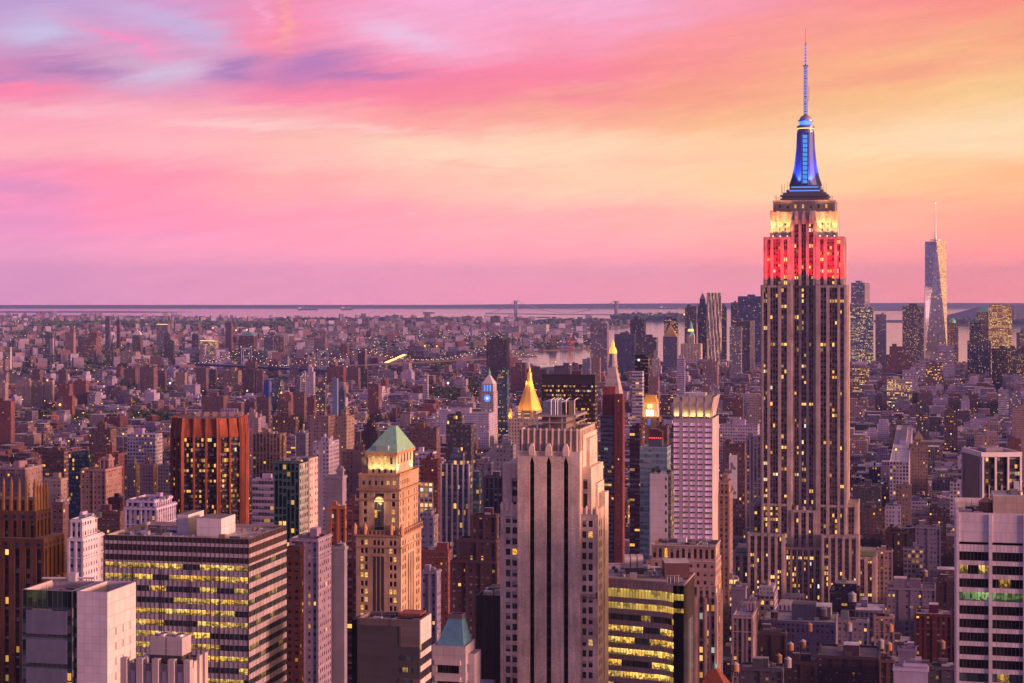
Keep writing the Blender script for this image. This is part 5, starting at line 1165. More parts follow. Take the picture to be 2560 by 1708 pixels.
# ---------------------------------------------------------------- arcaded tower with the green pyramid roof
def arcaded_tower():
    ff = FF(890, 1002.7, 770); W = ff.W; D = ff.v(1052.8); b = root('arcaded_tower', 'warm stone tower with arched windows and a floodlit green pyramid roof', 'skyscraper', ff.O)
    plot(ff.O, W, D, 890, 1053, 1068, 770); MARKS.append((965, 1250, 'the green pyramid tower', 770)); col = (.46, .32, .22); tr = (.34, .20, .13)
    pane, lit = [], []
    zA, zB, zC, zD = ff.z(1338), ff.z(1222), ff.z(1191.5), ff.z(1133)
    def tier(x0, x1, y0, y1, z0, z1, us, zs, usS, q):
        g = holes(q, (x0, y0), (x1, y0), us, zs, 'brickwork', .4); g2 = holes(q, (x1, y0), (x1, y1), usS, zs, 'brickwork', .4)
        q.wall((x1, y1), (x0, y1), z0, z1, 'brickwork'); q.wall((x0, y1), (x0, y0), z0, z1, 'brickwork'); return g, g2
    s_ = W / 18.5; q = MB(col)
    us = [v * s_ for v in (1.9, 3.1, 3.6, 4.8, 7.0, 8.2, 8.65, 9.85, 10.3, 11.5, 13.7, 14.9, 15.4, 16.6)]
    zs = [0]; z = zA - 2.4; rows = []
    while z > 50: rows.append((z - 2.1, z)); z -= 3.36
    for a, c in reversed(rows): zs += [a, c]
    zs.append(zA)
    usS = [v * D / 19 for v in (1.2, 2.3, 3.2, 4.3, 6.5, 7.5, 8.6, 9.6, 10.7, 11.7, 14.2, 15.3, 16.2, 17.3)]
    g, g2 = tier(0, W, 0, D, 0, zA, us, zs, usS, q); q.face([(x, y, zA) for x, y in rect(0, W, 0, D)], 'roof'); q.build('wall', b)
    mid = [p for p in g if us[4] - .1 < p[0] < us[9] + .1]; g.sort(key=lambda p: -p[2]); g2.sort(key=lambda p: -p[2])
    # dark infill between the three middle windows
    q = MB((.05, .045, .05))
    for a, c in zip(us[4:10:2], us[5:10:2]): q.box(a, c, -.02, .3, 40, zA - 9, 'plain_trim')
    for a, c in zip(usS[4:10:2], usS[5:10:2]): q.box(W - .3, W + .02, a, c, 40, zA - 9, 'plain_trim')
    q.build('spandrel_strip', b)
    q = MB(tr); q.ring(rect(-.7, W + .7, -.7, D + .7), rect(.6, W - .6, .6, D - .6), zA - .9, zA, 'plain_trim'); q.ring(rect(-.35, W + .35, -.35, D + .35), rect(0, W, 0, D), zA - 5.6, zA - 5.1, 'plain_trim'); q.build('cornice', b)
    q = MB(tr)
    for k in range(12): q.box(k * W / 11 - .3, k * W / 11 + .3, -.6, -.1, zA, zA + 1.5, 'plain_trim')
    for k in range(10): q.box(W + .1, W + .6, k * D / 9 - .3, k * D / 9 + .3, zA, zA + 1.5, 'plain_trim')
    q.ring(rect(-.6, W + .6, -.6, D + .6), rect(-.2, W + .2, -.2, D + .2), zA + 1.5, zA + 1.8, 'plain_trim'); q.build('balustrade', b)
    for x in (-.3, W * .21, W * .79, W + .3):
        q = MB((.48, .24, .12)); q.lathe([(.9, zA), (1.0, zA + 2.6), (.7, zA + 3.4), (.1, zA + 4.6)], x, -.2, 'plain_trim', 8); q.build('urn', b)
    # arcaded storeys
    i = 1.1; x0, x1, y0, y1 = i, W - i, i, D - i; w_ = x1 - x0; q = MB(col); zw = [zA, zA + 1.6, zA + 3.6]
    for k in range(1, 6): zw += [zA + 1.6 + k * 3.3, zA + 3.6 + k * 3.3]
    zw = [v for v in zw if v < zB - 1.5]; 
    if len(zw) % 2 == 0: zw.pop()
    zw.append(zB); xm = w_ / 2
    g3, g4 = tier(x0, x1, y0, y1, zA, zB, [1.8, 3.2, xm - 2.0, xm + 2.0, w_ - 3.2, w_ - 1.8], zw, [1.4, 2.5, 5.2, 6.5, (y1 - y0) / 2 - .7, (y1 - y0) / 2 + .7, (y1 - y0) - 6.5, (y1 - y0) - 5.2, (y1 - y0) - 2.5, (y1 - y0) - 1.4], q)
    q.face([(x, y, zB) for x, y in rect(x0, x1, y0, y1)], 'roof'); q.build('wall', b)
    # tall arch: glass, mullions and glowing half-round head
    zt = ff.z(1257); q = MB((.04, .035, .04)); q.box(x0 + xm - 2.0, x0 + xm + 2.0, y0 - .05, y0 + .35, zA + 3.6, zt - .2, 'window_lit', bay=1.3, fl=3.3); q.col = (.12, .09, .08)
    for k in (-.7, .7): q.box(x0 + xm + k - .12, x0 + xm + k + .12, y0 - .12, y0, zA + 1.6, zt, 'plain_trim')
    q.build('arch_window', b); q = MB(); A = [(x0 + xm + 2.0 * math.cos(t), y0 - .08, zt + 2.0 * math.sin(t)) for t in np.linspace(0, math.pi, 13)]
    q.face(A, 'lit_warm'); q.build('fanlight', b)
    q = MB(tr)
    for t in np.linspace(0, math.pi, 15): q.bar((x0 + xm + 2.2 * math.cos(t), y0 - .1, zt + 2.2 * math.sin(t)), (x0 + xm + 2.2 * math.cos(t + .23), y0 - .1, zt + 2.2 * math.sin(t + .23)), .25, 'plain_trim', 5)
    q.build('arch_moulding', b)
    q = MB(tr); q.ring(rect(x0 - 1.0, x1 + 1.0, y0 - 1.0, y1 + 1.0), rect(x0, x1, y0, y1), zB - 1.2, zB - .4, 'plain_trim'); q.ring(rect(x0 - .5, x1 + .5, y0 - .5, y1 + .5), rect(x0, x1, y0, y1), zB - 5.2, zB - 4.8, 'plain_trim'); q.build('cornice', b)
    i = .9; q = MB(col); a0, a1, c0, c1 = i, W - i, i, D - i
    g5, g6 = tier(a0, a1, c0, c1, zB, zC, [v for k in range(6) for v in (1.4 + k * 2.65, 2.6 + k * 2.65)], [zB, zB + 1.2, zB + 3.0, zC], [v for k in range(6) for v in (1.4 + k * 2.5, 2.5 + k * 2.5)], q); q.face([(x, y, zC) for x, y in rect(a0, a1, c0, c1)], 'roof'); q.build('wall', b)
    q = MB((.50, .30, .16))
    for k in range(9): q.pyr(rect(a1 - .1, a1 + .5, c0 + k * 1.9 - .3, c0 + k * 1.9 + .3), zC, zC + (2.6 if k % 4 == 0 else 1.5), (a1 + .2, c0 + k * 1.9), 'plain_trim')
    q.ring(rect(a0 - .2, a1 + .2, c0 - .2, c1 + .2), rect(a0 + .3, a1 - .3, c0 + .3, c1 - .3), zC, zC + .8, 'plain_trim'); q.build('parapet', b)
    # lantern storey with four arched windows, then the roof
    e0, e1, f0, f1 = ff.u(920, 3), ff.u(990, 3), 3.0, D - 2.0; q = MB((.52, .42, .28)); w_ = e1 - e0
    us = [v for k in range(4) for v in (w_ * (.14 + .215 * k), w_ * (.23 + .215 * k))]; zs = [zC, zC + 1.0, zC + 2.6, zC + 4.6, zC + 8.0, zD]
    g7 = holes(q, (e0, f0), (e1, f0), us, zs, 'brickwork', .4); DD = f1 - f0
    g8 = holes(q, (e1, f0), (e1, f1), [v for k in range(5) for v in (DD * (.1 + .175 * k), DD * (.18 + .175 * k))], [zC, zC + 4.6, zC + 8.4, zD], 'brickwork', .4)
    q.wall((e1, f1), (e0, f1), zC, zD, 'brickwork'); q.wall((e0, f1), (e0, f0), zC, zD, 'brickwork'); q.build('lantern_storey', b)
    q = MB((.06, .05, .05))
    for k in range(4):
        xm_ = e0 + w_ * (.185 + .215 * k); r = w_ * .045; q.face([(xm_ + r * math.cos(t), f0 - .03, zC + 8.0 + r * math.sin(t)) for t in np.linspace(0, math.pi, 9)], 'black_glass')
    q.build('arch_head', b)
    q = MB((.42, .22, .13)); q.ring(rect(e0 - .8, e1 + .8, f0 - .8, f1 + .8), rect(e0, e1, f0, f1), zD - 1.3, zD, 'plain_trim')
    for k in range(8): q.box(e0 + k * w_ / 7 - .3, e0 + k * w_ / 7 + .3, f0 - .75, f0, zD - 2.2, zD - 1.3, 'plain_trim')
    q.build('cornice', b)
    q = MB((.26, .46, .36)); zr = ff.z(1068, yo=10); rx = [ff.u(965, 9), ff.u(980, 9)]; E_ = rect(e0 - .7, e1 + .7, f0 - .7, f1 + .7); R_ = rect(rx[0], rx[1], (f0 + f1) / 2 - 1.2, (f0 + f1) / 2 + 1.2)
    q.prism(E_, zD, zr, 'copper_pale', 'copper_pale', .55, 4, poly2=R_); q.build('roof', b)
    q = MB((.3, .4, .34)); q.box((e0 + e1) / 2 - 2.6, (e0 + e1) / 2 + 2.6, f0 - .2, f0 + 2, zD, zD + 2.6, 'panelwall', bay=1.2, fl=2.6); q.build('dormer', b)
    q = MB((.36, .27, .18)); q.box(ff.u(903, 4), e0 - .05, 4.0, f1 - 2, zC, ff.z(1148), 'blank', 'roof'); q.build('stair_turret', b)
    al = g3 + g5 + g7 + g[:70]; windows(b, al[:100] + [], 'window_lit', limit=100); windows(b, al[100:] + g[70:] + g4 + g6 + g8 + g2, 'window', limit=0)
    for x in (e0 + 2, (e0 + e1) / 2, e1 - 2):
        lamp('SPOT', (x, f0 - 2.0, zC + .8), 4200, (1, .70, .26), b, (math.radians(168), 0, 0), .3, math.radians(110))
        lamp('SPOT', (x, f0 - 2.2, zD + .5), 9000, (.75, 1, .55), b, (math.radians(205), 0, 0), .3, math.radians(120))
    for y in (f0 + 2, f1 - 3):
        lamp('SPOT', (e1 + 1.7, y, zC + .8), 5000, (1, .74, .30), b, (math.radians(180), math.radians(-14), 0), .3, math.radians(110))
        lamp('SPOT', (e1 + 2.0, y, zD + .5), 7000, (.9, 1, .55), b, (math.radians(180), math.radians(25), 0), .3, math.radians(120))
    lamp('POINT', (x0 + xm, y0 - 2.2, zt - 1), 400, (1, .75, .35), b)
arcaded_tower()

# ---------------------------------------------------------------- office block with dark top bands
def band_tower(name, label, x0, x1, x2, ytop, d, body, bands, mark=None, office='office', side='office_dim', fl=3.41, bay=1.36, D=None):
    ff = FF(x0, x1, d); W = ff.W; D = D or ff.v(x2); zt = ff.z(ytop); b = root(name, label, 'office tower', ff.O); plot(ff.O, W, D, x0, x2 or x1, ytop, d)
    if mark: MARKS.append(((x0 + x1) / 2, ytop + 120, mark, d))
    return b, ff, W, D, zt
def spandrels(b, W, D, z0, z1, col, m='bandwall', bay=1.36, out=.18, name='spandrel_panel'):
    q = MB(col)
    P, I = rect(-out, W + out, -out, D + out), rect(.05, W - .05, .05, D - .05)
    for i in range(4):
        j = (i + 1) % 4; q.wall(P[i], P[j], z0, z1, m, bay, 9)
        q.face([(*P[i], z1), (*P[j], z1), (*I[j], z1), (*I[i], z1)], 'plain_trim'); q.face([(*P[j], z0), (*P[i], z0), (*I[i], z0), (*I[j], z0)], 'plain_trim')
    q.build(name, b)
def glazing(b, W, D, z0, z1, mf, ms, bay=1.36):
    for pts, m, L in (((0, 0, W, 0), mf, W), ((W, 0, W, D), ms, D), ((W, D, 0, D), ms, W), ((0, D, 0, 0), ms, D)):
        q = MB(); nb = round(L / bay); a, c = random.randint(0, 300), random.randint(0, 300); x0, y0, x1, y1 = pts
        q.face([(x0, y0, z0), (x1, y1, z0), (x1, y1, z1), (x0, y0, z1)], m, [(a, c), (a + nb, c), (a + nb, c + 1), (a, c + 1)]); q.build('window_band', b)
def banded_block():
    b, ff, W, D, zt = band_tower('banded_office', 'big office block with dark banded top floors and rows of lit offices', 262.4, 621.4, 715, 1348.5, 560, None, None, 'the banded office block')
    dk, lt = (.05, .032, .032), (.44, .37, .40); z = zt
    for h, c in ((1.55, dk), (.97, lt), (1.95, dk), (1.16, lt), (1.75, dk), (.65, lt)):
        spandrels(b, W, D, z - h, z, c, out=.2 if c is lt else .12); z -= h
    k = 0
    while z > 40:
        glazing(b, W, D, z - 1.75, z, 'office', 'office_dim'); z -= 1.75
        spandrels(b, W, D, z - 1.66, z, lt); z -= 1.66
    q = MB((.10, .08, .085))
    for x in np.linspace(0, W, 6): q.box(x - .12, x + .12, -.3, -.05, 40, zt - 9, 'metal_trim')
    for x in np.linspace(0, W, 32): q.box(x - .045, x + .045, -.26, -.05, 40, zt, 'metal_trim')
    for y in np.linspace(0, D, 28): q.box(W + .05, W + .26, y - .045, y + .045, 40, zt, 'metal_trim')
    q.build('mullion', b)
    roof_part(b, -.15, W + .15, -.15, D + .15, zt + .05, (.42, .38, .41), (.3, .25, .26), 1.1, .6)
    for x0, x1, y0, y1, h, c in ((17.5, 21.2, 14, 27, 5.0, (.55, .5, .53)), (25.6, 33.6, 10, 22, 4.6, (.58, .53, .55))):
        q = MB(c); q.box(x0, x1, y0, y1, zt - 1.1, zt + h, 'panelwall', 'roof', rc=(.16, .15, .16), bottom=False); q.build('bulkhead', b)
    for k in range(26):
        x, y = random.uniform(1.5, 16), random.uniform(4, D - 3); s_ = random.uniform(.5, 1.6); q = MB(random.choice([(.12, .12, .13), (.4, .38, .4), (.22, .2, .22)])); q.box(x, x + s_ * 1.6, y, y + s_, zt - 1.1, zt - 1.1 + s_ * .7, 'metal_trim', bottom=False); q.build('roof_unit', b)
    clutter(b, 2, 16, 3, D - 4, zt - 1.1, 26); clutter(b, 20, W - 4, D * .55, D - 3, zt - 1.1, 12); clutter(b, 20, W - 3, 2, 7, zt - 1.1, 7)
    for x, y in ((36, 18), (39, 30), (14, 10)):
        q = MB((.2, .19, .2)); q.bar((x, y, zt - 1.1), (x, y, zt + 3.4), .09, 'metal_trim', 5); q.build('roof_mast', b)
banded_block()

def white_banded():
    ff = FF(2391, 2640, 540); W = ff.W; D = 40; zt = ff.z(1281, 0); b = root('white_banded_tower', 'white banded office tower with black ribbon windows at the frame edge', 'office tower', ff.O); plot(ff.O, W, D, 2385, 2640, 1281, 540); MARKS.append((2470, 1450, 'the white banded tower', 540))
    wh = (.60, .52, .56); u = lambda px, yo=0: ff.u(px, yo); C1 = (0, u(2398)), (u(2471.5), u(2480.5)), (u(2558), u(2566)); z655 = ff.z(1354, 0)
    q = MB(wh); q.prism(rect(0, W, 0, D), z655, zt, 'panelwall', 'roof', .72, 2.9, top=False); q.build('wall', b)
    bays = [(C1[0][1], C1[1][0]), (C1[1][1], C1[2][0]), (C1[2][1], W)]
    q = MB(wh)
    for a, c in C1: q.box(a, c, -.35, .4, 0, zt - .4, 'panelwall', bay=3, fl=3.3)
    q.wall((0, D), (0, 0), 0, z655, 'panelwall', 1.2, 3.6); q.wall((W, 0), (W, D), 0, z655, 'panelwall', 1.2, 3.6); q.wall((W, D), (0, D), 0, z655, 'panelwall', 1.2, 3.6); q.build('pier', b)
    for a, c in bays:
        q = MB((.02, .02, .02)); q.wall((a, .5), (c, .5), z655 - 1.0, z655, 'black_glass'); q.build('louvre', b)
        z = z655 - .75; k = 0
        while z > 60:
            q = MB(wh); q.box(a, c, -.1, .9, z - 1.3 - .75 * (k == 0), z, 'bandwall', bay=1.1, fl=3); q.build('spandrel_panel', b); z -= 1.3 + .75 * (k == 0)
            m = 'office_dark'
            if k == 2 and a > 12: m = 'office'
            if k == 3: m = 'office_green'
            if k >= 9: m = 'office_dim' if k == 9 else 'office'
            q = MB(); n = 8; e = random.randint(0, 200)
            q.face([(a, .6, z - 2.62), (c, .6, z - 2.62), (c, .6, z), (a, .6, z)], m, [(e, 0), (e + n, 0), (e + n, 1), (e, 1)]); q.build('window_band', b); z -= 2.62; k += 1
    roof_part(b, 0, W, 0, D, zt, (.36, .33, .34), wh, 1.4, .7)
    q = MB((.46, .36, .28)); q.box(u(2484), W - 1, 5, 22, zt - 1.4, zt + 4.4, 'panelwall', 'roof', bay=3, fl=2, rc=(.4, .38, .38), bottom=False); q.build('bulkhead', b)
    q = MB((.34, .30, .31)); q.ring(rect(4, 16, 6, 26), rect(4.5, 15.5, 6.5, 25.5), zt - 1.4, zt - .7, 'plain_trim'); q.build('roof_rail', b)
    for x, y in ((8, 12), (12, 9), (6, 20)):
        q = MB((.3, .28, .28)); q.box(x, x + 2, y, y + 1.4, zt - 1.4, zt - .2, 'metal_trim', bottom=False); q.build('roof_unit', b)
    q = MB((.62, .62, .66)); q.box(u(2535, 16), u(2548, 16), 16, 19, zt + 4.4, zt + 7.5, 'panelwall'); q.build('roof_unit', b)
    clutter(b, 2, u(2475), 3, 24, zt - 1.4, 16); clutter(b, u(2484) + 1, W - 6, 7, 20, zt + 4.4, 12)
    X = u(2465, 10); p = (ff.O[0] + X * CT + 10 * ST, ff.O[1] - X * ST + 10 * CT)
    tank(p, zt - 1.4, 2.15, 2.7, .9, 'wooden water tank on the roof of the white banded tower', (.26, .15, .11), (.36, .20, .13))
mat('office_green', m_office, p=1.0, e=.42, run=5.0, warm=((.55, .8, .18), (.45, .75, .3)))
white_banded()

def glass_and_white():
    ff = FF(56, 180.4, 480); W = ff.W; b = root('glass_white_tower', 'slab of blue-grey glass joined to a blank white tower with slit windows', 'office tower', ff.O)
    zt = ff.z(1479); f2 = FF(203.4, 266.6, 476); wx0, wx1 = ff.u(203.4, 3), ff.u(266.6, 0); D = 17; plot(ff.O, wx1, D + 6, 56, 340, 1450, 480); MARKS.append((200, 1580, 'the glass and white tower', 480))
    q = MB((.10, .13, .16)); z = zt; a = .1
    q.prism(rect(0, W, 0, D), zt - 4.2, zt, 'glass_reflect', 'roof', 1.4, 4.2, top=False); q.prism(rect(0, W, 0, D), 40, zt - 4.2, 'facade_dim', 'roof', 1.4, 4.0, top=False); q.build('glass_wall', b)
    q = MB((.32, .31, .38))
    z = zt - 4.6
    for k in range(3):
        q2 = MB((.13, .14, .21)); q2.box(W * .08, W * .90, -.25, -.02, z - 6.6, z - .5, 'panelwall', bay=1.35, fl=3.1); q2.build('blind_panel', b); z -= 7.5
    q = MB((.07, .08, .09))
    for zz_ in np.arange(zt - 4.3, 60, -3.75): q.box(-.05, W + .05, -.16, -.02, zz_ - .18, zz_ + .18, 'metal_trim')
    q.box(-.12, .12, -.3, 0, 40, zt, 'metal_trim'); q.box(W - .12, W + .12, -.3, 0, 40, zt, 'metal_trim'); q.build('mullion', b)
    q = MB((.16, .20, .25)); q.prism(rect(W + .02, wx0, 1.2, D), 40, zt, 'facade_dim', 'roof', 2.2, 3.8); q.build('glass_link', b)
    # white part: north wall plain, west wall with slits
    q = MB((.56, .50, .58)); Dw = 18.1
    q.wall((wx0, .4), (wx1, .4), 40, zt, 'panelwall', 1.9, 1.9); q.wall((wx0, Dw), (wx0, .4), 40, zt, 'panelwall'); q.wall((wx1, Dw), (wx0, Dw), 40, zt, 'panelwall')
    q.build('white_wall', b); q = MB((.60, .50, .52));
    us = [4.9, 5.5, 9.3, 9.9, 13.7, 14.3]; zs = [40]; rows = [(zt - 9.8 - k * 3.9 - 1.9, zt - 9.8 - k * 3.9) for k in range(12)]
    for a_, c_ in reversed(rows): zs += [a_, c_]
    zs.append(zt); g = holes(q, (wx1, .4), (wx1, Dw), us, zs, 'panelwall', .4, skip=None); q.build('white_wall', b); windows(b, sorted(g, key=lambda p: -p[2]), 'window', 0)
    roof_part(b, 0, W, 0, D, zt + .05, (.20, .19, .21), (.45, .4, .44), 2.6, .5); roof_part(b, wx0, wx1, .4, Dw, zt + .05, (.05, .045, .05), (.5, .45, .5), 4.5, .5)
    for k in range(22):
        x, y, s_ = random.uniform(1, W - 2), random.uniform(3, D - 3), random.uniform(.5, 1.5); q = MB(random.choice([(.1, .1, .11), (.45, .43, .46), (.2, .19, .2)])); q.box(x, x + s_ * 1.8, y, y + s_, zt - 2.6, zt - 2.4 + s_, 'metal_trim', bottom=False); q.build('roof_unit', b)
    clutter(b, 1, W - 3, 2, 14, zt - 2.6, 22); clutter(b, wx0 + 1, wx1 - 2, 2, 15, zt - 4.5, 8)
    q = MB((.6, .56, .6)); q.bar((-1.5, 14, zt + .8), (12, 17, zt + .8), .3, 'metal_trim', 6); q.box(5.6, 7.6, 15, 17, zt, zt + 2.2, 'metal_trim'); q.build('cleaning_crane', b)
mat('facade_dim', m_facade, ww=.86, wh=.80, glass=(.035, .05, .06), p=.05, e=.8, gl=.15)
mat('glass_reflect', m_office, p=.25, e=.05, run=2.0, glass=(.02, .035, .04), warm=((.8, .8, .2), (.7, .8, .3)))
glass_and_white()

def deco_top():
    ff = FF(314, 472, 420); W = ff.W; b = root('deco_top', 'concrete art deco tower top with scalloped parapet and twin cooling units', 'office tower', ff.O); zt = ff.z(1664); plot(ff.O, W, 10, 311, 505, 1650, 420); MARKS.append((400, 1670, 'the scalloped deco top', 420))
    c = (.34, .29, .30); q = MB(c); q.prism(rect(0, W, 0, 9), 60, zt, 'brickwork', 'roof', top=False); q.build('wall', b); roof_part(b, 0, W, 0, 9, zt - .02, (.12, .11, .12), c, 2.4, .6)
    n = 4
    for k in range(n + 1):
        x = k * W / n; q = MB((.40, .34, .34)); q.prism([(x - 1.25, -.1), (x - .5, -1.0), (x + .5, -1.0), (x + 1.25, -.1), (x + 1.0, .5), (x - 1.0, .5)], 60, zt - .4, 'blank', 'roof')
        q.prism([(x - .75, -1.2), (x + .75, -1.2), (x + .75, .5), (x - .75, .5)], zt - 4.4, zt + 1.3, 'plain_trim', 'plain_trim', bottom=True); q.build('buttress', b)
        if k < n:
            xm = x + W / n / 2; q = MB((.50, .45, .48)); q.box(xm - .55, xm + .55, -.35, .5, 60, zt - 1.6, 'blank'); q.box(xm - 1.0, xm + 1.0, -.75, .5, zt - 6.6, zt - 4.6, 'plain_trim'); q.build('pilaster', b)
            q = MB((.44, .38, .39)); q.prism([(x + .76, -.3), (xm, .5), (x + W / n - .76, -.3), (x + W / n - .76, .5), (xm, 1.2), (x + .76, .5)], zt - 1.2, zt - .2, 'plain_trim', 'plain_trim', bottom=True); q.build('parapet', b)
            for s_ in (-1, 1): q = MB((.06, .055, .06)); q.box(xm + s_ * 1.35 - .45, xm + s_ * 1.35 + .45, -.06, .2, zt - 13, zt - 8.6, 'black_glass'); q.build('window_slot', b)
    for y in np.linspace(2.2, 8.8, 3):
        q = MB((.46, .38, .37)); q.box(W, W + .7, y - .9, y + .9, 60, zt + (1.3 if y > 5 else .6), 'blank'); q.build('buttress', b)
    x0, x1 = ff.u(376, 3), ff.u(455, 3); zc = ff.z(1597, yo=3); q = MB((.10, .09, .10)); q.box(x0, x1, 3, 8, zt - 2.4, zc - 4.0, 'metal_trim'); q.build('cooling_stand', b)
    for a, e in ((x0 - .1, (x0 + x1) / 2 - .12), ((x0 + x1) / 2 + .12, x1 + .1)):
        q = MB((.40, .36, .38)); q.box(a, e, 2.8, 8.2, zc - 4.0, zc, 'panelwall', bay=3, fl=1.0); q.lathe([(1.5, zc), (1.5, zc + .5), (1.3, zc + .5), (1.3, zc + .05)], (a + e) / 2, 5.5, 'metal_trim', 14); q.build('cooling_unit', b)
    q = MB((.55, .5, .52)); q.lathe([(1.2, zt - 2), (1.2, zt + .6), (.8, zt + 1.3), (0, zt + 1.5)], 3.6, 4, 'metal_trim', 10); q.build('vent_hood', b)
deco_top()

def spired_tower():
    ff = FF(-60, 90.7, 680); W = ff.W; D = ff.v(128); b = root('spired_tower', 'orange-brown gothic tower with a row of pointed spires and blue tiles', 'skyscraper', ff.O); plot((ff.O[0] - 6, ff.O[1]), W + 12, D + 10, -80, 155, 1200, 680); MARKS.append((60, 1300, 'the spired tower', 680))
    c = (.17, .082, .05); zt = ff.z(1237); zm = ff.z(1345)
    def block(x0, x1, y0, y1, z0, z1, n, ns, nm):
        q = MB(c); w = (x1 - x0) / n; us = [v for k in range(n) for v in (w * k + w * .28, w * k + w * .72)]; wd = (y1 - y0) / ns; uy = [v for k in range(ns) for v in (wd * k + wd * .30, wd * k + wd * .70)]
        zs = [z0, max(z0 + 2, 60), z1 - 3.6, z1]
        for p0, p1, u_ in (((x0, y0), (x1, y0), us), ((x1, y0), (x1, y1), uy)):
            holes(q, p0, p1, u_, zs, 'brickwork', .7)
        q.wall((x1, y1), (x0, y1), z0, z1, 'brickwork'); q.wall((x0, y1), (x0, y0), z0, z1, 'brickwork'); q.col = (.2, .15, .14); q.face([(x, y, z1) for x, y in rect(x0, x1, y0, y1)], 'roof'); q.build(nm, b)
        for a, e in zip(us[::2], us[1::2]):
            q = MB((.10, .055, .04)); q.wall((x0 + a, y0 + .65), (x0 + e, y0 + .65), zs[1], zs[2], 'gothic_strip', 1.5, 3.5); q.build('window_strip', b)
        for a, e in zip(uy[::2], uy[1::2]):
            q = MB((.10, .055, .04)); q.wall((x1 - .65, y0 + a), (x1 - .65, y0 + e), zs[1], zs[2], 'gothic_strip', 1.5, 3.5); q.build('window_strip', b)
        for a, e in zip(us[::2], us[1::2]): q = MB((.02, .03, .17)); q.box(x0 + (a + e) / 2 - .55, x0 + (a + e) / 2 + .55, y0 - .12, y0, z1 - 2.7, z1 - 1.6, 'plain_trim'); q.build('blue_tile', b)
        for a, e in zip(uy[::2], uy[1::2]): q = MB((.02, .03, .17)); q.box(x1, x1 + .12, y0 + (a + e) / 2 - .55, y0 + (a + e) / 2 + .55, z1 - 2.7, z1 - 1.6, 'plain_trim'); q.build('blue_tile', b)
    block(0, W, 0, D, zm - 3, zt - 6, 7, 4, 'wall')
    i = 1.2; q = MB(c); q.prism(rect(i, W - i, i, D - i), zt - 6, zt - 2.2, 'facade_gothic', 'roof', 1.7, 6, rc=(.16, .11, .1)); q.build('setback', b)
    for k in range(8):
        x = i + (W - 2 * i) * k / 7; q = MB((.42, .21, .09)); q.lathe([(1.0, zt - 8), (.95, zt - 3), (.85, zt - 1), (.62, zt + 2.8), (.7, zt + 3.1), (.03, zt + 6.0)], x, i, 'brickwork', 6); q.build('spire', b)
    for k in range(1, 5):
        q = MB((.46, .24, .11)); q.lathe([(.85, zt - 6), (.85, zt), (.7, zt + .6), (.5, zt + 2.5), (.03, zt + 4)], W - i, i + (D - 2 * i) * k / 4, 'brickwork', 6); q.build('spire', b)
    X1 = ff.u(110, -2); D2 = FF(-60, 110, 680).v(155); block(-6, X1, -2, D2, 0, zm, 8, 5, 'wall')
    for k in range(3):
        q = MB((.40, .2, .09)); q.box(X1, X1 + 1.0, 2 + k * 5, 4.4 + k * 5, zm - 16, zm - 14.6, 'plain_trim'); q.build('balcony', b)
mat('gothic_strip', m_facade, ww=.7, wh=.6, span=(.8, .8, .8), p=.22, e=1.3, rowy=2.5)
mat('facade_gothic', m_facade, ww=.36, wh=.6, p=.04, span=(.55, .5, .5))
spired_tower()

def copper_red_tower():
    d = 1350.0; b = root('red_tower', 'copper-red tower with chamfered corners, deep piers and flared blank crown', 'office tower', ((524.5 - CX) / F * (d + 26), d + 26), rot=0)
    k = F / d; h = (613 - 436) / 2 / k; rot = math.radians(-12.46 - 38); MARKS.append((524, 1180, 'the copper-red tower', 1350)); PLOTS.append(((524 - CX) / F * d * CT - d * ST - 40, (524 - CX) / F * d * CT - d * ST + 40, (524 - CX) / F * d * ST + d * CT - 12, (524 - CX) / F * d * ST + d * CT + 70)); SCREEN.append((d, 436, 613, 1043))
    zt, zc = CAMZ - (1047 - EY) / k, CAMZ - (1094 - EY) / k; c = (.31, .09, .05); A = h * 1.02
    P = [(-A, -A * .36), (-A * .62, -A * .98), (A * .40, -A * 1.02), (A, -A * .72), (A, A * .36), (A * .5, A), (-A * .5, A), (-A, A * .4)]
    q = MB((.045, .03, .028)); q.prism([(x * .975, y * .975) for x, y in P], 0, zc, 'facade_K', 'roof', 1.5, 3.7, top=False); q.build('glass_wall', b)
    Q = [(x * .945, y * .945) for x, y in P]; q = MB(c); q.prism(P, zc, zc + 2, 'brickwork', 'roof', top=False); q.prism(P, zc + 2, zt - 2, 'brickwork', 'roof', poly2=Q, top=False); q.prism(Q, zt - 2, zt, 'brickwork', 'roof', rc=(.15, .1, .1)); q.build('crown', b)
    for i in range(8):
        p0, p1 = Vector(P[i]), Vector(P[(i + 1) % 8]); L = (p1 - p0).length; n = max(1, round(L / 8.6)); dv = (p1 - p0) / L; nv = Vector((dv.y, -dv.x))
        for j in range(n + 1):
            w = 1.35 if j in (0, n) else .62; o = p0 + dv * (L * j / n); a, e = o - dv * w, o + dv * w
            q = MB(c); s1 = .93
            q.prism([tuple(a - nv * 1.2), tuple(e - nv * 1.2), tuple(e + nv * .9), tuple(a + nv * .9)][::1] if True else 0, 0, zc + 2, 'brickwork', 'brickwork', top=False)
            lo = [tuple(a - nv * 1.2), tuple(e - nv * 1.2), tuple(e + nv * .9), tuple(a + nv * .9)]; hi = [(x * .955, y * .955) for x, y in lo]
            q.prism(lo, zc + 2, zt + .6, 'brickwork', 'brickwork', poly2=hi); q.build('pier', b)
    for x in np.linspace(-A * .4, A * .8, 6):
        q = MB((.45, .3, .28)); q.box(x, x + 3.4, -2, 3, zt, zt + 3, 'metal_trim', 'roof', bottom=False); q.build('roof_unit', b)
copper_red_tower()

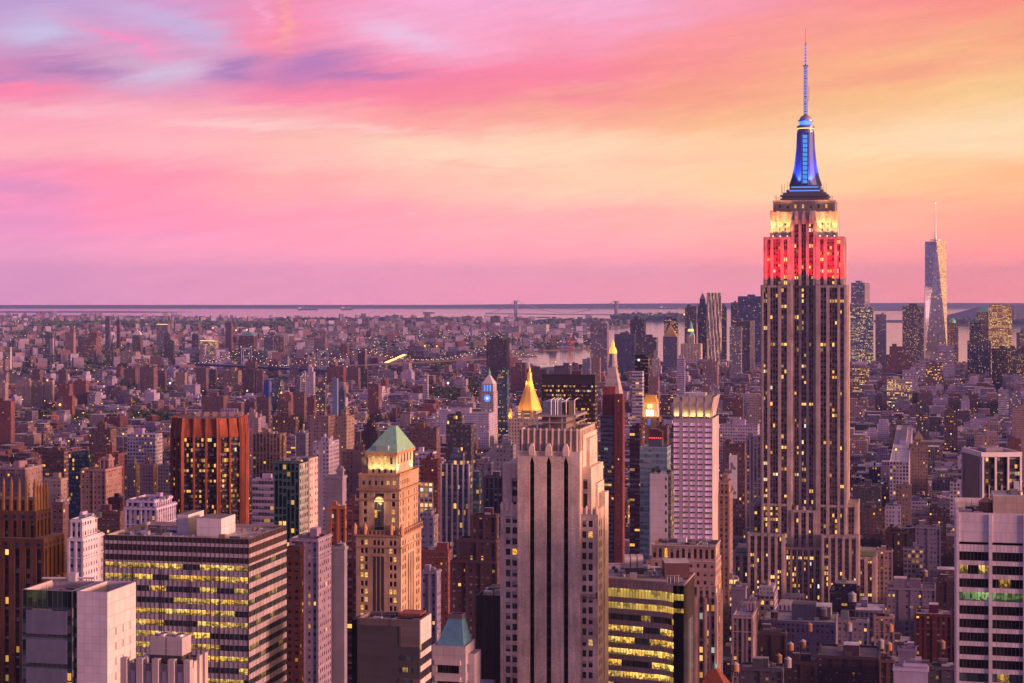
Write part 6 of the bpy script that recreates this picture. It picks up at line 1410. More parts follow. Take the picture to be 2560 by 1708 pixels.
def simple_hero():
    # black-green glass tower with teal ribs
    ff = FF(686.4, 747.5, 1000); D = ff.v(790.6); W = ff.W; b = root('ribbed_glass_tower', 'black-green glass tower with teal ribs and a pale pink side', 'office tower', ff.O); plot(ff.O, W, D, 686, 791, 1155, 1000); zt = ff.z(1160); MARKS.append((738, 1230, 'the black-green glass tower', 1000))
    D1 = D * .5; q = MB((.02, .03, .03)); q.prism(rect(0, W, 0, D1), 0, zt, 'facade_K', 'roof', 2.2, 3.8); q.build('glass_wall', b)
    q = MB((.05, .17, .17))
    for x in np.linspace(0, W, 7): q.box(x - .25, x + .25, -.45, 0, 0, zt + 1.4, 'metal_trim')
    q.box(-.3, W + .3, -.5, 0, zt - 4.3, zt - 3.7, 'metal_trim'); q.box(-.3, W + .3, -.5, 0, zt + 1, zt + 1.6, 'metal_trim'); q.build('rib', b)
    q = MB((.25, .28, .26)); q.prism(rect(W + .02, W + .3, 0, D1), 0, zt, 'facade_W', 'roof', 3, 3.8); q.build('side_wall', b)
    q = MB((.50, .40, .38)); q.prism(rect(.2, W + 1, D1 + .02, D), 0, zt + 1.5, 'facade_P', 'roof', 3.2, 3.6, rc=(.2, .17, .18)); q.build('side_wall', b)
    for i in range(5): units(b, W, D, zt + 1, 2)
    # dark flat-topped block
    ff = FF(893, 1049, 560); D = ff.v(1075.7); W = ff.W; b = root('dark_block', 'dark blank flat-topped block with white-banded sunlit side', 'office tower', ff.O); plot(ff.O, W, D, 878, 1076, 1540, 560); zt = ff.z(1552); MARKS.append((970, 1610, 'the dark flat-topped block', 560))
    q = MB((.055, .05, .055)); xs_ = ff.u(998); q.prism(rect(0, W, 0, D), 40, zt, 'bandwall', 'roof', 9, 1.2, top=False); q.build('wall', b)
    q = MB((.12, .095, .09)); q.box(0, W, -.12, 0, zt - 1.9, zt + .1, 'bandwall', bay=9, fl=1); q.box(xs_, W, -.12, 0, zt - 8.0, zt - 1.95, 'bandwall', bay=9, fl=1.1); q.box(xs_, W, -.12, 0, 40, zt - 17.5, 'bandwall', bay=9, fl=1.1); q.box(0, 8, -.12, 0, zt - 22.4, zt - 21, 'bandwall'); q.build('brick_panel', b)
    for k in range(4):
        z = zt - 10.6 - k * 3.55
        q = MB(); q.face([(xs_ + 1, -.2, z - 1.5), (W - 2, -.2, z - 1.5), (W - 2, -.2, z), (xs_ + 1, -.2, z)], 'office_dim', [(k * 20, k), (k * 20 + 5, k), (k * 20 + 5, k + 1), (k * 20, k + 1)]); q.build('window_band', b)
    q = MB((.62, .52, .50)); q.box(W + .02, W + .3, 0, D, zt - 7.2, zt + .1, 'panelwall', bay=2.4, fl=2.4); q.build('side_panel', b)
    z = zt - 9.6
    while z > 50:
        q = MB((.62, .52, .50)); q.box(W + .02, W + .3, 0, D, z - 1.7, z, 'bandwall', bay=2, fl=2); q.build('side_panel', b)
        q = MB(); q.face([(W + .05, 0, z), (W + .05, D, z), (W + .05, D, z + 2.4), (W + .05, 0, z + 2.4)], 'office_dark', [(0, 0), (9, 0), (9, 1), (0, 1)]); q.build('window_band', b); z -= 4.1
    q = MB((.03, .028, .03)); q.prism(rect(ff.u(878) , -.02, .6, D - 4), 40, zt - .6, 'black_glass', 'roof'); q.build('side_wall', b)
    roof_part(b, 0, W, 0, D, zt + .1, (.34, .32, .34), (.2, .15, .15), 1.6, .6); q = MB((.3, .1, .08)); q.box(W * .55, W * .9, 8, 15, zt - 1.5, zt + .6, 'metal_trim', 'roof'); q.build('roof_unit', b); clutter(b, 2, W - 3, 3, D - 3, zt - 1.5, 18)
    # chateau-roofed pale building
    ff = FF(1080, 1164, 600); W = ff.W; D = max(12, ff.v(1188)); b = root('pyramid_roof_building', 'pale building under a blue-green cut pyramid roof beside the limestone tower', 'office building', ff.O); plot(ff.O, W, D + 8, 1080, 1205, 1616, 600); zt = ff.z(1617); c = (.50, .43, .45); MARKS.append((1130, 1640, 'the cut pyramid roof', 600))
    q = MB(c); zs = [40]; rows = [(zt - 6.2 - k * 5.2 - 2.6, zt - 6.2 - k * 5.2) for k in range(8)]
    for a, e in reversed(rows): zs += [a, e]
    zs.append(zt); g = holes(q, (0, 0), (W, 0), [1.6, W * .8], zs, 'panelwall', .5); q.wall((W, D), (0, D), 40, zt, 'panelwall'); q.wall((0, D), (0, 0), 40, zt, 'panelwall')
    g2 = holes(q, (W, 0), (W, D), [2, D - 2], zs, 'panelwall', .5); q.build('wall', b)
    for x, y, z, a, w, h in g + g2:
        o = MB(); o.face([(-w / 2, 0, 0), (w / 2, 0, 0), (w / 2, 0, h), (-w / 2, 0, h)], 'office' if z < zt - 17 else 'office_dark', [(0, 0), (8, 0), (8, 1), (0, 1)]); o = o.build('window_band', b); o.location = (x, y, z); o.rotation_euler = (0, 0, a)
    for k in range(3):
        q = MB(tuple(v * 1.1 for v in c)); q.box(1.0, W * .8 + .6, -.9, 0, zt - 6.9 - k * 5.2 + .9, zt - 5.6 - k * 5.2 + 1, 'plain_trim'); q.build('balcony', b)
    q = MB(c); q.box(W - 1.5, W + 2.2, 3, D - 1, 40, zt - 3.0, 'panelwall', 'roof'); q.build('wing', b); q = MB(c); q.box(W, W + 5.5, 6, D + 5, 40, zt - 14, 'panelwall', 'roof', rc=(.3, .28, .3)); q.build('wing', b)
    roof_part(b, 0, W, 0, D, zt + .05, (.25, .24, .26), c, .8, .5)
    zr = ff.z(1554); q = MB(); q.prism(rect(1.0, W - .8, 1, D - 1), zt - .6, zr, 'copper_blue', 'copper_blue', .42, 6, poly2=rect(W * .37, W * .77, D * .40, D * .72)); q.build('roof', b)
    q = MB((.16, .12, .12)); q.ring(rect(W * .36, W * .78, D * .39, D * .73), rect(W * .40, W * .74, D * .43, D * .69), zr - .4, zr + 1.2, 'plain_trim'); q.build('roof_curb', b)
    # black slab
    ff = FF(1189, 1251, 640); W = ff.W; b = root('black_slab', 'plain black slab half hidden behind the limestone tower', 'office tower', ff.O); plot(ff.O, W, 22, 1189, 1251, 1488, 640); zt = ff.z(1490); MARKS.append((1215, 1560, 'the black slab', 640))
    q = MB((.018, .018, .022)); q.prism(rect(0, W, 0, 22), 40, zt, 'bandwall', 'roof', 3, 3.6, top=False); q.build('wall', b); roof_part(b, 0, W, 0, 22, zt, (.3, .28, .3), (.05, .05, .055), 1.2, .5); units(b, W, 20, zt, 8); q = MB((.16, .15, .16)); q.box(W * .3, W * .75, 8, 16, zt - 1.2, zt + 1.4, 'metal_trim', 'roof', bottom=False); q.build('bulkhead', b)
    # curved office with lit floors
    d = 620; k = F / d; X = lambda px, yo=0: (px - CX) / F * (d + yo); b = root('curved_office', 'office block with curved front and brightly lit yellow floors, black corner', 'office tower', (0, d), rot=0)
    P = [(X(1500, 14), 14.0), (X(1520, 12), 12), (X(1650, 4), 4), (X(1668, 2.2), 2.2), (X(1684, -.8), -.8), (X(1709, -2), -2), (X(1736, 24), 24), (X(1560, 46), 46), (X(1500, 46), 46)]
    zt = CAMZ - (1463 - EY) / k; MARKS.append((1600, 1580, 'the curved lit office', 620)); gx, gy = X(1600) * CT - d * ST, X(1600) * ST + d * CT; PLOTS.append((gx - 20, gx + 24, gy - 6, gy + 44)); SCREEN.append((d, 1500, 1736, 1460))
    z = zt; wall = (.34, .26, .30); k_ = 0
    def seg(q, z0, z1, m, bay, idx, off=0):
        for i in idx:
            a, e = Vector(P[i]), Vector(P[(i + 1) % len(P)]); n_ = (e - a).normalized(); n_ = Vector((n_.y, -n_.x)) * off
            q.wall(tuple(a + n_), tuple(e + n_), z0, z1, m, bay, z1 - z0)
    q = MB((.03, .024, .026)); seg(q, 40, zt, 'facade_dim', 1.6, [5, 6, 7, 8]); q.build('side_wall', b); q = MB((.02, .018, .02)); seg(q, 40, zt - 4, 'black_glass', 2, [4], .02); q.build('corner_glass', b)
    while z > 70:
        hh = 2.6 if k_ == 0 else 1.75
        q = MB(wall); seg(q, z - hh, z, 'bandwall', 1.3, [0, 1, 2, 3], .25)
        for zz_, up in ((z, 1), (z - hh, 0)):
            pts = [(*(Vector(P[i])), zz_) for i in range(5)]; pin = [(x, y + 1.2, zz_) for x, y, _ in pts]
            for i in range(4):
                f_ = [pts[i], pts[i + 1], pin[i + 1], pin[i]]; f_ = [(f_[0][0], f_[0][1] - .25, zz_), (f_[1][0], f_[1][1] - .25, zz_), f_[2], f_[3]]; q.face(f_ if up else f_[::-1], 'plain_trim')
        q.build('spandrel_panel', b); z -= hh
        m = ['office_bright', 'office_bright', 'office_dim', 'office', 'office_many', 'office_many', 'office_many', 'office_many', 'office_dim', 'office_dim', 'office_many'][min(k_, 10)]
        wh_ = 3.0 if k_ == 0 else 2.1
        for i in range(4):
            q = MB(); seg(q, z - wh_, z, m if not (i == 3 and m == 'office_dim') else 'office_dark', 1.1, [i]); q.build('window_band', b)
        if k_ < 2:
            q = MB(); seg(q, z - wh_ * .75, z - .2, 'office_bright', 1.1, [4], .06); q.build('window_band', b)
        z -= wh_; k_ += 1
    q = MB((.34, .31, .33)); q.face([(x, y, zt) for x, y in P], 'roof'); q.build('roof', b)
    q = MB(wall)
    for i in range(9):
        a, e = P[i], P[(i + 1) % 9]; q.bar((*a, zt + .3), (*e, zt + .3), .35, 'plain_trim', 4)
    q.build('parapet', b)
    q = MB((.09, .04, .045)); x0, x1 = X(1662, 12), X(1724, 12); q.box(x0, x1, 12, 24, zt, CAMZ - (1408 - EY) / F * (d + 12), 'panelwall', 'roof', bay=12, fl=12, rc=(.42, .40, .42), bottom=False); q.build('bulkhead', b)
    q = MB((.12, .11, .12)); q.box(X(1553, 24), X(1610, 24), 24, 30, zt, zt + 2.0, 'metal_trim'); q.build('cooling_stand', b)
    for j in range(3):
        q = MB((.45, .42, .45)); xa = X(1561 + j * 16.4, 24); q.box(xa, xa + 1.95, 24, 30, zt + 2, zt + 6, 'panelwall', bay=2, fl=1.2); q.build('cooling_unit', b)
    for px, yo in ((1545, 20), (1618, 22), (1640, 26), (1575, 12), (1690, 4), (1670, 5)):
        q = MB((.4, .38, .4)); xa = X(px, yo); q.box(xa, xa + 2.4, yo, yo + 1.6, zt, zt + random.uniform(.8, 2.4), 'metal_trim', bottom=False); q.build('roof_unit', b)
    clutter(b, X(1530, 20), X(1650, 20), 14, 40, zt, 26)
    q = MB((.3, .27, .28)); q.bar((X(1666, 3), 3, zt + 2.6), (X(1700, 3), 4, zt + 2.6), .2, 'metal_trim', 5)
    for px in (1668, 1676, 1686, 1696): q.bar((X(px, 3), 3.4, zt), (X(px, 3), 3.4, zt + 2.6), .2, 'metal_trim', 5)
    q.build('roof_frame', b)
    # pink-brown granite tower behind it
    ff = FF(1629, 1788.3, 820); W = ff.W; D = ff.v(1800); b = root('granite_tower', 'pink-brown granite tower with colonnaded top floor right of the curved lit office', 'office tower', ff.O); plot((ff.O[0] - 4, ff.O[1]), W + 4, D + 6, 1616, 1800, 1362, 820); zt = ff.z(1365); c = (.34, .23, .21); MARKS.append((1715, 1400, 'the granite tower', 820))
    q = MB(c); n = 11; w = W / n; za = ff.z(1403)
    g = holes(q, (0, 0), (W, 0), [v for k in range(n) for v in (w * k + w * .24, w * k + w * .76)], [za, za + .8, zt - 1.6, zt], 'brickwork', .5); q.wall((W, 0), (W, D), za, zt, 'facade_S', 3, 8); q.wall((W, D), (0, D), za, zt, 'brickwork'); q.wall((0, D), (0, 0), za, zt, 'brickwork'); q.build('wall', b)
    windows(b, g, 'window', 1); roof_part(b, 0, W, 0, D, zt, (.30, .28, .32), c, 1.5, .6)
    q = MB((.42, .34, .34)); q.ring(rect(-.4, W + .4, -.4, D + .4), rect(0, W, 0, D), za - .5, za, 'plain_trim'); q.ring(rect(-.3, W + .3, -.3, D + .3), rect(0, W, 0, D), zt - .5, zt + .1, 'plain_trim'); q.build('cornice', b)
    q = MB(c); q.prism(rect(-2.4, W + .1, -.1, D + 4), za - 11.5, za - .5, 'facade_P', 'roof', 3.0, 3.7); q.build('wall', b)
    q = MB(c); q.prism(rect(-2.6, W + .3, -.4, D + 4), 0, za - 11.4, 'facade_granite', 'roof', 2.5, 3.7); q.build('wall', b)
    for x in np.linspace(-2.6, W + .3, 8): q = MB(tuple(v * 1.15 for v in c)); q.box(x - .55, x + .55, -.9, -.4, 0, za - 16, 'brickwork'); q.build('pier', b)
    for y in np.linspace(1, D + 3, 4): q = MB(tuple(v * 1.15 for v in c)); q.box(W + .3, W + .8, y - .5, y + .5, 0, za - 16, 'brickwork'); q.build('pier', b)
    q = MB((.45, .42, .46)); q.box(W * .38, W * .52, 5, 9, zt - 1.5, zt + 2.4, 'panelwall'); q.build('bulkhead', b); units(b, W, D, zt, 10); q = MB((.5, .47, .5)); q.bar((W * .1, 3, zt), (W * .6, 4, zt), .2, 'metal_trim'); q.bar((W * .7, 2, zt), (W * .74, 10, zt + .4), .2, 'metal_trim'); q.build('duct_pipe', b); clutter(b, 2, W - 3, 2, D - 3, zt - 1.5, 16)
    # pink-windowed tower with glowing crown
    ff = FF(1683.8, 1781, 1150); W = ff.W; D = ff.v(1797); b = root('pink_window_tower', 'slender pale tower with pink window grid and glowing flared crown', 'office tower', ff.O); plot(ff.O, W, D, 1684, 1797, 990, 1150); zb, zt = ff.z(1047), ff.z(993); c = (.42, .36, .38); MARKS.append((1735, 1120, 'the pink-windowed tower', 1150))
    q = MB(c); s_ = W / 305.0; us = [v * s_ for v in (0.5, 45, 75, 112, 132, 170, 190, 228, 248, 301)]; nfl = 24; zs = [0]
    for k in range(nfl): zb_ = zb - 3.2 - (nfl - 1 - k) * 3.3; zs += [zb_ - 1.55, zb_ + .55]
    zs.append(zb); g = holes(q, (0, 0), (W, 0), us, zs, 'plain_trim', .35); q.wall((W, 0), (W, D), 0, zb, 'blank'); q.wall((W, D), (0, D), 0, zb, 'blank'); q.wall((0, D), (0, 0), 0, zb, 'blank'); q.build('wall', b)
    g.sort(key=lambda p: -p[2])
    windows(b, g, 'pink_glow_pane', 0, 100)
    q = MB((.05, .04, .045))
    for j in range(1, len(zs) - 1, 2):
        for i in range(0, 10, 2): q.box(us[i], us[i + 1], -.1, .02, zs[j] - .55, zs[j] - .05, 'plain_trim')
    q.build('spandrel_panel', b)
    q = MB((.28, .24, .25)); i_ = 2.2; q.prism(rect(i_, W - i_, i_, D - .6), zb, zt, 'blank', 'roof', rc=(.3, .27, .3)); q.build('crown', b)
    q = MB((.52, .43, .38)); o_ = .9
    for a, e in ((0, us[1]), (us[2] - .4, us[3] + .4), (us[4] - .4, us[5] + .4), (us[6] - .4, us[7] + .4), (us[8], W)):
        q2 = MB((.52, .43, .38)); q2.prism([(a, i_ - .3), (e, i_ - .3), (e, i_ - .05), (a, i_ - .05)], zb, zt, 'blank', 'blank', poly2=[(a, -o_), (e, -o_), (e, -o_ + .25), (a, -o_ + .25)]); q2.build('crown_panel', b)
    q = MB((.34, .30, .32))
    for a, e in zip([us[1], us[3] + .4, us[5] + .4, us[7] + .4], [us[2] - .4, us[4] - .4, us[6] - .4, us[8]]): q.box(a, e, -.3, i_, zb, zt + .3, 'blank')
    q.prism([(W - i_ + .05, 0), (W - i_ + .3, 0), (W - i_ + .3, D), (W - i_ + .05, D)], zb, zt, 'blank', 'blank', poly2=[(W + .6, -.5), (W + .9, -.5), (W + .9, D), (W + .6, D)]); q.build('pier', b)
    for i in range(0, 10, 2): lamp('AREA', ((us[i] + us[i + 1]) / 2, .35, zb + .5), 620, (1, .66, .22), b, (math.radians(197), 0, 0), (2.2, .3)); 
    lamp('AREA', (W - .6, D / 2, zb + .5), 500, (1, .7, .26), b, (math.radians(180), math.radians(-12), 0), (.4, D * .7)); units(b, W, D, zt + 1, 8)
    q = MB((.62, .60, .64)); q.box(W * .2, W * .75, D * .4, D * .7, zt, zt + 1.6, 'metal_trim', 'roof', bottom=False); q.build('bulkhead', b)
    # blank white wall tower and blue glass tower
    ff = FF(1623.9, 1669.5, 1000); W = ff.W; b = root('white_wall_tower', 'blank white party-wall tower left of the pink-windowed tower', 'apartment tower', ff.O); plot(ff.O, W, 16, 1624, 1680, 1184, 1000); zt = ff.z(1186); q = MB((.56, .50, .52)); q.prism(rect(0, W, 0, 16), 0, zt, 'panelwall', 'roof', 9, 3.2); q.build('wall', b); MARKS.append((1645, 1280, 'the blank white tower', 1000))
    q = MB((.03, .03, .035))
    for k in range(16): q.box(W * .86, W * .95, -.05, .05, zt - 3.2 - k * 4.6, zt - 1.2 - k * 4.6, 'window')
    q.build('slit_window', b); q = MB((.14, .17, .17)); q.prism(rect(W + .02, W + 1.6, .4, 15), 0, zt + 1, 'facade_G', 'roof', 2, 3.3); q.build('balcony', b)
    foliage('roof_shrub', [(ff.O[0] + 2.5 * CT, ff.O[1] + 3, zt), (ff.O[0] + 5, ff.O[1] + 3, zt), (ff.O[0] + 10.2, ff.O[1] + 1, zt)], [1.6, 1.2, 1.2], [3.2, 2.2, 2.4], 160, .25, 'small green shrubs on the roof terrace of the blank white tower', 'shrub', None)
    ff = FF(1600, 1668, 1060); W = ff.W; D = ff.v(1677); b = root('blue_glass_tower', 'pale blue glass tower with red lights on its arched roof frame', 'apartment tower', ff.O); plot(ff.O, W, D, 1600, 1677, 1113, 1060); zt = ff.z(1118); MARKS.append((1612, 1250, 'the blue glass tower', 1060))
    q = MB((.20, .32, .36)); q.prism(rect(0, W, 0, D), 0, zt, 'facade_blue', 'roof', 2.3, 3.4, top=False); q.build('glass_wall', b); roof_part(b, 0, W, 0, D, zt, (.3, .3, .33), (.3, .36, .4), 1, .4)
    xa, xb = ff.u(1621, 6), ff.u(1655, 6); zm = ff.z(1098, yo=6); q = MB((.12, .13, .16)); q.box(xa, xb, 6, D - 3, zt - 1, zm, 'metal_trim', 'roof', bottom=False); q.build('bulkhead', b)
    q = MB((.10, .06, .07)); h = ff.z(1074, yo=6)
    q.prism(rect(xa + .8, xb, 6.5, D - 4), zm, h - 1.5, 'metal_trim', 'metal_trim', poly2=rect(xa + .2, xb, 6.5, D - 4)); q.prism(rect(xa + .2, xb, 6.5, D - 4), h - 1.5, h, 'metal_trim', 'metal_trim', poly2=rect(xa + .2, xb - 2.5, 6.5, D - 4)); q.build('roof_frame', b)
    for k in range(6):
        q = MB(); q.lathe([(.01, zm + .1), (.34, zm + .5), (.01, zm + .9)], xa + .8 + k * (xb - xa - 1.6) / 5, 6.0, 'lit_red', 6); q.build('warning_light', b)
    # maroon brick slab pair
    ff = FF(1536, 1556.5, 1250); W = ff.W; D = ff.v(1562); b = root('maroon_slab', 'tall maroon brick slab with a bright sunlit edge', 'apartment tower', ff.O); plot(ff.O, W, D, 1500, 1562, 965, 1250); zt = ff.z(986); MARKS.append((1548, 1180, 'the tall maroon slab', 1250))
    q = MB((.15, .045, .05)); q.prism(rect(0, W, 0, D), 0, zt, 'facade_slit', 'roof', 5.4, 3.0); q.build('wall', b); xl = ff.u(1501, 3); xm = ff.u(1507, 6); z2 = ff.z(1040)
    q = MB((.20, .18, .19)); q.prism(rect(xl, -.05, 3, D), 0, z2, 'facade_B', 'roof', 2.6, 3.0); q.build('balcony_wall', b); q = MB((.26, .07, .065)); q.prism(rect(xm, -.1, 5, D - 1), z2, ff.z(967, yo=5), 'facade_slit', 'roof', 4.2, 3.0); q.build('wall', b)
    q = MB((.24, .07, .065)); q.box(-1.0, 0, 2.4, 4, 0, z2, 'brickwork'); q.build('pier', b)
    # brown balcony block beside
    # dark tower with white columns
    W, D, d = 20.3, 30, 980; k = F / d; O = ((2456.5 - CX) / k, d); b = root('white_column_tower', 'dark office tower with white columns and white roof ring', 'office tower', O, rot=math.radians(5)); zt = CAMZ - (1131 - EY) / k; plot((O[0] - 8, O[1]), W + 12, D + 6, 2410, 2548, 1112, 980); MARKS.append((2490, 1180, 'the dark tower with white columns', 980))
    q = MB((.035, .03, .035)); q.prism(rect(0, W, 0, D), 0, zt - 2, 'facade_K', 'roof', 1.6, 3.7, top=False); q.build('glass_wall', b); q = MB((.07, .06, .075)); q.prism(rect(-.25, -.02, 2.5, D), 0, zt - 2.2, 'bandwall', 'roof', 2, 3.7); q.build('side_wall', b)
    for i in range(4): x = W * i / 3; q = MB((.6, .55, .58)); q.box(x - .5, x + .5, -1.0, 0, 0, zt - 2, 'blank'); q.build('column', b)
    for i in range(3): x = W * (i + .5) / 3; q = MB((.45, .41, .44)); q.box(x - .2, x + .2, -.6, 0, 0, zt - 17, 'blank'); q.build('column', b)
    for y in (0.2, D): q = MB((.5, .46, .5)); q.box(-1.1, -.3, y, y + 1, 0, zt - 2, 'blank'); q.build('column', b)
    q = MB((.62, .56, .58)); q.ring(rect(-1.0, W + .6, -1.0, D + .6), rect(.6, W - .6, .8, D - 1), zt - 2.4, zt, 'plain_trim'); q.build('roof_ring', b); q = MB((.14, .13, .14)); q.face([(x, y, zt - 1.4) for x, y in rect(.6, W - .6, .8, D - 1)], 'roof'); q.build('roof', b); q = MB((.3, .28, .3)); q.box(W * .3, W * .75, 12, 26, zt - 1.4, zt + 1, 'metal_trim', 'roof', bottom=False); q.build('bulkhead', b)
    # black office box
    ff = FF(1355, 1487.7, 1800); W = ff.W; D = ff.v(1494); b = root('black_office_box', 'big black office box with amber lit floors behind the limestone tower', 'office tower', ff.O); plot(ff.O, W, D, 1355, 1494, 938, 1800); zt = ff.z(938); zu = ff.z(961); MARKS.append((1420, 990, 'the black office box', 1800))
    q = MB((.030, .018, .02)); q.prism(rect(0, W, 0, D), zu, zt, 'bandwall', 'roof', 1.6, 8); q.build('top_wall', b); q = MB((.04, .022, .022)); q.prism(rect(0, W, 0, D), 0, zu, 'facade_amber', 'roof', 1.9, 4.4, top=False); q.build('wall', b); q = MB((.1, .03, .03)); q.box(-.2, W + .2, -.2, 0, zt - 1.2, zt + .4, 'metal_trim'); q.build('parapet', b); bulk(b, W, D, zt, (.1, .07, .07), 1)
mat('facade_slit', m_facade, ww=.13, wh=.34, p=.02, glass=(.05, .03, .03)); mat('facade_blue', m_facade, ww=.92, wh=.62, glass=(.11, .17, .21), p=.05, gl=.12)
mat('facade_granite', m_facade, ww=.62, wh=.62, p=.18, span=(.35, .3, .3)); mat('office_many', m_office, p=.92, e=1.5, run=5.0)
mat('facade_amber', m_facade, ww=.80, wh=.40, glass=(.03, .018, .018), p=.34, e=1.1, rowy=1.8)
def m_pink_glow(t, b):  # pink sky reflection put into the panes' colour and a faint glow
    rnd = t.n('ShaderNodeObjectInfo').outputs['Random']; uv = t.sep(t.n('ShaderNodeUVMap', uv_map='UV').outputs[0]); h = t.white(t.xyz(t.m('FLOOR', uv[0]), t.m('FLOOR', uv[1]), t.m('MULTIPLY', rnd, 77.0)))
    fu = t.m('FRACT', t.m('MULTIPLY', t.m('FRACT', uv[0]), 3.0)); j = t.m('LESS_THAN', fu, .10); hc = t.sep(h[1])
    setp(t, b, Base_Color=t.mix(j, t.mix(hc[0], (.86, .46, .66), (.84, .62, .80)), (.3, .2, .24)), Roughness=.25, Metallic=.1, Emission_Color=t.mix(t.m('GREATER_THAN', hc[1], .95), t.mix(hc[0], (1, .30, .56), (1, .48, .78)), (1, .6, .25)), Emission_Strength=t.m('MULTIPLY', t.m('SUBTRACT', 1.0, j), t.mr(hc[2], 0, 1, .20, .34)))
mat('pink_glow_pane', m_pink_glow)
simple_hero()
# ---------------------------------------------------------------- landmarks of the middle distance and downtown
def landmarks():
    # golden pyramid
    ff = FF(1271, 1372, 1900); W = ff.W; D = W * .8; b = root('gold_pyramid_tower', 'stone tower with a floodlit golden pyramid spire', 'skyscraper', ff.O); plot(ff.O, W, D, 1271, 1372, 1042, 1900); zb = ff.z(1043); MARKS.append((1322, 1000, 'the golden pyramid', 1900))
    q = MB(C_['lim']); q.prism(rect(0, W, 0, D), 0, zb - 2, 'facade_P', 'roof', 3, 3.6); q.build('wall', b); cx, cy = ff.u(1321, D * .3), D * .45
    kk = F / 1905; R = (1354 - 1290) / 2 / kk; q = MB(C_['bei']); q.lathe([(R * 1.02, zb - 2), (R * 1.02, zb + 5.2), (R * 1.06, zb + 5.4), (R * 1.06, zb + 6)], cx, cy, 'facade_L', 8, math.pi / 8); q.build('drum', b)
    z0, z1, z2, z3 = zb + 6, ff.z(957), ff.z(932), ff.z(914)
    q = MB(); q.lathe([(R * 1.0, z0), (R * .72, z0 + (z1 - z0) * .35), (R * .44, z0 + (z1 - z0) * .7), (R * .24, z1)], cx, cy, 'gold', 8, math.pi / 8); q.build('pyramid_roof', b)
    q = MB(); q.lathe([(R * .26, z1), (R * .27, z1 + 1), (R * .20, z1 + 1.2), (R * .20, z2 - 1), (R * .23, z2 - .8), (R * .10, z2), (R * .09, z2 + 3), (.05, z3)], cx, cy, 'gold', 8, math.pi / 8); q.build('lantern', b)
    for k in range(8):
        a = math.pi / 4 * k; lamp('SPOT', (cx + math.cos(a) * R * 1.6, cy + math.sin(a) * R * 1.6, zb + 2), 9500, (1, .50, .10), b, Vector((math.cos(a) * .75, math.sin(a) * .75, -1)).to_track_quat('Z', 'Y').to_euler(), .6, math.radians(75))
    for a in (0, 2, 4, 6): lamp('POINT', (cx + math.cos(a * math.pi / 4 + .4) * R * .4, cy + math.sin(a * math.pi / 4 + .4) * R * .4, z1 - 1), 1800, (1, .45, .10), b)
    for sx in (-.5, .5):
        q = MB(C_['bei']); q.lathe([(2.2, zb - 2), (2.2, zb + 4), (2.5, zb + 4.2), (.1, zb + 9)], cx + sx * W * .84, 3, 'gold', 8); q.build('corner_turret', b); lamp('POINT', (cx + sx * W * .84, 0, zb + 1), 2500, (1, .4, .08), b)
    # clock tower
    ff = FF(1202, 1234, 2850); W = ff.W; D = ff.v(1244); b = root('clock_tower', 'white clock tower with blue lit belfry and clock face', 'clock tower', ff.O); plot(ff.O, W, D, 1202, 1244, 919, 2850); MARKS.append((1222, 1010, 'the white clock tower', 2850)); c = (.34, .31, .36); z = lambda y: ff.z(y)
    q = MB(c); q.prism(rect(0, W, 0, D), 0, z(980), 'facade_P', 'roof', 3.4, 3.8); q.build('wall', b); i = 1.2; q = MB(c); q.prism(rect(i, W - i, i, D - i), z(980), z(960), 'blank', 'roof'); q.build('belfry', b)
    q = MB(); 
    for k in range(3): x = W * (.28 + .22 * k); q.box(x - 1.3, x + 1.3, i - .2, i + .1, z(978), z(963), 'lit_cyan')
    q.build('belfry_light', b); q = MB((.3, .4, .9)); q.face([(W / 2 + 5.4 * math.cos(t), -.3, z(996) + 5.4 * math.sin(t)) for t in np.linspace(0, 2 * math.pi, 24, endpoint=False)], 'lit_cyan'); q.build('clock_face', b)
    q = MB(); q.face([(W / 2 + 2.0 * math.cos(t), -.5, z(996) + 2.0 * math.sin(t)) for t in np.linspace(0, 2 * math.pi, 24, endpoint=False)], 'lit_warm'); q.build('clock_dial', b)
    q = MB((.5, .47, .5)); q.pyr(rect(i, W - i, i, D - i), z(960), z(935), (W / 2, D / 2), 'plain_trim'); q.build('roof', b); q = MB((.15, .3, .3)); q.lathe([(1.8, z(940)), (2.4, z(936)), (2.0, z(930)), (.8, z(927)), (.1, z(919))], W / 2, D / 2, 'copper', 8); q.build('lantern', b)
    # white campanile with golden top
    ff = FF(1507, 1549, 2080); W = ff.W; D = ff.v(1558); b = root('campanile_tower', 'white marble campanile with steep roof and glowing gold lantern', 'clock tower', ff.O); plot(ff.O, W, D, 1506, 1558, 848, 2080); MARKS.append((1531, 920, 'the white campanile', 2080)); z = lambda y: ff.z(y, W / 2, D / 2); cx, cy = W / 2, D / 2; c = (.38, .34, .34)
    q = MB(c); q.prism(rect(0, W, 0, D), 0, z(985), 'facade_P', 'roof', 3.4, 3.8, top=False); q.build('wall', b); q = MB(c); k_ = .30; q.prism(rect(0, W, 0, D), z(985), z(918), 'facade_dormer', 'roof', 4.6, 7, poly2=rect(W * k_, W * (1 - k_), D * k_, D * (1 - k_))); q.build('roof', b)
    q = MB(c); q.lathe([(5.6, z(918)), (6.2, z(916)), (5.0, z(914)), (4.6, z(905)), (4.9, z(904)), (4.4, z(902)), (4.2, z(886)), (4.6, z(884))], cx, cy, 'blank', 12); q.build('cupola_base', b); q = MB(); q.lathe([(4.6, z(884)), (4.4, z(878)), (3.6, z(872)), (2.4, z(868)), (1.8, z(866)), (1.9, z(858)), (1.2, z(856)), (.5, z(853)), (.1, z(847))], cx, cy, 'gold_lit', 12); q.build('gold_cupola', b)
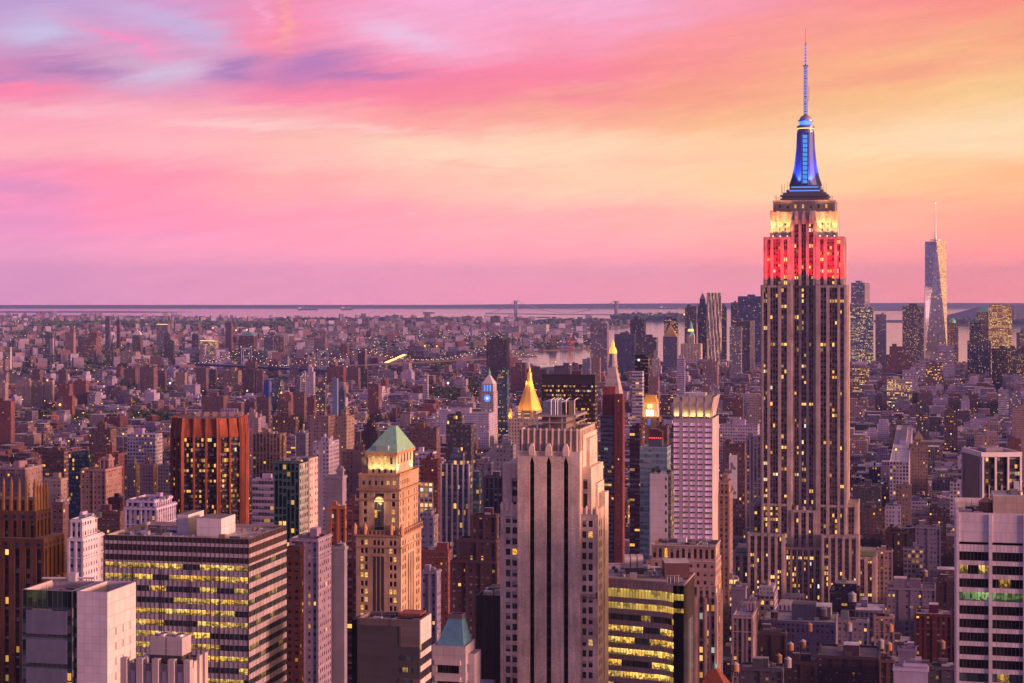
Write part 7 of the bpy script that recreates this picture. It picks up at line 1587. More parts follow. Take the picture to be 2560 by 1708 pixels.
    # slender black tower, striped neighbour, gold-topped tower
    T('slender_tower', 'very slender black glass tower with red roof lights', 'apartment tower', 1587, 1623, 888, 2150, 'blk', 'K', nb=0, mark='the slender black tower')
    T('balcony_tower', 'white balcony-striped tower in front of the slender black tower', 'apartment tower', 1580, 1606, 929, 2000, 'wht', 'B', x2=1610, nb=0, mark='the balcony-striped tower')
    ff = FF(1601, 1648, 1500); W = ff.W; D = W * .75; b = root('lit_crown_tower', 'brown tower with a glowing golden hipped crown', 'office tower', ff.O); plot(ff.O, W, D, 1601, 1650, 989, 1500); MARKS.append((1625, 1020, 'the glowing hipped crown', 1500)); z = lambda y: ff.z(y)
    q = MB(C_['brn']); q.prism(rect(0, W, 0, D), 0, z(1043), 'facade_P', 'roof', 3, 3.6); q.build('wall', b); i = W * .09; q = MB(C_['cre']); q.prism(rect(i, W - i, i, D - i), z(1043), z(1024), 'blank', 'roof'); q.build('crown', b); q = MB(); q.box(W * .30, W * .68, i - .6, i, z(1040), z(1026), 'lit_white'); q.build('lit_panel', b)
    i2 = W * .13; q = MB(C_['cre']); q.prism(rect(i2, W - i2, i2, D - i2), z(1024), z(1009), 'blank', 'roof'); q.build('crown', b); q = MB(); q.box(W * .36, W * .62, i2 - .5, i2, z(1022), z(1011), 'lit_warm'); q.build('lit_panel', b)
    q = MB(); q.prism(rect(i2 - .3, W - i2 + .3, i2 - .3, D - i2 + .3), z(1009), z(991), 'gold', 'gold', poly2=rect(i2 + 1.6, W - i2 - 1.6, i2 + 1.6, D - i2 - 1.6)); q.box(i2 + 1, W - i2 - 1, i2 + 1, D - i2 - 1, z(991), z(989), 'gold'); q.build('roof', b)
    for x in (W * .2, W * .5, W * .8): lamp('POINT', (x, -2.5, z(1036)), 520, (1, .58, .13), b); lamp('POINT', (x, -2.5, z(1013)), 520, (1, .58, .13), b)
    q = MB((.02, .05, .4)); q.box(W * .38, W * .54, -.2, 0, z(1064), z(1048), 'lit_blue_dim'); q.build('lit_panel', b)
    T('apartment_tower', 'brown balcony tower under the glowing hipped crown', 'apartment tower', 1574, 1601, 1068, 1350, 'rbr', 'B', D=24)
    T('apartment_tower', 'brown brick tower with orange sunlit edge right of the blue glass tower', 'apartment tower', 1642, 1668, 1064, 1400, 'brn', 'Q', x2=1672)
    # tapering glass tower
    d = 5900; k = F / d; xc = (2339 - CX) / F * d; b = root('tapering_tower', 'tall tapering glass tower with a needle mast, gold on its sunlit facet', 'skyscraper', (xc, d), rot=0); SCREEN.append((d, 2312, 2366, 600)); MARKS.append((2340, 700, 'the tapering tower', 5900)); PLOTS.append((xc * CT - d * ST - 40, xc * CT - d * ST + 40, xc * ST + d * CT - 40, xc * ST + d * CT + 40))
    zt = CAMZ - (604 - EY) / k; h = 33.0; r0 = math.radians(-8); B = [(h * 1.414 * math.cos(r0 + math.pi * (-.75 + .5 * i)), h * 1.414 * math.sin(r0 + math.pi * (-.75 + .5 * i))) for i in range(4)]; M = [((B[i][0] + B[(i + 1) % 4][0]) / 2, (B[i][1] + B[(i + 1) % 4][1]) / 2) for i in range(4)]
    q = MB((.58, .52, .46))
    q.prism(B, 0, 60, 'facade_G', 'roof', 3, 4, top=False)
    for i in range(4):
        j = (i + 1) % 4; a, e = random.randint(0, 99), random.randint(0, 99)
        q.face([(*B[i], 60), (*B[j], 60), (*M[i], zt)], 'facade_taper', [(a, e), (a + 20, e), (a + 10, e + 84)])
        q.face([(*B[j], 60), (*M[j], zt), (*M[i], zt)], 'facade_taper', [(a + 40, e), (a + 50, e + 84), (a + 30, e + 84)])
    q.face([(*m_, zt) for m_ in M], 'roof'); q.build('glass_wall', b)
    q = MB((.4, .4, .44)); q.lathe([(17, zt + 3), (17, zt + 6), (15, zt + 6), (15, zt + 3)], 0, 0, 'metal_trim', 16); q.build('roof_ring', b)
    q = MB((.42, .36, .38)); zs_ = CAMZ - (507 - EY) / k; q.lathe([(3.4, zt), (2.2, zt + 20), (1.5, zt + 60), (.5, zs_)], 0, 0, 'metal_trim', 8)
    q.build('mast', b); q = MB(); q.lathe([(.1, zs_ - 3), (1.8, zs_ - 1.5), (.1, zs_)], 0, 0, 'lit_white', 6); q.build('beacon', b)
    for a in range(3): q = MB((.3, .3, .33)); q.bar((14 * math.cos(a * 2.1), 14 * math.sin(a * 2.1), zt + 5), (0, 0, zt + 38), .4, 'metal_trim', 4); q.build('guy_cable', b)
    # rippled steel tower
    d = 5150; k = F / d; x0, x1 = (1769 - CX) / F * d, (1804 - CX) / F * d; b = root('rippled_tower', 'tall steel tower with rippled facade', 'apartment tower', (x0, d), rot=0); W = x1 - x0; SCREEN.append((d, 1769, 1805, 731)); MARKS.append((1787, 790, 'the rippled tower', 5150)); zt = CAMZ - (732 - EY) / k
    def rip(z, n=24): return [(W * i / n, 2.0 * math.sin(i * 1.1 + z * .05) + 1.2 * math.sin(i * 2.3 - z * .021)) for i in range(n + 1)] + [(W, 24), (0, 24)]
    q = MB((.42, .37, .37)); zs = np.linspace(0, zt, 26)
    for a, e in zip(zs, zs[1:]): q.prism(rip(a), a, e, 'facade_F', 'roof', 2.6, 3.2, poly2=rip(e), top=e == zs[-1])
    q.build('wall', b)
    # gothic spired tower
    ff = FF(1701.5, 1752, 5300); W = ff.W; D = W * .7; b = root('gothic_spire_tower', 'pale gothic tower with green spire and lit pinnacle', 'skyscraper', ff.O); plot(ff.O, W, D, 1701, 1757, 858, 5300); MARKS.append((1722, 880, 'the gothic spired tower', 5300)); z = lambda y: ff.z(y)
    q = MB(C_['cre']); q.prism(rect(0, W, 0, D), 0, z(860), 'facade_S', 'roof', 4, 3.6); q.build('wall', b); a, e = W * .30, W * .66; q = MB(C_['cre']); q.prism(rect(a, e, 2, 2 + e - a), z(861), z(838), 'facade_S', 'roof', 4, 3.6); q.build('setback', b)
    q = MB((.2, .34, .3)); cx = (a + e) / 2; q.lathe([(10.5, z(838)), (8.4, z(832)), (8.0, z(826)), (4.5, z(815)), (3.6, z(812)), (1.0, z(803)), (.1, z(800))], cx, 2 + (e - a) / 2, 'copper', 8); q.build('spire', b)
    q = MB(); q.lathe([(8.6, z(829)), (8.7, z(826)), (5.4, z(820)), (5.2, z(818))], cx, 2 + (e - a) / 2, 'lit_warm', 8); q.build('light_strip', b)
    # chimney
    p = Pw(26.5, 919, 5600); b = root('smokestack', 'white smokestack with black top at the far left river bank', 'chimney', (p[0], p[1])); zt = CAMZ - (858 - EY) / F * 5600; q = MB((.6, .57, .58)); q.lathe([(3.2, 0), (2.6, zt - 12)], 0, 0, 'blank', 12); q.build('shaft', b); q = MB((.03, .03, .03)); q.lathe([(2.6, zt - 12), (2.4, zt), (0, zt)], 0, 0, 'blank', 12); q.build('cap', b)
    # billboard on the block left of the great tower
    ff = FF(1812, 1862, 1596); b = root('billboard', 'tall white billboard with grey shoe pictures on the brown block', 'billboard', ff.O); x0, x1 = ff.u(1823), ff.u(1843); z0, z1 = ff.z(1247), ff.z(1138); q = MB((.66, .62, .66)); q.box(x0, x1, -1.2, -.6, z0, z1, 'plain_trim'); q.build('panel', b)
    for za, zb, fl in ((z1 - 13, z1 - 6, 1), (z0 + 3, z0 + 11, -1)):
        q = MB((.2, .19, .2)); q.face([(x0 + (x1 - x0) * u, -1.26, za + (zb - za) * v) for u, v in ((.2, .2), (.85, .05), (.9, .25), (.6, .5), (.4, 1), (.18, .85))], 'plain_trim'); q.build('print', b)
    q = MB((.2, .2, .2)); q.box(x0, x1, -.6, .2, z0 + 10, z0 + 10.5, 'metal_trim'); q.box(x0, x1, -.6, .2, z1 - 10, z1 - 9.5, 'metal_trim'); q.build('bracket', b)
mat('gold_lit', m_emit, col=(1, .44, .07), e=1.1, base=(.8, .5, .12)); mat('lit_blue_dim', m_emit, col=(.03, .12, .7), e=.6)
mat('facade_dormer', m_facade, ww=.16, wh=.2, p=.05); mat('facade_taper', m_facade, ww=.92, wh=.80, glass='attr', p=.06, e=1.0, gl=.15, metal=.85)
landmarks()
# ---------------------------------------------------------------- bridges, cranes
def suspension(name, label, towers, dirv, ends, top, deck, wide, col, tcol, lampm, pylon, mark=None, lamps=34, lr=1.0, dh=3.0, sagz=None):
    """towers: ground points; cables sag between them and run down to the ends"""
    b = root(name, label, 'bridge', (0, 0), rot=0); A, B = Vector(towers[0]), Vector(towers[1]); d = (B - A).normalized(); n = Vector((-d.y, d.x))
    for p in (A, B):
        q = MB(tcol); pylon(q, p, d, n); q.build('bridge_tower', b)
    E0, E1 = A - d * ends[0], B + d * ends[1]; q = MB(col)
    o = [tuple(E0 + n * wide), tuple(E0 - n * wide), tuple(E1 - n * wide), tuple(E1 + n * wide)]; q.prism(ccw(o), deck - dh, deck, 'metal_trim', 'metal_trim', bottom=True); q.build('deck', b)
    q = MB(col); L = MB(); sagz = sagz or deck + 3
    def pts(P, Q, zp, zq, zm, N):
        return [(P.lerp(Q, t), (zp + (zq - zp) * t) if zm is None else (zm + (zp - zm) * (2 * t - 1) ** 2)) for t in np.linspace(0, 1, N)]
    for s_ in (-1, 1):
        off = n * wide * s_
        for seg in (pts(A, B, top, top, sagz, 17), [(A.lerp(E0, t), top + (deck - top) * (1 - (1 - t) ** 1.6)) for t in np.linspace(0, 1, 11)], [(B.lerp(E1, t), top + (deck - top) * (1 - (1 - t) ** 1.6)) for t in np.linspace(0, 1, 11)]):
            for (p0, z0), (p1, z1) in zip(seg, seg[1:]): q.bar((*(p0 + off), z0), (*(p1 + off), z1), lr * .9, 'metal_trim', 4)
            for p0, z0 in seg[1:-1]: q.bar((*(p0 + off), deck), (*(p0 + off), z0), lr * .16, 'metal_trim', 3)
            k = lamps if seg is None else max(8, int((seg[0][0] - seg[-1][0]).length / (lamps)))
            zz_ = [z for _, z in seg]; tt = np.linspace(0, 1, len(seg))
            for t in np.linspace(0, 1, k):
                p = seg[0][0].lerp(seg[-1][0], t) + off; z = float(np.interp(t, tt, zz_)) + 1; r = lr * 1.0
                L.lathe([(.01, z - r), (r, z), (.01, z + r)], p.x, p.y, lampm, 4)
    q.build('cable', b); L.build('cable_lamp', b, kind='stuff')
    if mark: MARKS.append((*mark, A.y))
    return b
def steel_pylon(top, w):
    def f(q, p, d, n):
        for s_ in (-1, 1):
            for e in (-1, 1):
                c = p + n * s_ * w * (.62 + .38 * (e + 1) / 2) * 1.0; q.prism(ccw([tuple(c + d * 2 + n * 1.6), tuple(c - d * 2 + n * 1.6), tuple(c - d * 2 - n * 1.6), tuple(c + d * 2 - n * 1.6)]), 0, top, 'metal_trim', 'metal_trim')
        for z0, z1 in ((top - 6, top - 2), (top - 26, top - 23), (top * .55, top * .55 + 3)):
            q.prism(ccw([tuple(p + n * w + d * 1.5), tuple(p + n * w - d * 1.5), tuple(p - n * w - d * 1.5), tuple(p - n * w + d * 1.5)]), z0, z1, 'metal_trim', 'metal_trim', bottom=True)
        for z in np.arange(52, top - 12, 11):
            for s_ in (-1, 1): q.bar((*(p - n * w * .6), z), (*(p + n * w * .6), z + 11), .5, 'metal_trim', 4); q.bar((*(p + n * w * .6), z), (*(p - n * w * .6), z + 11), .5, 'metal_trim', 4)
    return f
def stone_pylon(top, w):
    def f(q, p, d, n):
        for k in (-1, 0, 1):
            c = p + n * k * w * .82; q.prism(ccw([tuple(c + d * 4 + n * w * .22), tuple(c - d * 4 + n * w * .22), tuple(c - d * 4 - n * w * .22), tuple(c + d * 4 - n * w * .22)]), 0, top - 14, 'brickwork', 'brickwork')
        q.prism(ccw([tuple(p + d * 4.2 + n * w * 1.06), tuple(p - d * 4.2 + n * w * 1.06), tuple(p - d * 4.2 - n * w * 1.06), tuple(p + d * 4.2 - n * w * 1.06)]), top - 14, top, 'brickwork', 'brickwork', bottom=True)
        for k in (-.41, .41):
            for s_ in (-1, 1): c = p + n * (k * w + s_ * w * .13); q.prism(ccw([tuple(c + d * 3.8 + n * w * .08), tuple(c - d * 3.8 + n * w * .08), tuple(c - d * 3.8 - n * w * .08), tuple(c + d * 3.8 - n * w * .08)]), top - 20, top - 13.9, 'brickwork', 'brickwork', bottom=True)
    return f
def slab_pylon(top, w):
    def f(q, p, d, n):
        for s_ in (-1, 1):
            c = p + n * s_ * w; q.prism(ccw([tuple(c + d * 6 + n * 5), tuple(c - d * 6 + n * 5), tuple(c - d * 6 - n * 5), tuple(c + d * 6 - n * 5)]), -3, top, 'metal_trim', 'metal_trim')
        for z0, z1 in ((top - 16, top), (28, 38)): q.prism(ccw([tuple(p + n * w + d * 5), tuple(p + n * w - d * 5), tuple(p - n * w - d * 5), tuple(p - n * w + d * 5)]), z0, z1, 'metal_trim', 'metal_trim', bottom=True)
    return f
t1, t2 = Pw(615, 0, 5092)[:2], Pw(806, 0, 4864)[:2]
mat('lit_lamp', m_emit, col=(1, .74, .38), e=5.0); mat('lit_sodium', m_emit, col=(1, .42, .10), e=9.0)
suspension('suspension_bridge', 'blue steel suspension bridge with lamp strings on its cables', (t1, t2), None, (210, 110), 98, 48, 17, (.05, .06, .12), (.045, .055, .11), 'lit_lamp', steel_pylon(98, 17), (700, 915, 'the blue suspension bridge'), 16, .9, 6.0)
t1, t2 = Pw(906, 0, 5300)[:2], Pw(1240, 0, 5800)[:2]
suspension('stone_tower_bridge', 'old bridge with a brown stone tower and lamp-lit cables', (t1, t2), None, (260, 200), 84, 42, 13, (.14, .10, .09), (.20, .14, .12), 'lit_lamp', stone_pylon(84, 13), (920, 890, 'the stone bridge'), 22, .9, 3.5)
t1, t2 = Pw(1289.6, 0, 15800)[:2], Pw(1540.5, 0, 15300)[:2]
suspension('strait_bridge', 'far grey suspension bridge across the strait with two tall towers', (t1, t2), None, (300, 330), 153, 40, 14, (.26, .27, .34), (.26, .28, .36), 'lit_lamp', slab_pylon(153, 13), (1415, 770, 'the strait bridge'), 36, 1.7, 6, 52)
for i, (px, y0, d, s_, c, lab) in enumerate([(1327, 838, 7800, -1, (.12, .16, .34), 'blue quay crane at the edge of the water, raised boom'), (1338, 836, 7900, 1, (.20, .05, .05), 'red quay crane beside the blue one'), (1408, 836, 7700, 1, (.12, .16, .36), 'blue quay crane of the right-hand crane pair'), (1420, 834, 7750, 1, (.22, .05, .05), 'red quay crane with the longest raised boom'), (1430, 850, 7650, 1, (.20, .05, .05), 'lower red quay crane, last of the row')]):
    p = Pw(px, y0, d); b = root('quay_crane', lab, 'crane', (p[0], p[1]), 'quay cranes', rot=.4); h = 34
    for x in (-8, 8):
        for y in (-9, 9): q = MB(c); q.bar((x, y, 0), (x * .8, y, h), 1.1, 'plain_trim', 4); q.build('leg', b)
    q = MB(c); q.box(-9, 9, -10, -8, h * .45, h * .45 + 2, 'metal_trim'); q.box(-9, 9, 8, 10, h * .45, h * .45 + 2, 'metal_trim'); q.box(-8, 8, -10, 10, h, h + 3, 'metal_trim'); q.build('portal', b)
    q = MB(c); q.bar((0, 0, h + 3), (s_ * 14, 0, p[2]), 1.3, 'metal_trim', 4); q.bar((0, 0, h + 3), (s_ * -16, 0, h + 5), 1.2, 'metal_trim', 4); q.build('boom', b)
    q = MB(c); q.bar((0, 0, h + 3), (-3, 0, h + 26), .9, 'metal_trim', 4); q.bar((-3, 0, h + 26), (s_ * 9, 0, h + (p[2] - h) * .7), .4, 'metal_trim', 4); q.build('mast', b)
# lit piers and the ramp with its line of lights
for nm, lab, a, c, y, d, hh, cc, mm in (('pier_shed', 'long pier shed with a white-green lit front left of the dark riverside tower', 1109, 1215, 899, 6300, 11, (.5, .52, .52), 'lit_green'), ('pier_shed', 'long low pier shed with blue roof and lit edge below the stone bridge', 1031, 1146, 917, 5850, 9, (.3, .4, .6), 'lit_warm')):
    p0, p1 = Pw(a, y, d), Pw(c, y, d); b = root(nm, lab, 'pier shed', (p0[0], d), 'lit piers', rot=0); L = p1[0] - p0[0]
    q = MB(cc); q.box(0, L, 0, 46, 3, hh, 'blank', 'roof', rc=tuple(v * .9 for v in cc)); q.build('wall', b); q = MB(); n = 15
    for k in range(n): x = L * (k + .5) / n; q.lathe([(.01, hh - 3), (2.2, hh - .5), (.01, hh + 2)], x, -2, mm, 5)
    q.box(1, L - 1, -.5, -.1, hh * .45, hh * .6, 'lit_warm'); q.build('light_strip', b)
p0, p1 = Pw(966, 905, 5450), Pw(1013, 888, 6300); b = root('highway_ramp', 'elevated highway ramp full of bright headlights behind the stone bridge', 'ramp', (0, 0), rot=0); q = MB((.2, .19, .2)); A, B = Vector((p0[0], p0[1], 40)), Vector((p1[0], p1[1], 33)); d_ = (B - A).normalized(); n_ = Vector((-d_.y, d_.x, 0)) * 9
q.face([tuple(A - n_), tuple(A + n_), tuple(B + n_), tuple(B - n_)][::-1], 'roof'); q.face([tuple(A - n_ - Vector((0, 0, 2))), tuple(B - n_ - Vector((0, 0, 2))), tuple(B - n_), tuple(A - n_)], 'blank'); q.build('road_deck', b)
q = MB((.3, .3, .3))
for t in np.linspace(0, 1, 9): P = A.lerp(B, t); q.box(P.x - 2, P.x + 2, P.y - 2, P.y + 2, 0, P.z - 2, 'blank')
q.build('pier', b); q = MB()
for t in np.linspace(0, 1, 60):
    for s_ in (-.5, .1, .6): P = A.lerp(B, t) + n_ * s_; r = .9; q.lathe([(.01, P.z + .3), (r, P.z + 1.2), (.01, P.z + 2.4)], P.x, P.y, 'lit_orange' if s_ < 0 else 'lit_sodium', 4)
q.build('headlight', b, kind='stuff')
# ships and buoys far out
for px, y, L, lab in ((770, 774, 240, 'long low ship with lights, leftmost on the far water'), (868, 773.5, 150, 'small lit ship right of the long low ship'), (1675, 771.5, 260, 'lit cargo ship on the horizon left of the great tower'), (1072, 782.5, 120, 'white vessel alone in the middle of the far bay')):
    X, Y = G(px, y); b = root('ship', lab, 'ship', (X, Y), 'ships on the far bay', rot=0); q = MB((.12, .1, .12)); q.prism([(-L / 2, -12), (L / 2 - 30, -12), (L / 2, 0), (L / 2 - 30, 12), (-L / 2, 12)], -3, 9, 'metal_trim', 'metal_trim'); q.build('hull', b)
    q = MB((.6, .55, .55)); q.box(-L / 2 + 8, -L / 2 + 40, -9, 9, 9, 30, 'blank'); q.build('deckhouse', b); q = MB()
    for k in range(4): x = -L / 2 + 20 + k * L / 5; q.lathe([(.01, 14), (5, 18), (.01, 22)], x, -8, 'lit_warm', 5)
    q.build('deck_lamp', b)

# ---------------------------------------------------------------- the rest of the city: blocks of lots on the street grid
PAL = [('red brick', (.24, .095, .075)), ('brown', (.19, .125, .105)), ('tan', (.36, .27, .20)), ('cream', (.46, .38, .30)), ('pale', (.60, .56, .57)), ('grey', (.27, .26, .29)), ('dark', (.095, .08, .085)), ('pinkish', (.38, .25, .22)), ('dark red', (.17, .06, .055)), ('pale grey', (.42, .40, .43))]
PAL = [(n_, (c_[0] * .72, c_[1] * .66, c_[2] * .98)) for n_, c_ in PAL]
KINDS = {'P': 'with small windows', 'S': 'with tall window strips', 'W': 'with large windows', 'Q': 'of flats', 'B': 'with ribbon windows'}
LOTS = []
def free(gx, gy, w, d):
    return not any(a < gx + w and gx < c and e < gy + d and gy < f for a, c, e, f in PLOTS)
def add_lots():
    avx = [-2300, -2050, -1780] + AVENUES + [1380, 1630]
    for ax, ax2 in zip(avx, avx[1:]):
        for k in range(int((5500 - 640) / 80)):
            y0 = 640 + k * 80
            for row in (0, 1):
                x = ax + 17.5
                while x < ax2 - 20:
                    cx, cy = x + 10, y0 + 24 + row * 28; X, Y = grid_to_world(cx, cy); px = CX + F * X / Y
                    w = rng.uniform(8, 24) if Y < 2600 else rng.uniform(9, 34)
                    w = min(w, ax2 - 17.5 - x)
                    if Y > 600 and -140 < px < 2700 and w > 6:
                        LOTS.append(lot(px, Y, x, y0 + 10 + row * 31, w - .3, 30 if rng.random() < .7 else 24))
                    x += w
def lot(px, Y, gx, gy, w, d):
    r = rng.random(); t = rng.random()
    if Y < 2100:
        left = px < 900
        h = (rng.uniform(14, 34) if left else rng.uniform(24, 52)) if r < .8 else rng.uniform(40, 64)
        if Y < 1150: h = min(h, 45)
        pal = [0, 1, 1, 8, 2, 3, 4, 5, 7] if left else [1, 2, 3, 5, 5, 6, 6, 9, 4, 7, 1]
    elif Y < 3300:
        h = rng.uniform(14, 30) if r < .78 else rng.uniform(28, 48); pal = [0, 1, 2, 3, 4, 5, 7, 8, 9, 9] if px < 1200 else [1, 2, 3, 4, 5, 5, 6, 9, 9, 7]
        if px < 260 and 1900 < Y < 2700: h, pal = (rng.uniform(36, 41), [8, 8, 0]) if r < .5 else (7, [5])
    else:
        h = rng.uniform(11, 20) if r < .88 else rng.uniform(20, 42); pal = [0, 1, 2, 4, 4, 5, 5, 9, 7]
        if px > 1480 and Y > 3600: h = rng.uniform(18, 55)
    c = pal[rng.integers(len(pal))]; sty = 'PPWSQBP'[rng.integers(7)] if Y < 2600 else 'PQQPW'[rng.integers(5)]
    return dict(px=px, Y=Y, gx=gx, gy=gy, w=w, d=d, h=h, c=c, sty=sty, roof=ROOFC[rng.integers(6)], bulk=rng.random(), s=rng.random())
add_lots()
def in_park(px, Y): return any(a - 4 < px < c + 4 and e - 10 < Y < f + 10 for a, c, e, f in PARKS)
LOTS = [l for l in LOTS if free(l['gx'], l['gy'], l['w'], l['d']) and inland(*grid_to_world(l['gx'], l['gy'])) and not in_park(l['px'], l['Y']) and not (l['Y'] < 1000 and 1700 < l['px'] < 1812)]

# which lots show largest: a front-to-back sweep of their outlines
SW, SH = 1280, 854; seen = np.zeros((SH, SW), bool)
def outline(l):
    P = [proj(*grid_to_world(l['gx'] + a * l['w'], l['gy'] + e * l['d']), 0) for a, e in ((0, 0), (1, 0), (1, 1), (0, 1))]
    return min(p[0] for p in P), max(p[0] for p in P), EY + F * (CAMZ - l['h']) / (l['Y'] + l['d']), EY + F * CAMZ / l['Y']
items = [(l['Y'], *outline(l), l) for l in LOTS] + [(d, a, c, y, EY + F * CAMZ / d, None) for d, a, c, y in SCREEN]
items.sort(key=lambda t: t[0])
for Y, a, c, y0, y1, l in items:
    xa, xb, ya, yb = int(max(0, a / 2)), int(min(SW, c / 2 + .99)), int(max(0, y0 / 2)), int(min(SH, y1 / 2 + .99))
    if xa >= xb or ya >= yb:
        if l: l['vis'] = 0
        continue
    reg = seen[ya:yb, xa:xb]
    if l:
        new = ~reg; l['vis'] = int(new.sum())
        if l['vis']:
            yy, xx = np.nonzero(new); l['cx'], l['cy'] = (xa + xx.mean()) * 2, (ya + yy.mean()) * 2
    reg[:] = True
def lot_mesh(q, l, world=True):
    O = (l['gx'], l['gy']); f = (lambda x, y: grid_to_world(O[0] + x, O[1] + y)) if world else (lambda x, y: (x, y))
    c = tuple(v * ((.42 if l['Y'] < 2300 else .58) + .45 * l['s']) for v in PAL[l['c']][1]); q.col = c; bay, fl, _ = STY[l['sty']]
    w, d, h = l['w'], l['d'], l['h']; P = [f(0, 0), f(w, 0), f(w, d), f(0, d)]
    q.prism(P, 0, h, 'facade_' + l['sty'], 'roof', bay, fl, rc=l['roof'])
    return c, f
vis = sorted((l for l in LOTS if l['vis'] >= 10), key=lambda l: -l['vis'])
ONE, REST = vis[:300], vis[300:] + [l for l in LOTS if l['vis'] < 10]
USED = {}
ORD = ['nearest', 'second nearest', 'third', 'fourth', 'fifth', 'sixth', 'seventh', 'eighth', 'ninth', 'tenth', 'eleventh', 'twelfth']
def rel(cx, cy, Y):
    m = min(MARKS, key=lambda m: math.hypot((m[0] - cx), (m[1] - cy) * 1.3) * (1 if Y < m[3] * 1.6 and Y > m[3] * .5 else 1.5))
    dx, dy = cx - m[0], cy - m[1]
    return (('right of ' if dx > 0 else 'left of ') if abs(dx) > abs(dy) else ('below ' if dy > 0 else 'beyond ')) + m[2], math.hypot(dx, dy)
def label_all(things, desc):
    """labels that single out: description, then the order in which alike ones follow from the named neighbour"""
    by = {}
    for t in things:
        r, dist = rel(t['cx'], t['cy'], t['Y']); by.setdefault((desc(t), r), []).append((dist, t))
    for (ds, r), v in by.items():
        v.sort(key=lambda p: p[0])
        for i, (_, t) in enumerate(v): t['label'] = f'{ds} {r}' if len(v) == 1 else f'{ORD[min(i, 11)]} {ds} {r}'
label_all(ONE, lambda l: f"{'low' if l['h'] < 24 else 'mid-rise' if l['h'] < 42 else 'high'} {PAL[l['c']][0]} house {KINDS[l['sty']]}")
KN = {'P': 'city_building', 'S': 'loft_building', 'W': 'loft_building', 'Q': 'apartment_building', 'B': 'office_building'}
TANKS = []
for l in ONE:
    O = grid_to_world(l['gx'], l['gy']); q = MB(); c, _ = lot_mesh(q, l, False)
    near = l['Y'] < 1900
    if near:
        q = MB(c); bay, fl, _b = STY[l['sty']]; q.prism(rect(0, l['w'], 0, l['d']), 0, l['h'], 'facade_' + l['sty'], 'roof', bay, fl, top=False)
    o = q.build(KN[l['sty']], None, label=l['label'], category='building', group='houses between the towers'); o.location = (*O, 0); o.rotation_euler = (0, 0, -TH)
    if near:
        rp = roof_part(o, 0, l['w'], 0, l['d'], l['h'], l['roof'], tuple(min(.7, v * 1.1) for v in c), .9, .4)
        q = MB(tuple(v * 1.15 for v in c)); q.box(-.35, l['w'] + .02, -.4, -.02, l['h'] - 1.3, l['h'] - .3, 'plain_trim'); q.build('cornice', o)
        random.seed(int(l['gx'] * 7 + l['gy'])); bulk(rp, l['w'], l['d'], l['h'], c, 1 + (l['bulk'] > .4)); clutter(rp, 1, l['w'] - 2, 2, l['d'] - 2, l['h'] - .9, 6)
    if l['s'] > .55 and l['w'] > 11:                    # a top storey set back from the street
        random.seed(int(l['gx'] * 3 + l['gy'])); i_, k_ = l['w'] * .16, random.uniform(3.2, 9); q = MB(tuple(v * random.uniform(.8, 1.2) for v in c)); st = random.choice('PWQS')
        q.prism(rect(i_, l['w'] - i_ * random.random(), 5, l['d'] - 4), l['h'] - 1, l['h'] + k_, 'facade_' + st, 'roof', STY[st][0], STY[st][1], rc=l['roof']); q.build('setback', o)
    if not near and l['bulk'] > .3: random.seed(int(l['gx'] * 7 + l['gy'])); bulk(o, l['w'], l['d'], l['h'], c, 1)
    if l['Y'] < 2000 and l['bulk'] > .45 and l['w'] > 10:
        x, y = l['w'] * (.25 + .5 * l['s']), l['d'] * .5; p = grid_to_world(l['gx'] + x, l['gy'] + y); a = proj(*p, l['h'] + 5); TANKS.append(dict(p=p, z=l['h'] - .9, cx=a[0], cy=a[1], Y=p[1], s=l['s']))
q = MB()
for l in REST:
    c, f = lot_mesh(q, l)
    if l['bulk'] > .4 and l['vis'] >= 3:
        x, y, s_ = l['w'] * .2, l['d'] * .35, l['s']; P = [f(x, y), f(x + l['w'] * (.25 + .3 * s_), y), f(x + l['w'] * (.25 + .3 * s_), y + l['d'] * .3), f(x, y + l['d'] * .3)]
        q.col = tuple(v * (.8 + .5 * s_) for v in c); q.prism(P, l['h'], l['h'] + 2.5 + 3 * s_, 'blank', 'roof', rc=l['roof'])
q.build('distant_houses', kind='stuff')
# water tanks seen one by one in the photo at the lower right, and on the roofs of the houses above
for px, py, d, r in ((1936, 1556, 1045, 2.4), (2059, 1556, 1045, 2.4), (2023, 1592, 1000, 1.9), (2121, 1594, 985, 2.2), (2225, 1592, 960, 2.0), (1976, 1638, 920, 1.9), (2007, 1638, 920, 1.9), (1884, 1680, 880, 2.0), (1912, 1680, 882, 2.2), (1947, 1672, 885, 1.8), (1970, 1688, 878, 1.9), (2202, 1638, 925, 1.9), (2222, 1638, 925, 1.9), (2271, 1632, 940, 3.0), (2197, 1672, 905, 1.9), (1838, 1690, 870, 2.2), (2355, 1635, 960, 2.0), (2312, 1452, 1250, 2.2), (2194, 1346, 1440, 2.2), (2206, 1346, 1440, 2.2), (2282, 1340, 1430, 2.4)):
    X, Y, z = Pw(px, py, d); TANKS.append(dict(p=(X, Y), z=z, cx=px, cy=py, Y=d, s=(px * .37) % 1, r=r))
X, Y, z = Pw(2131, 1517, 1062)
TANKS.append(dict(p=(X, Y), z=z - 6, cx=2131, cy=1500, Y=1062, s=.95, r=2.6, leg=9.0))
bpy.context.view_layer.update(); DG = bpy.context.evaluated_depsgraph_get()
def in_sight(x, y, z, near=6.0):
    v = Vector((x, y, z)) - camo.location; L = v.length
    return not S.ray_cast(DG, camo.location + v.normalized() * 2, v.normalized(), distance=L - near)[0]
TANKS = [t for t in TANKS if in_sight(*t['p'], t['z'] + 5.5, 4) and 0 < t['cx'] < 2560 and t['cy'] < 1700]
label_all(TANKS, lambda t: ('grey' if t['s'] > .6 else 'brown' if t['s'] > .3 else 'orange-brown') + ' water tank')
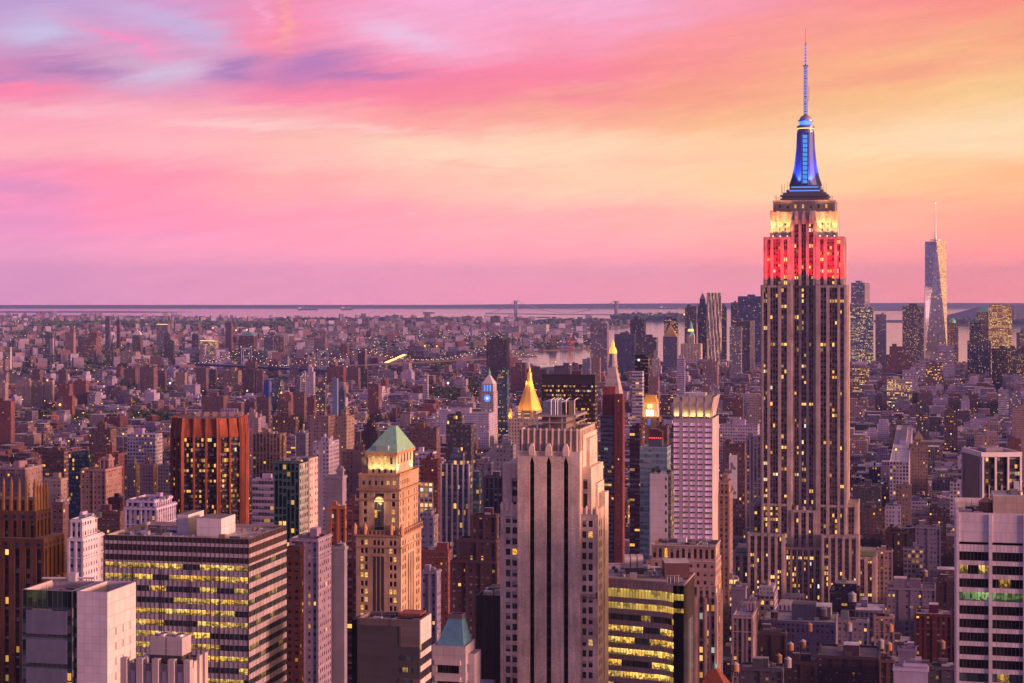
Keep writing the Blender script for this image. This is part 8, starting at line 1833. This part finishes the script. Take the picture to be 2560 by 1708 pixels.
for t in TANKS:
    wood = (.26, .24, .26) if t['s'] > .6 else (.20, .12, .09) if t['s'] > .3 else (.34, .17, .10)
    e = tank(t['p'], t['z'], t.get('r', 1.7 + .6 * t['s']) * .85, 3.0 + 1.2 * t['s'], t.get('leg', 2.2 + 1.5 * t['s']), t['label'], wood, random.choice([(.3, .3, .34), (.32, .18, .11), (.4, .4, .44)]))
# loose settlement on the far plain
q = MB(); n = 0
for _ in range(130000):
    Y = 5600 * (16800 / 5600) ** (rng.random() ** .85); px = rng.uniform(-60, 1600 if Y > 6500 else 1300); X = (px - CX) / F * Y
    if not inland(X, Y) or in_park(px, Y): continue
    g = math.sin(X * .0021 + 1.3) * math.sin(Y * .0013 + X * .0007)
    if rng.random() > .62 + .35 * g: continue
    s_ = .8 + Y / 9000; w, dd, h = rng.uniform(5, 14) * s_, rng.uniform(5, 11) * s_, rng.uniform(6, 12)
    if rng.random() < .02: w, dd, h = rng.uniform(18, 45), 16, rng.uniform(22, 48)
    a = .35 + (.25 if X < -1200 else -.1); c, s2 = math.cos(a), math.sin(a); ci = [0, 1, 2, 3, 4, 4, 5, 9, 9, 7][rng.integers(10)]; k = rng.uniform(.32, 1.0)
    q.col = tuple(v * k for v in PAL[ci][1]); P = [(X + x * c - y * s2, Y + x * s2 + y * c) for x, y in ((-w, -dd), (w, -dd), (w, dd), (-w, dd))]; P = [(X + (x - X) * .5, Y + (y - Y) * .5) for x, y in P]
    q.prism(P, 0, h, 'facade_F' if rng.random() < .5 else 'blank', 'roof', 3, 3, rc=ROOFC[rng.integers(6)]); n += 1
    if n > 48000: break
q.build('distant_houses', kind='stuff')
# trees scattered among the far houses and along the side streets
C = []
for _ in range(9000):
    Y = 5400 * (16000 / 5400) ** rng.random(); px = rng.uniform(-60, 1500); X = (px - CX) / F * Y
    g = math.sin(X * .0021 + 1.3) * math.sin(Y * .0013 + X * .0007)
    if inland(X, Y) and rng.random() < .45 - .5 * g: C.append((X, Y, 0))
C = np.array(C); foliage('distant_trees', C, (9 + C[:, 1] / 900) * (.7 + .7 * rng.random(len(C))), 14 + 4 * rng.random(len(C)), 9, 5.5)
C = []
for _ in range(2600):
    gx, gy = rng.uniform(-1900, 1100), 640 + 80 * rng.integers(5, 55); gy += rng.uniform(2, 8); X, Y = grid_to_world(gx, gy); px = CX + F * X / Y
    if -50 < px < 2600 and Y > 1300 and free(gx, gy, 1, 1): C.append((X, Y, 0))
C = np.array(C); foliage('street_trees', C, 4.2, 10, 40, 1.3)
# point lights without fixtures, added for a warm glow between the blocks
for k in range(46):
    gx, gy = AVENUES[int(rng.integers(3, 11))] + rng.choice((-12, 12)), 640 + 80 * int(rng.integers(7, 24)); X, Y = grid_to_world(gx, gy); px = CX + F * X / Y
    if 0 < px < 2560: lamp('POINT', (X, Y, 8), 26000, (1, .48, .15), size=.4, name='added_street_glow')
# street lamps and lit shopfronts, too many and small to count
for nm, mm, N, r0 in (('street_lamps', 'lit_sodium', 1700, .40), ('city_lights', 'lit_lamp', 1500, .34)):
    q = MB()
    for _ in range(N):
        t = rng.random(); Y = 2200 * (15500 / 2200) ** (t ** .8) if rng.random() < .8 else rng.uniform(1240, 2600); px = rng.uniform(0, 2560 if Y < 5200 else 1560); X = (px - CX) / F * Y
        if nm == 'city_lights' and rng.random() < .3: Y = rng.uniform(6500, 10500); px = rng.normal(1150, 190); X = (px - CX) / F * Y
        if not inland(X, Y): continue
        gx, gy = X * CT - Y * ST, X * ST + Y * CT; r = r0 * (.7 + Y / 5200) * rng.uniform(.6, 1.5); z = rng.uniform(9, 20) if Y > 5000 else rng.uniform(12, 30) if Y > 2600 else 9.0
        q.lathe([(.01, z - r), (r, z), (.01, z + r)], X, Y, mm, 5)
    q.build(nm, kind='stuff')



# ---------------------------------------------------------------- cars on the avenue, strong single lights, haze
def roof_lights():
    spots = [(425, 958, 4600, 2.6, 'lit_white'), (150, 1012, 3600, 2.4, 'lit_orange'), (703, 982, 3500, 1.8, 'lit_orange'), (1120, 958, 4200, 2.6, 'lit_white'), (1062, 865, 6700, 3, 'lit_orange'), (1092, 866, 7000, 3, 'lit_orange'), (532, 820, 8500, 3.5, 'lit_orange'), (590, 826, 7200, 3, 'lit_orange'), (617, 825, 7000, 3, 'lit_orange'), (1711, 786, 5950, 3, 'lit_orange'), (2240, 1124, 1850, 1.1, 'lit_orange'), (618, 977, 3900, 1.8, 'lit_orange'), (308, 1085, 2050, 1.0, 'lit_orange'), (118, 951, 3900, 1.8, 'lit_orange')]
    T_ = []
    for px, py, d, r, m in spots:
        X, Y, z = Pw(px, py, d); T_.append(dict(cx=px, cy=py, Y=d, X=X, z=z, r=r, m=m))
    label_all(T_, lambda t: 'bright ' + ('white' if t['m'] == 'lit_white' else 'orange') + ' lamp on a pole')
    for t in T_:
        b = root('floodlight_pole', t['label'], 'lamp', (t['X'], t['Y']), 'strong lamps in the city', rot=0); q = MB((.2, .2, .2)); q.lathe([(.5, 0), (.3, t['z'] - t['r'])], 0, 0, 'metal_trim', 6); q.build('pole', b)
        q = MB(); q.lathe([(.01, t['z'] - t['r']), (t['r'] * .8, t['z'] - t['r'] * .5), (t['r'] * .8, t['z'] + t['r'] * .5), (.01, t['z'] + t['r'])], 0, 0, t['m'], 8); q.build('lamp_head', b)
roof_lights()
CARS = []
def car(col):
    e = root('parked_car', '', 'car', (0, 0), 'cars on the avenues'); q = MB(col); q.prism([(-.9, -2.2), (.9, -2.2), (.9, 2.2), (-.9, 2.2)], .3, .85, 'metal_trim', 'metal_trim', bottom=True, poly2=[(-.86, -2.1), (.86, -2.1), (.86, 2.1), (-.86, 2.1)]); q.build('body', e)
    q = MB((.03, .03, .04)); q.prism([(-.82, -1.5), (.82, -1.5), (.82, 1.1), (-.82, 1.1)], .85, 1.42, 'black_glass', 'metal_trim', poly2=[(-.66, -1.0), (.66, -1.0), (.66, .6), (-.66, .6)]); q.build('cabin', e)
    for x in (-.6, .6): q = MB(); q.box(x - .2, x + .2, -2.26, -2.15, .5, .75, 'lit_white'); q.build('headlight', e); q = MB(); q.box(x - .2, x + .2, 2.12, 2.24, .55, .75, 'lit_red'); q.build('tail_light', e)
    for x in (-.85, .85):
        for y in (-1.4, 1.4): q = MB((.02, .02, .02)); q.lathe([(.33, -.1), (.33, .1)], 0, 0, 'plain_trim', 10); o = q.build('wheel', e); o.location = (x, y, .33); o.rotation_euler = (0, math.pi / 2, 0)
    return e
def copy_thing(r, loc, rz):
    c = r.copy(); COL.objects.link(c); c.location = loc; c.rotation_euler = (0, 0, rz)
    for ch in r.children: k = ch.copy(); COL.objects.link(k); k.parent = c
    return c
protos = [car((.55, .42, .05)), car((.06, .06, .07)), car((.5, .5, .52))]; NM = ['yellow car', 'dark car', 'silver car']; used = set(); cars = []
for gx0 in (-290,):
    for k in range(34):
        gy = 1180 + k * 26 + rng.uniform(-8, 8); i = int(rng.integers(3)); lane = (-8, -4.5, 4.5, 8)[int(rng.integers(4))]; X, Y = grid_to_world(gx0 + lane, gy); px, py = proj(X, Y, 0)
        if not (0 < px < 2560 and py < 1708 and in_sight(X, Y, 1.6)): continue
        cars.append(dict(i=i, X=X, Y=Y, cx=px, cy=py))
label_all(cars, lambda t: NM[t['i']] + ' on the avenue')
for t in cars:
    o = protos[t['i']]
    if t['i'] in used: o = copy_thing(o, (0, 0, 0), 0)
    used.add(t['i']); o.location = (t['X'], t['Y'], .03); o.rotation_euler = (0, 0, -TH); o['label'] = t['label']
for i, p in enumerate(protos):
    if i not in used:
        for ch in list(p.children): bpy.data.objects.remove(ch)
        bpy.data.objects.remove(p)
m = bpy.data.materials.new('haze'); m.use_nodes = True; t = NT(m.node_tree); v = t.n('ShaderNodeVolumePrincipled'); v.inputs['Color'].default_value = (.32, .42, 1.0, 1); v.inputs['Density'].default_value = 2.4e-5; v.inputs['Anisotropy'].default_value = 0
t.t.links.new(v.outputs[0], t.n('ShaderNodeOutputMaterial').inputs['Volume']); MATS['haze'] = m
q = MB(); q.box(-13000, 13000, -2500, 29000, -6, 560, 'haze'); o = q.build('haze', kind='stuff')
m.cycles.homogeneous_volume = True
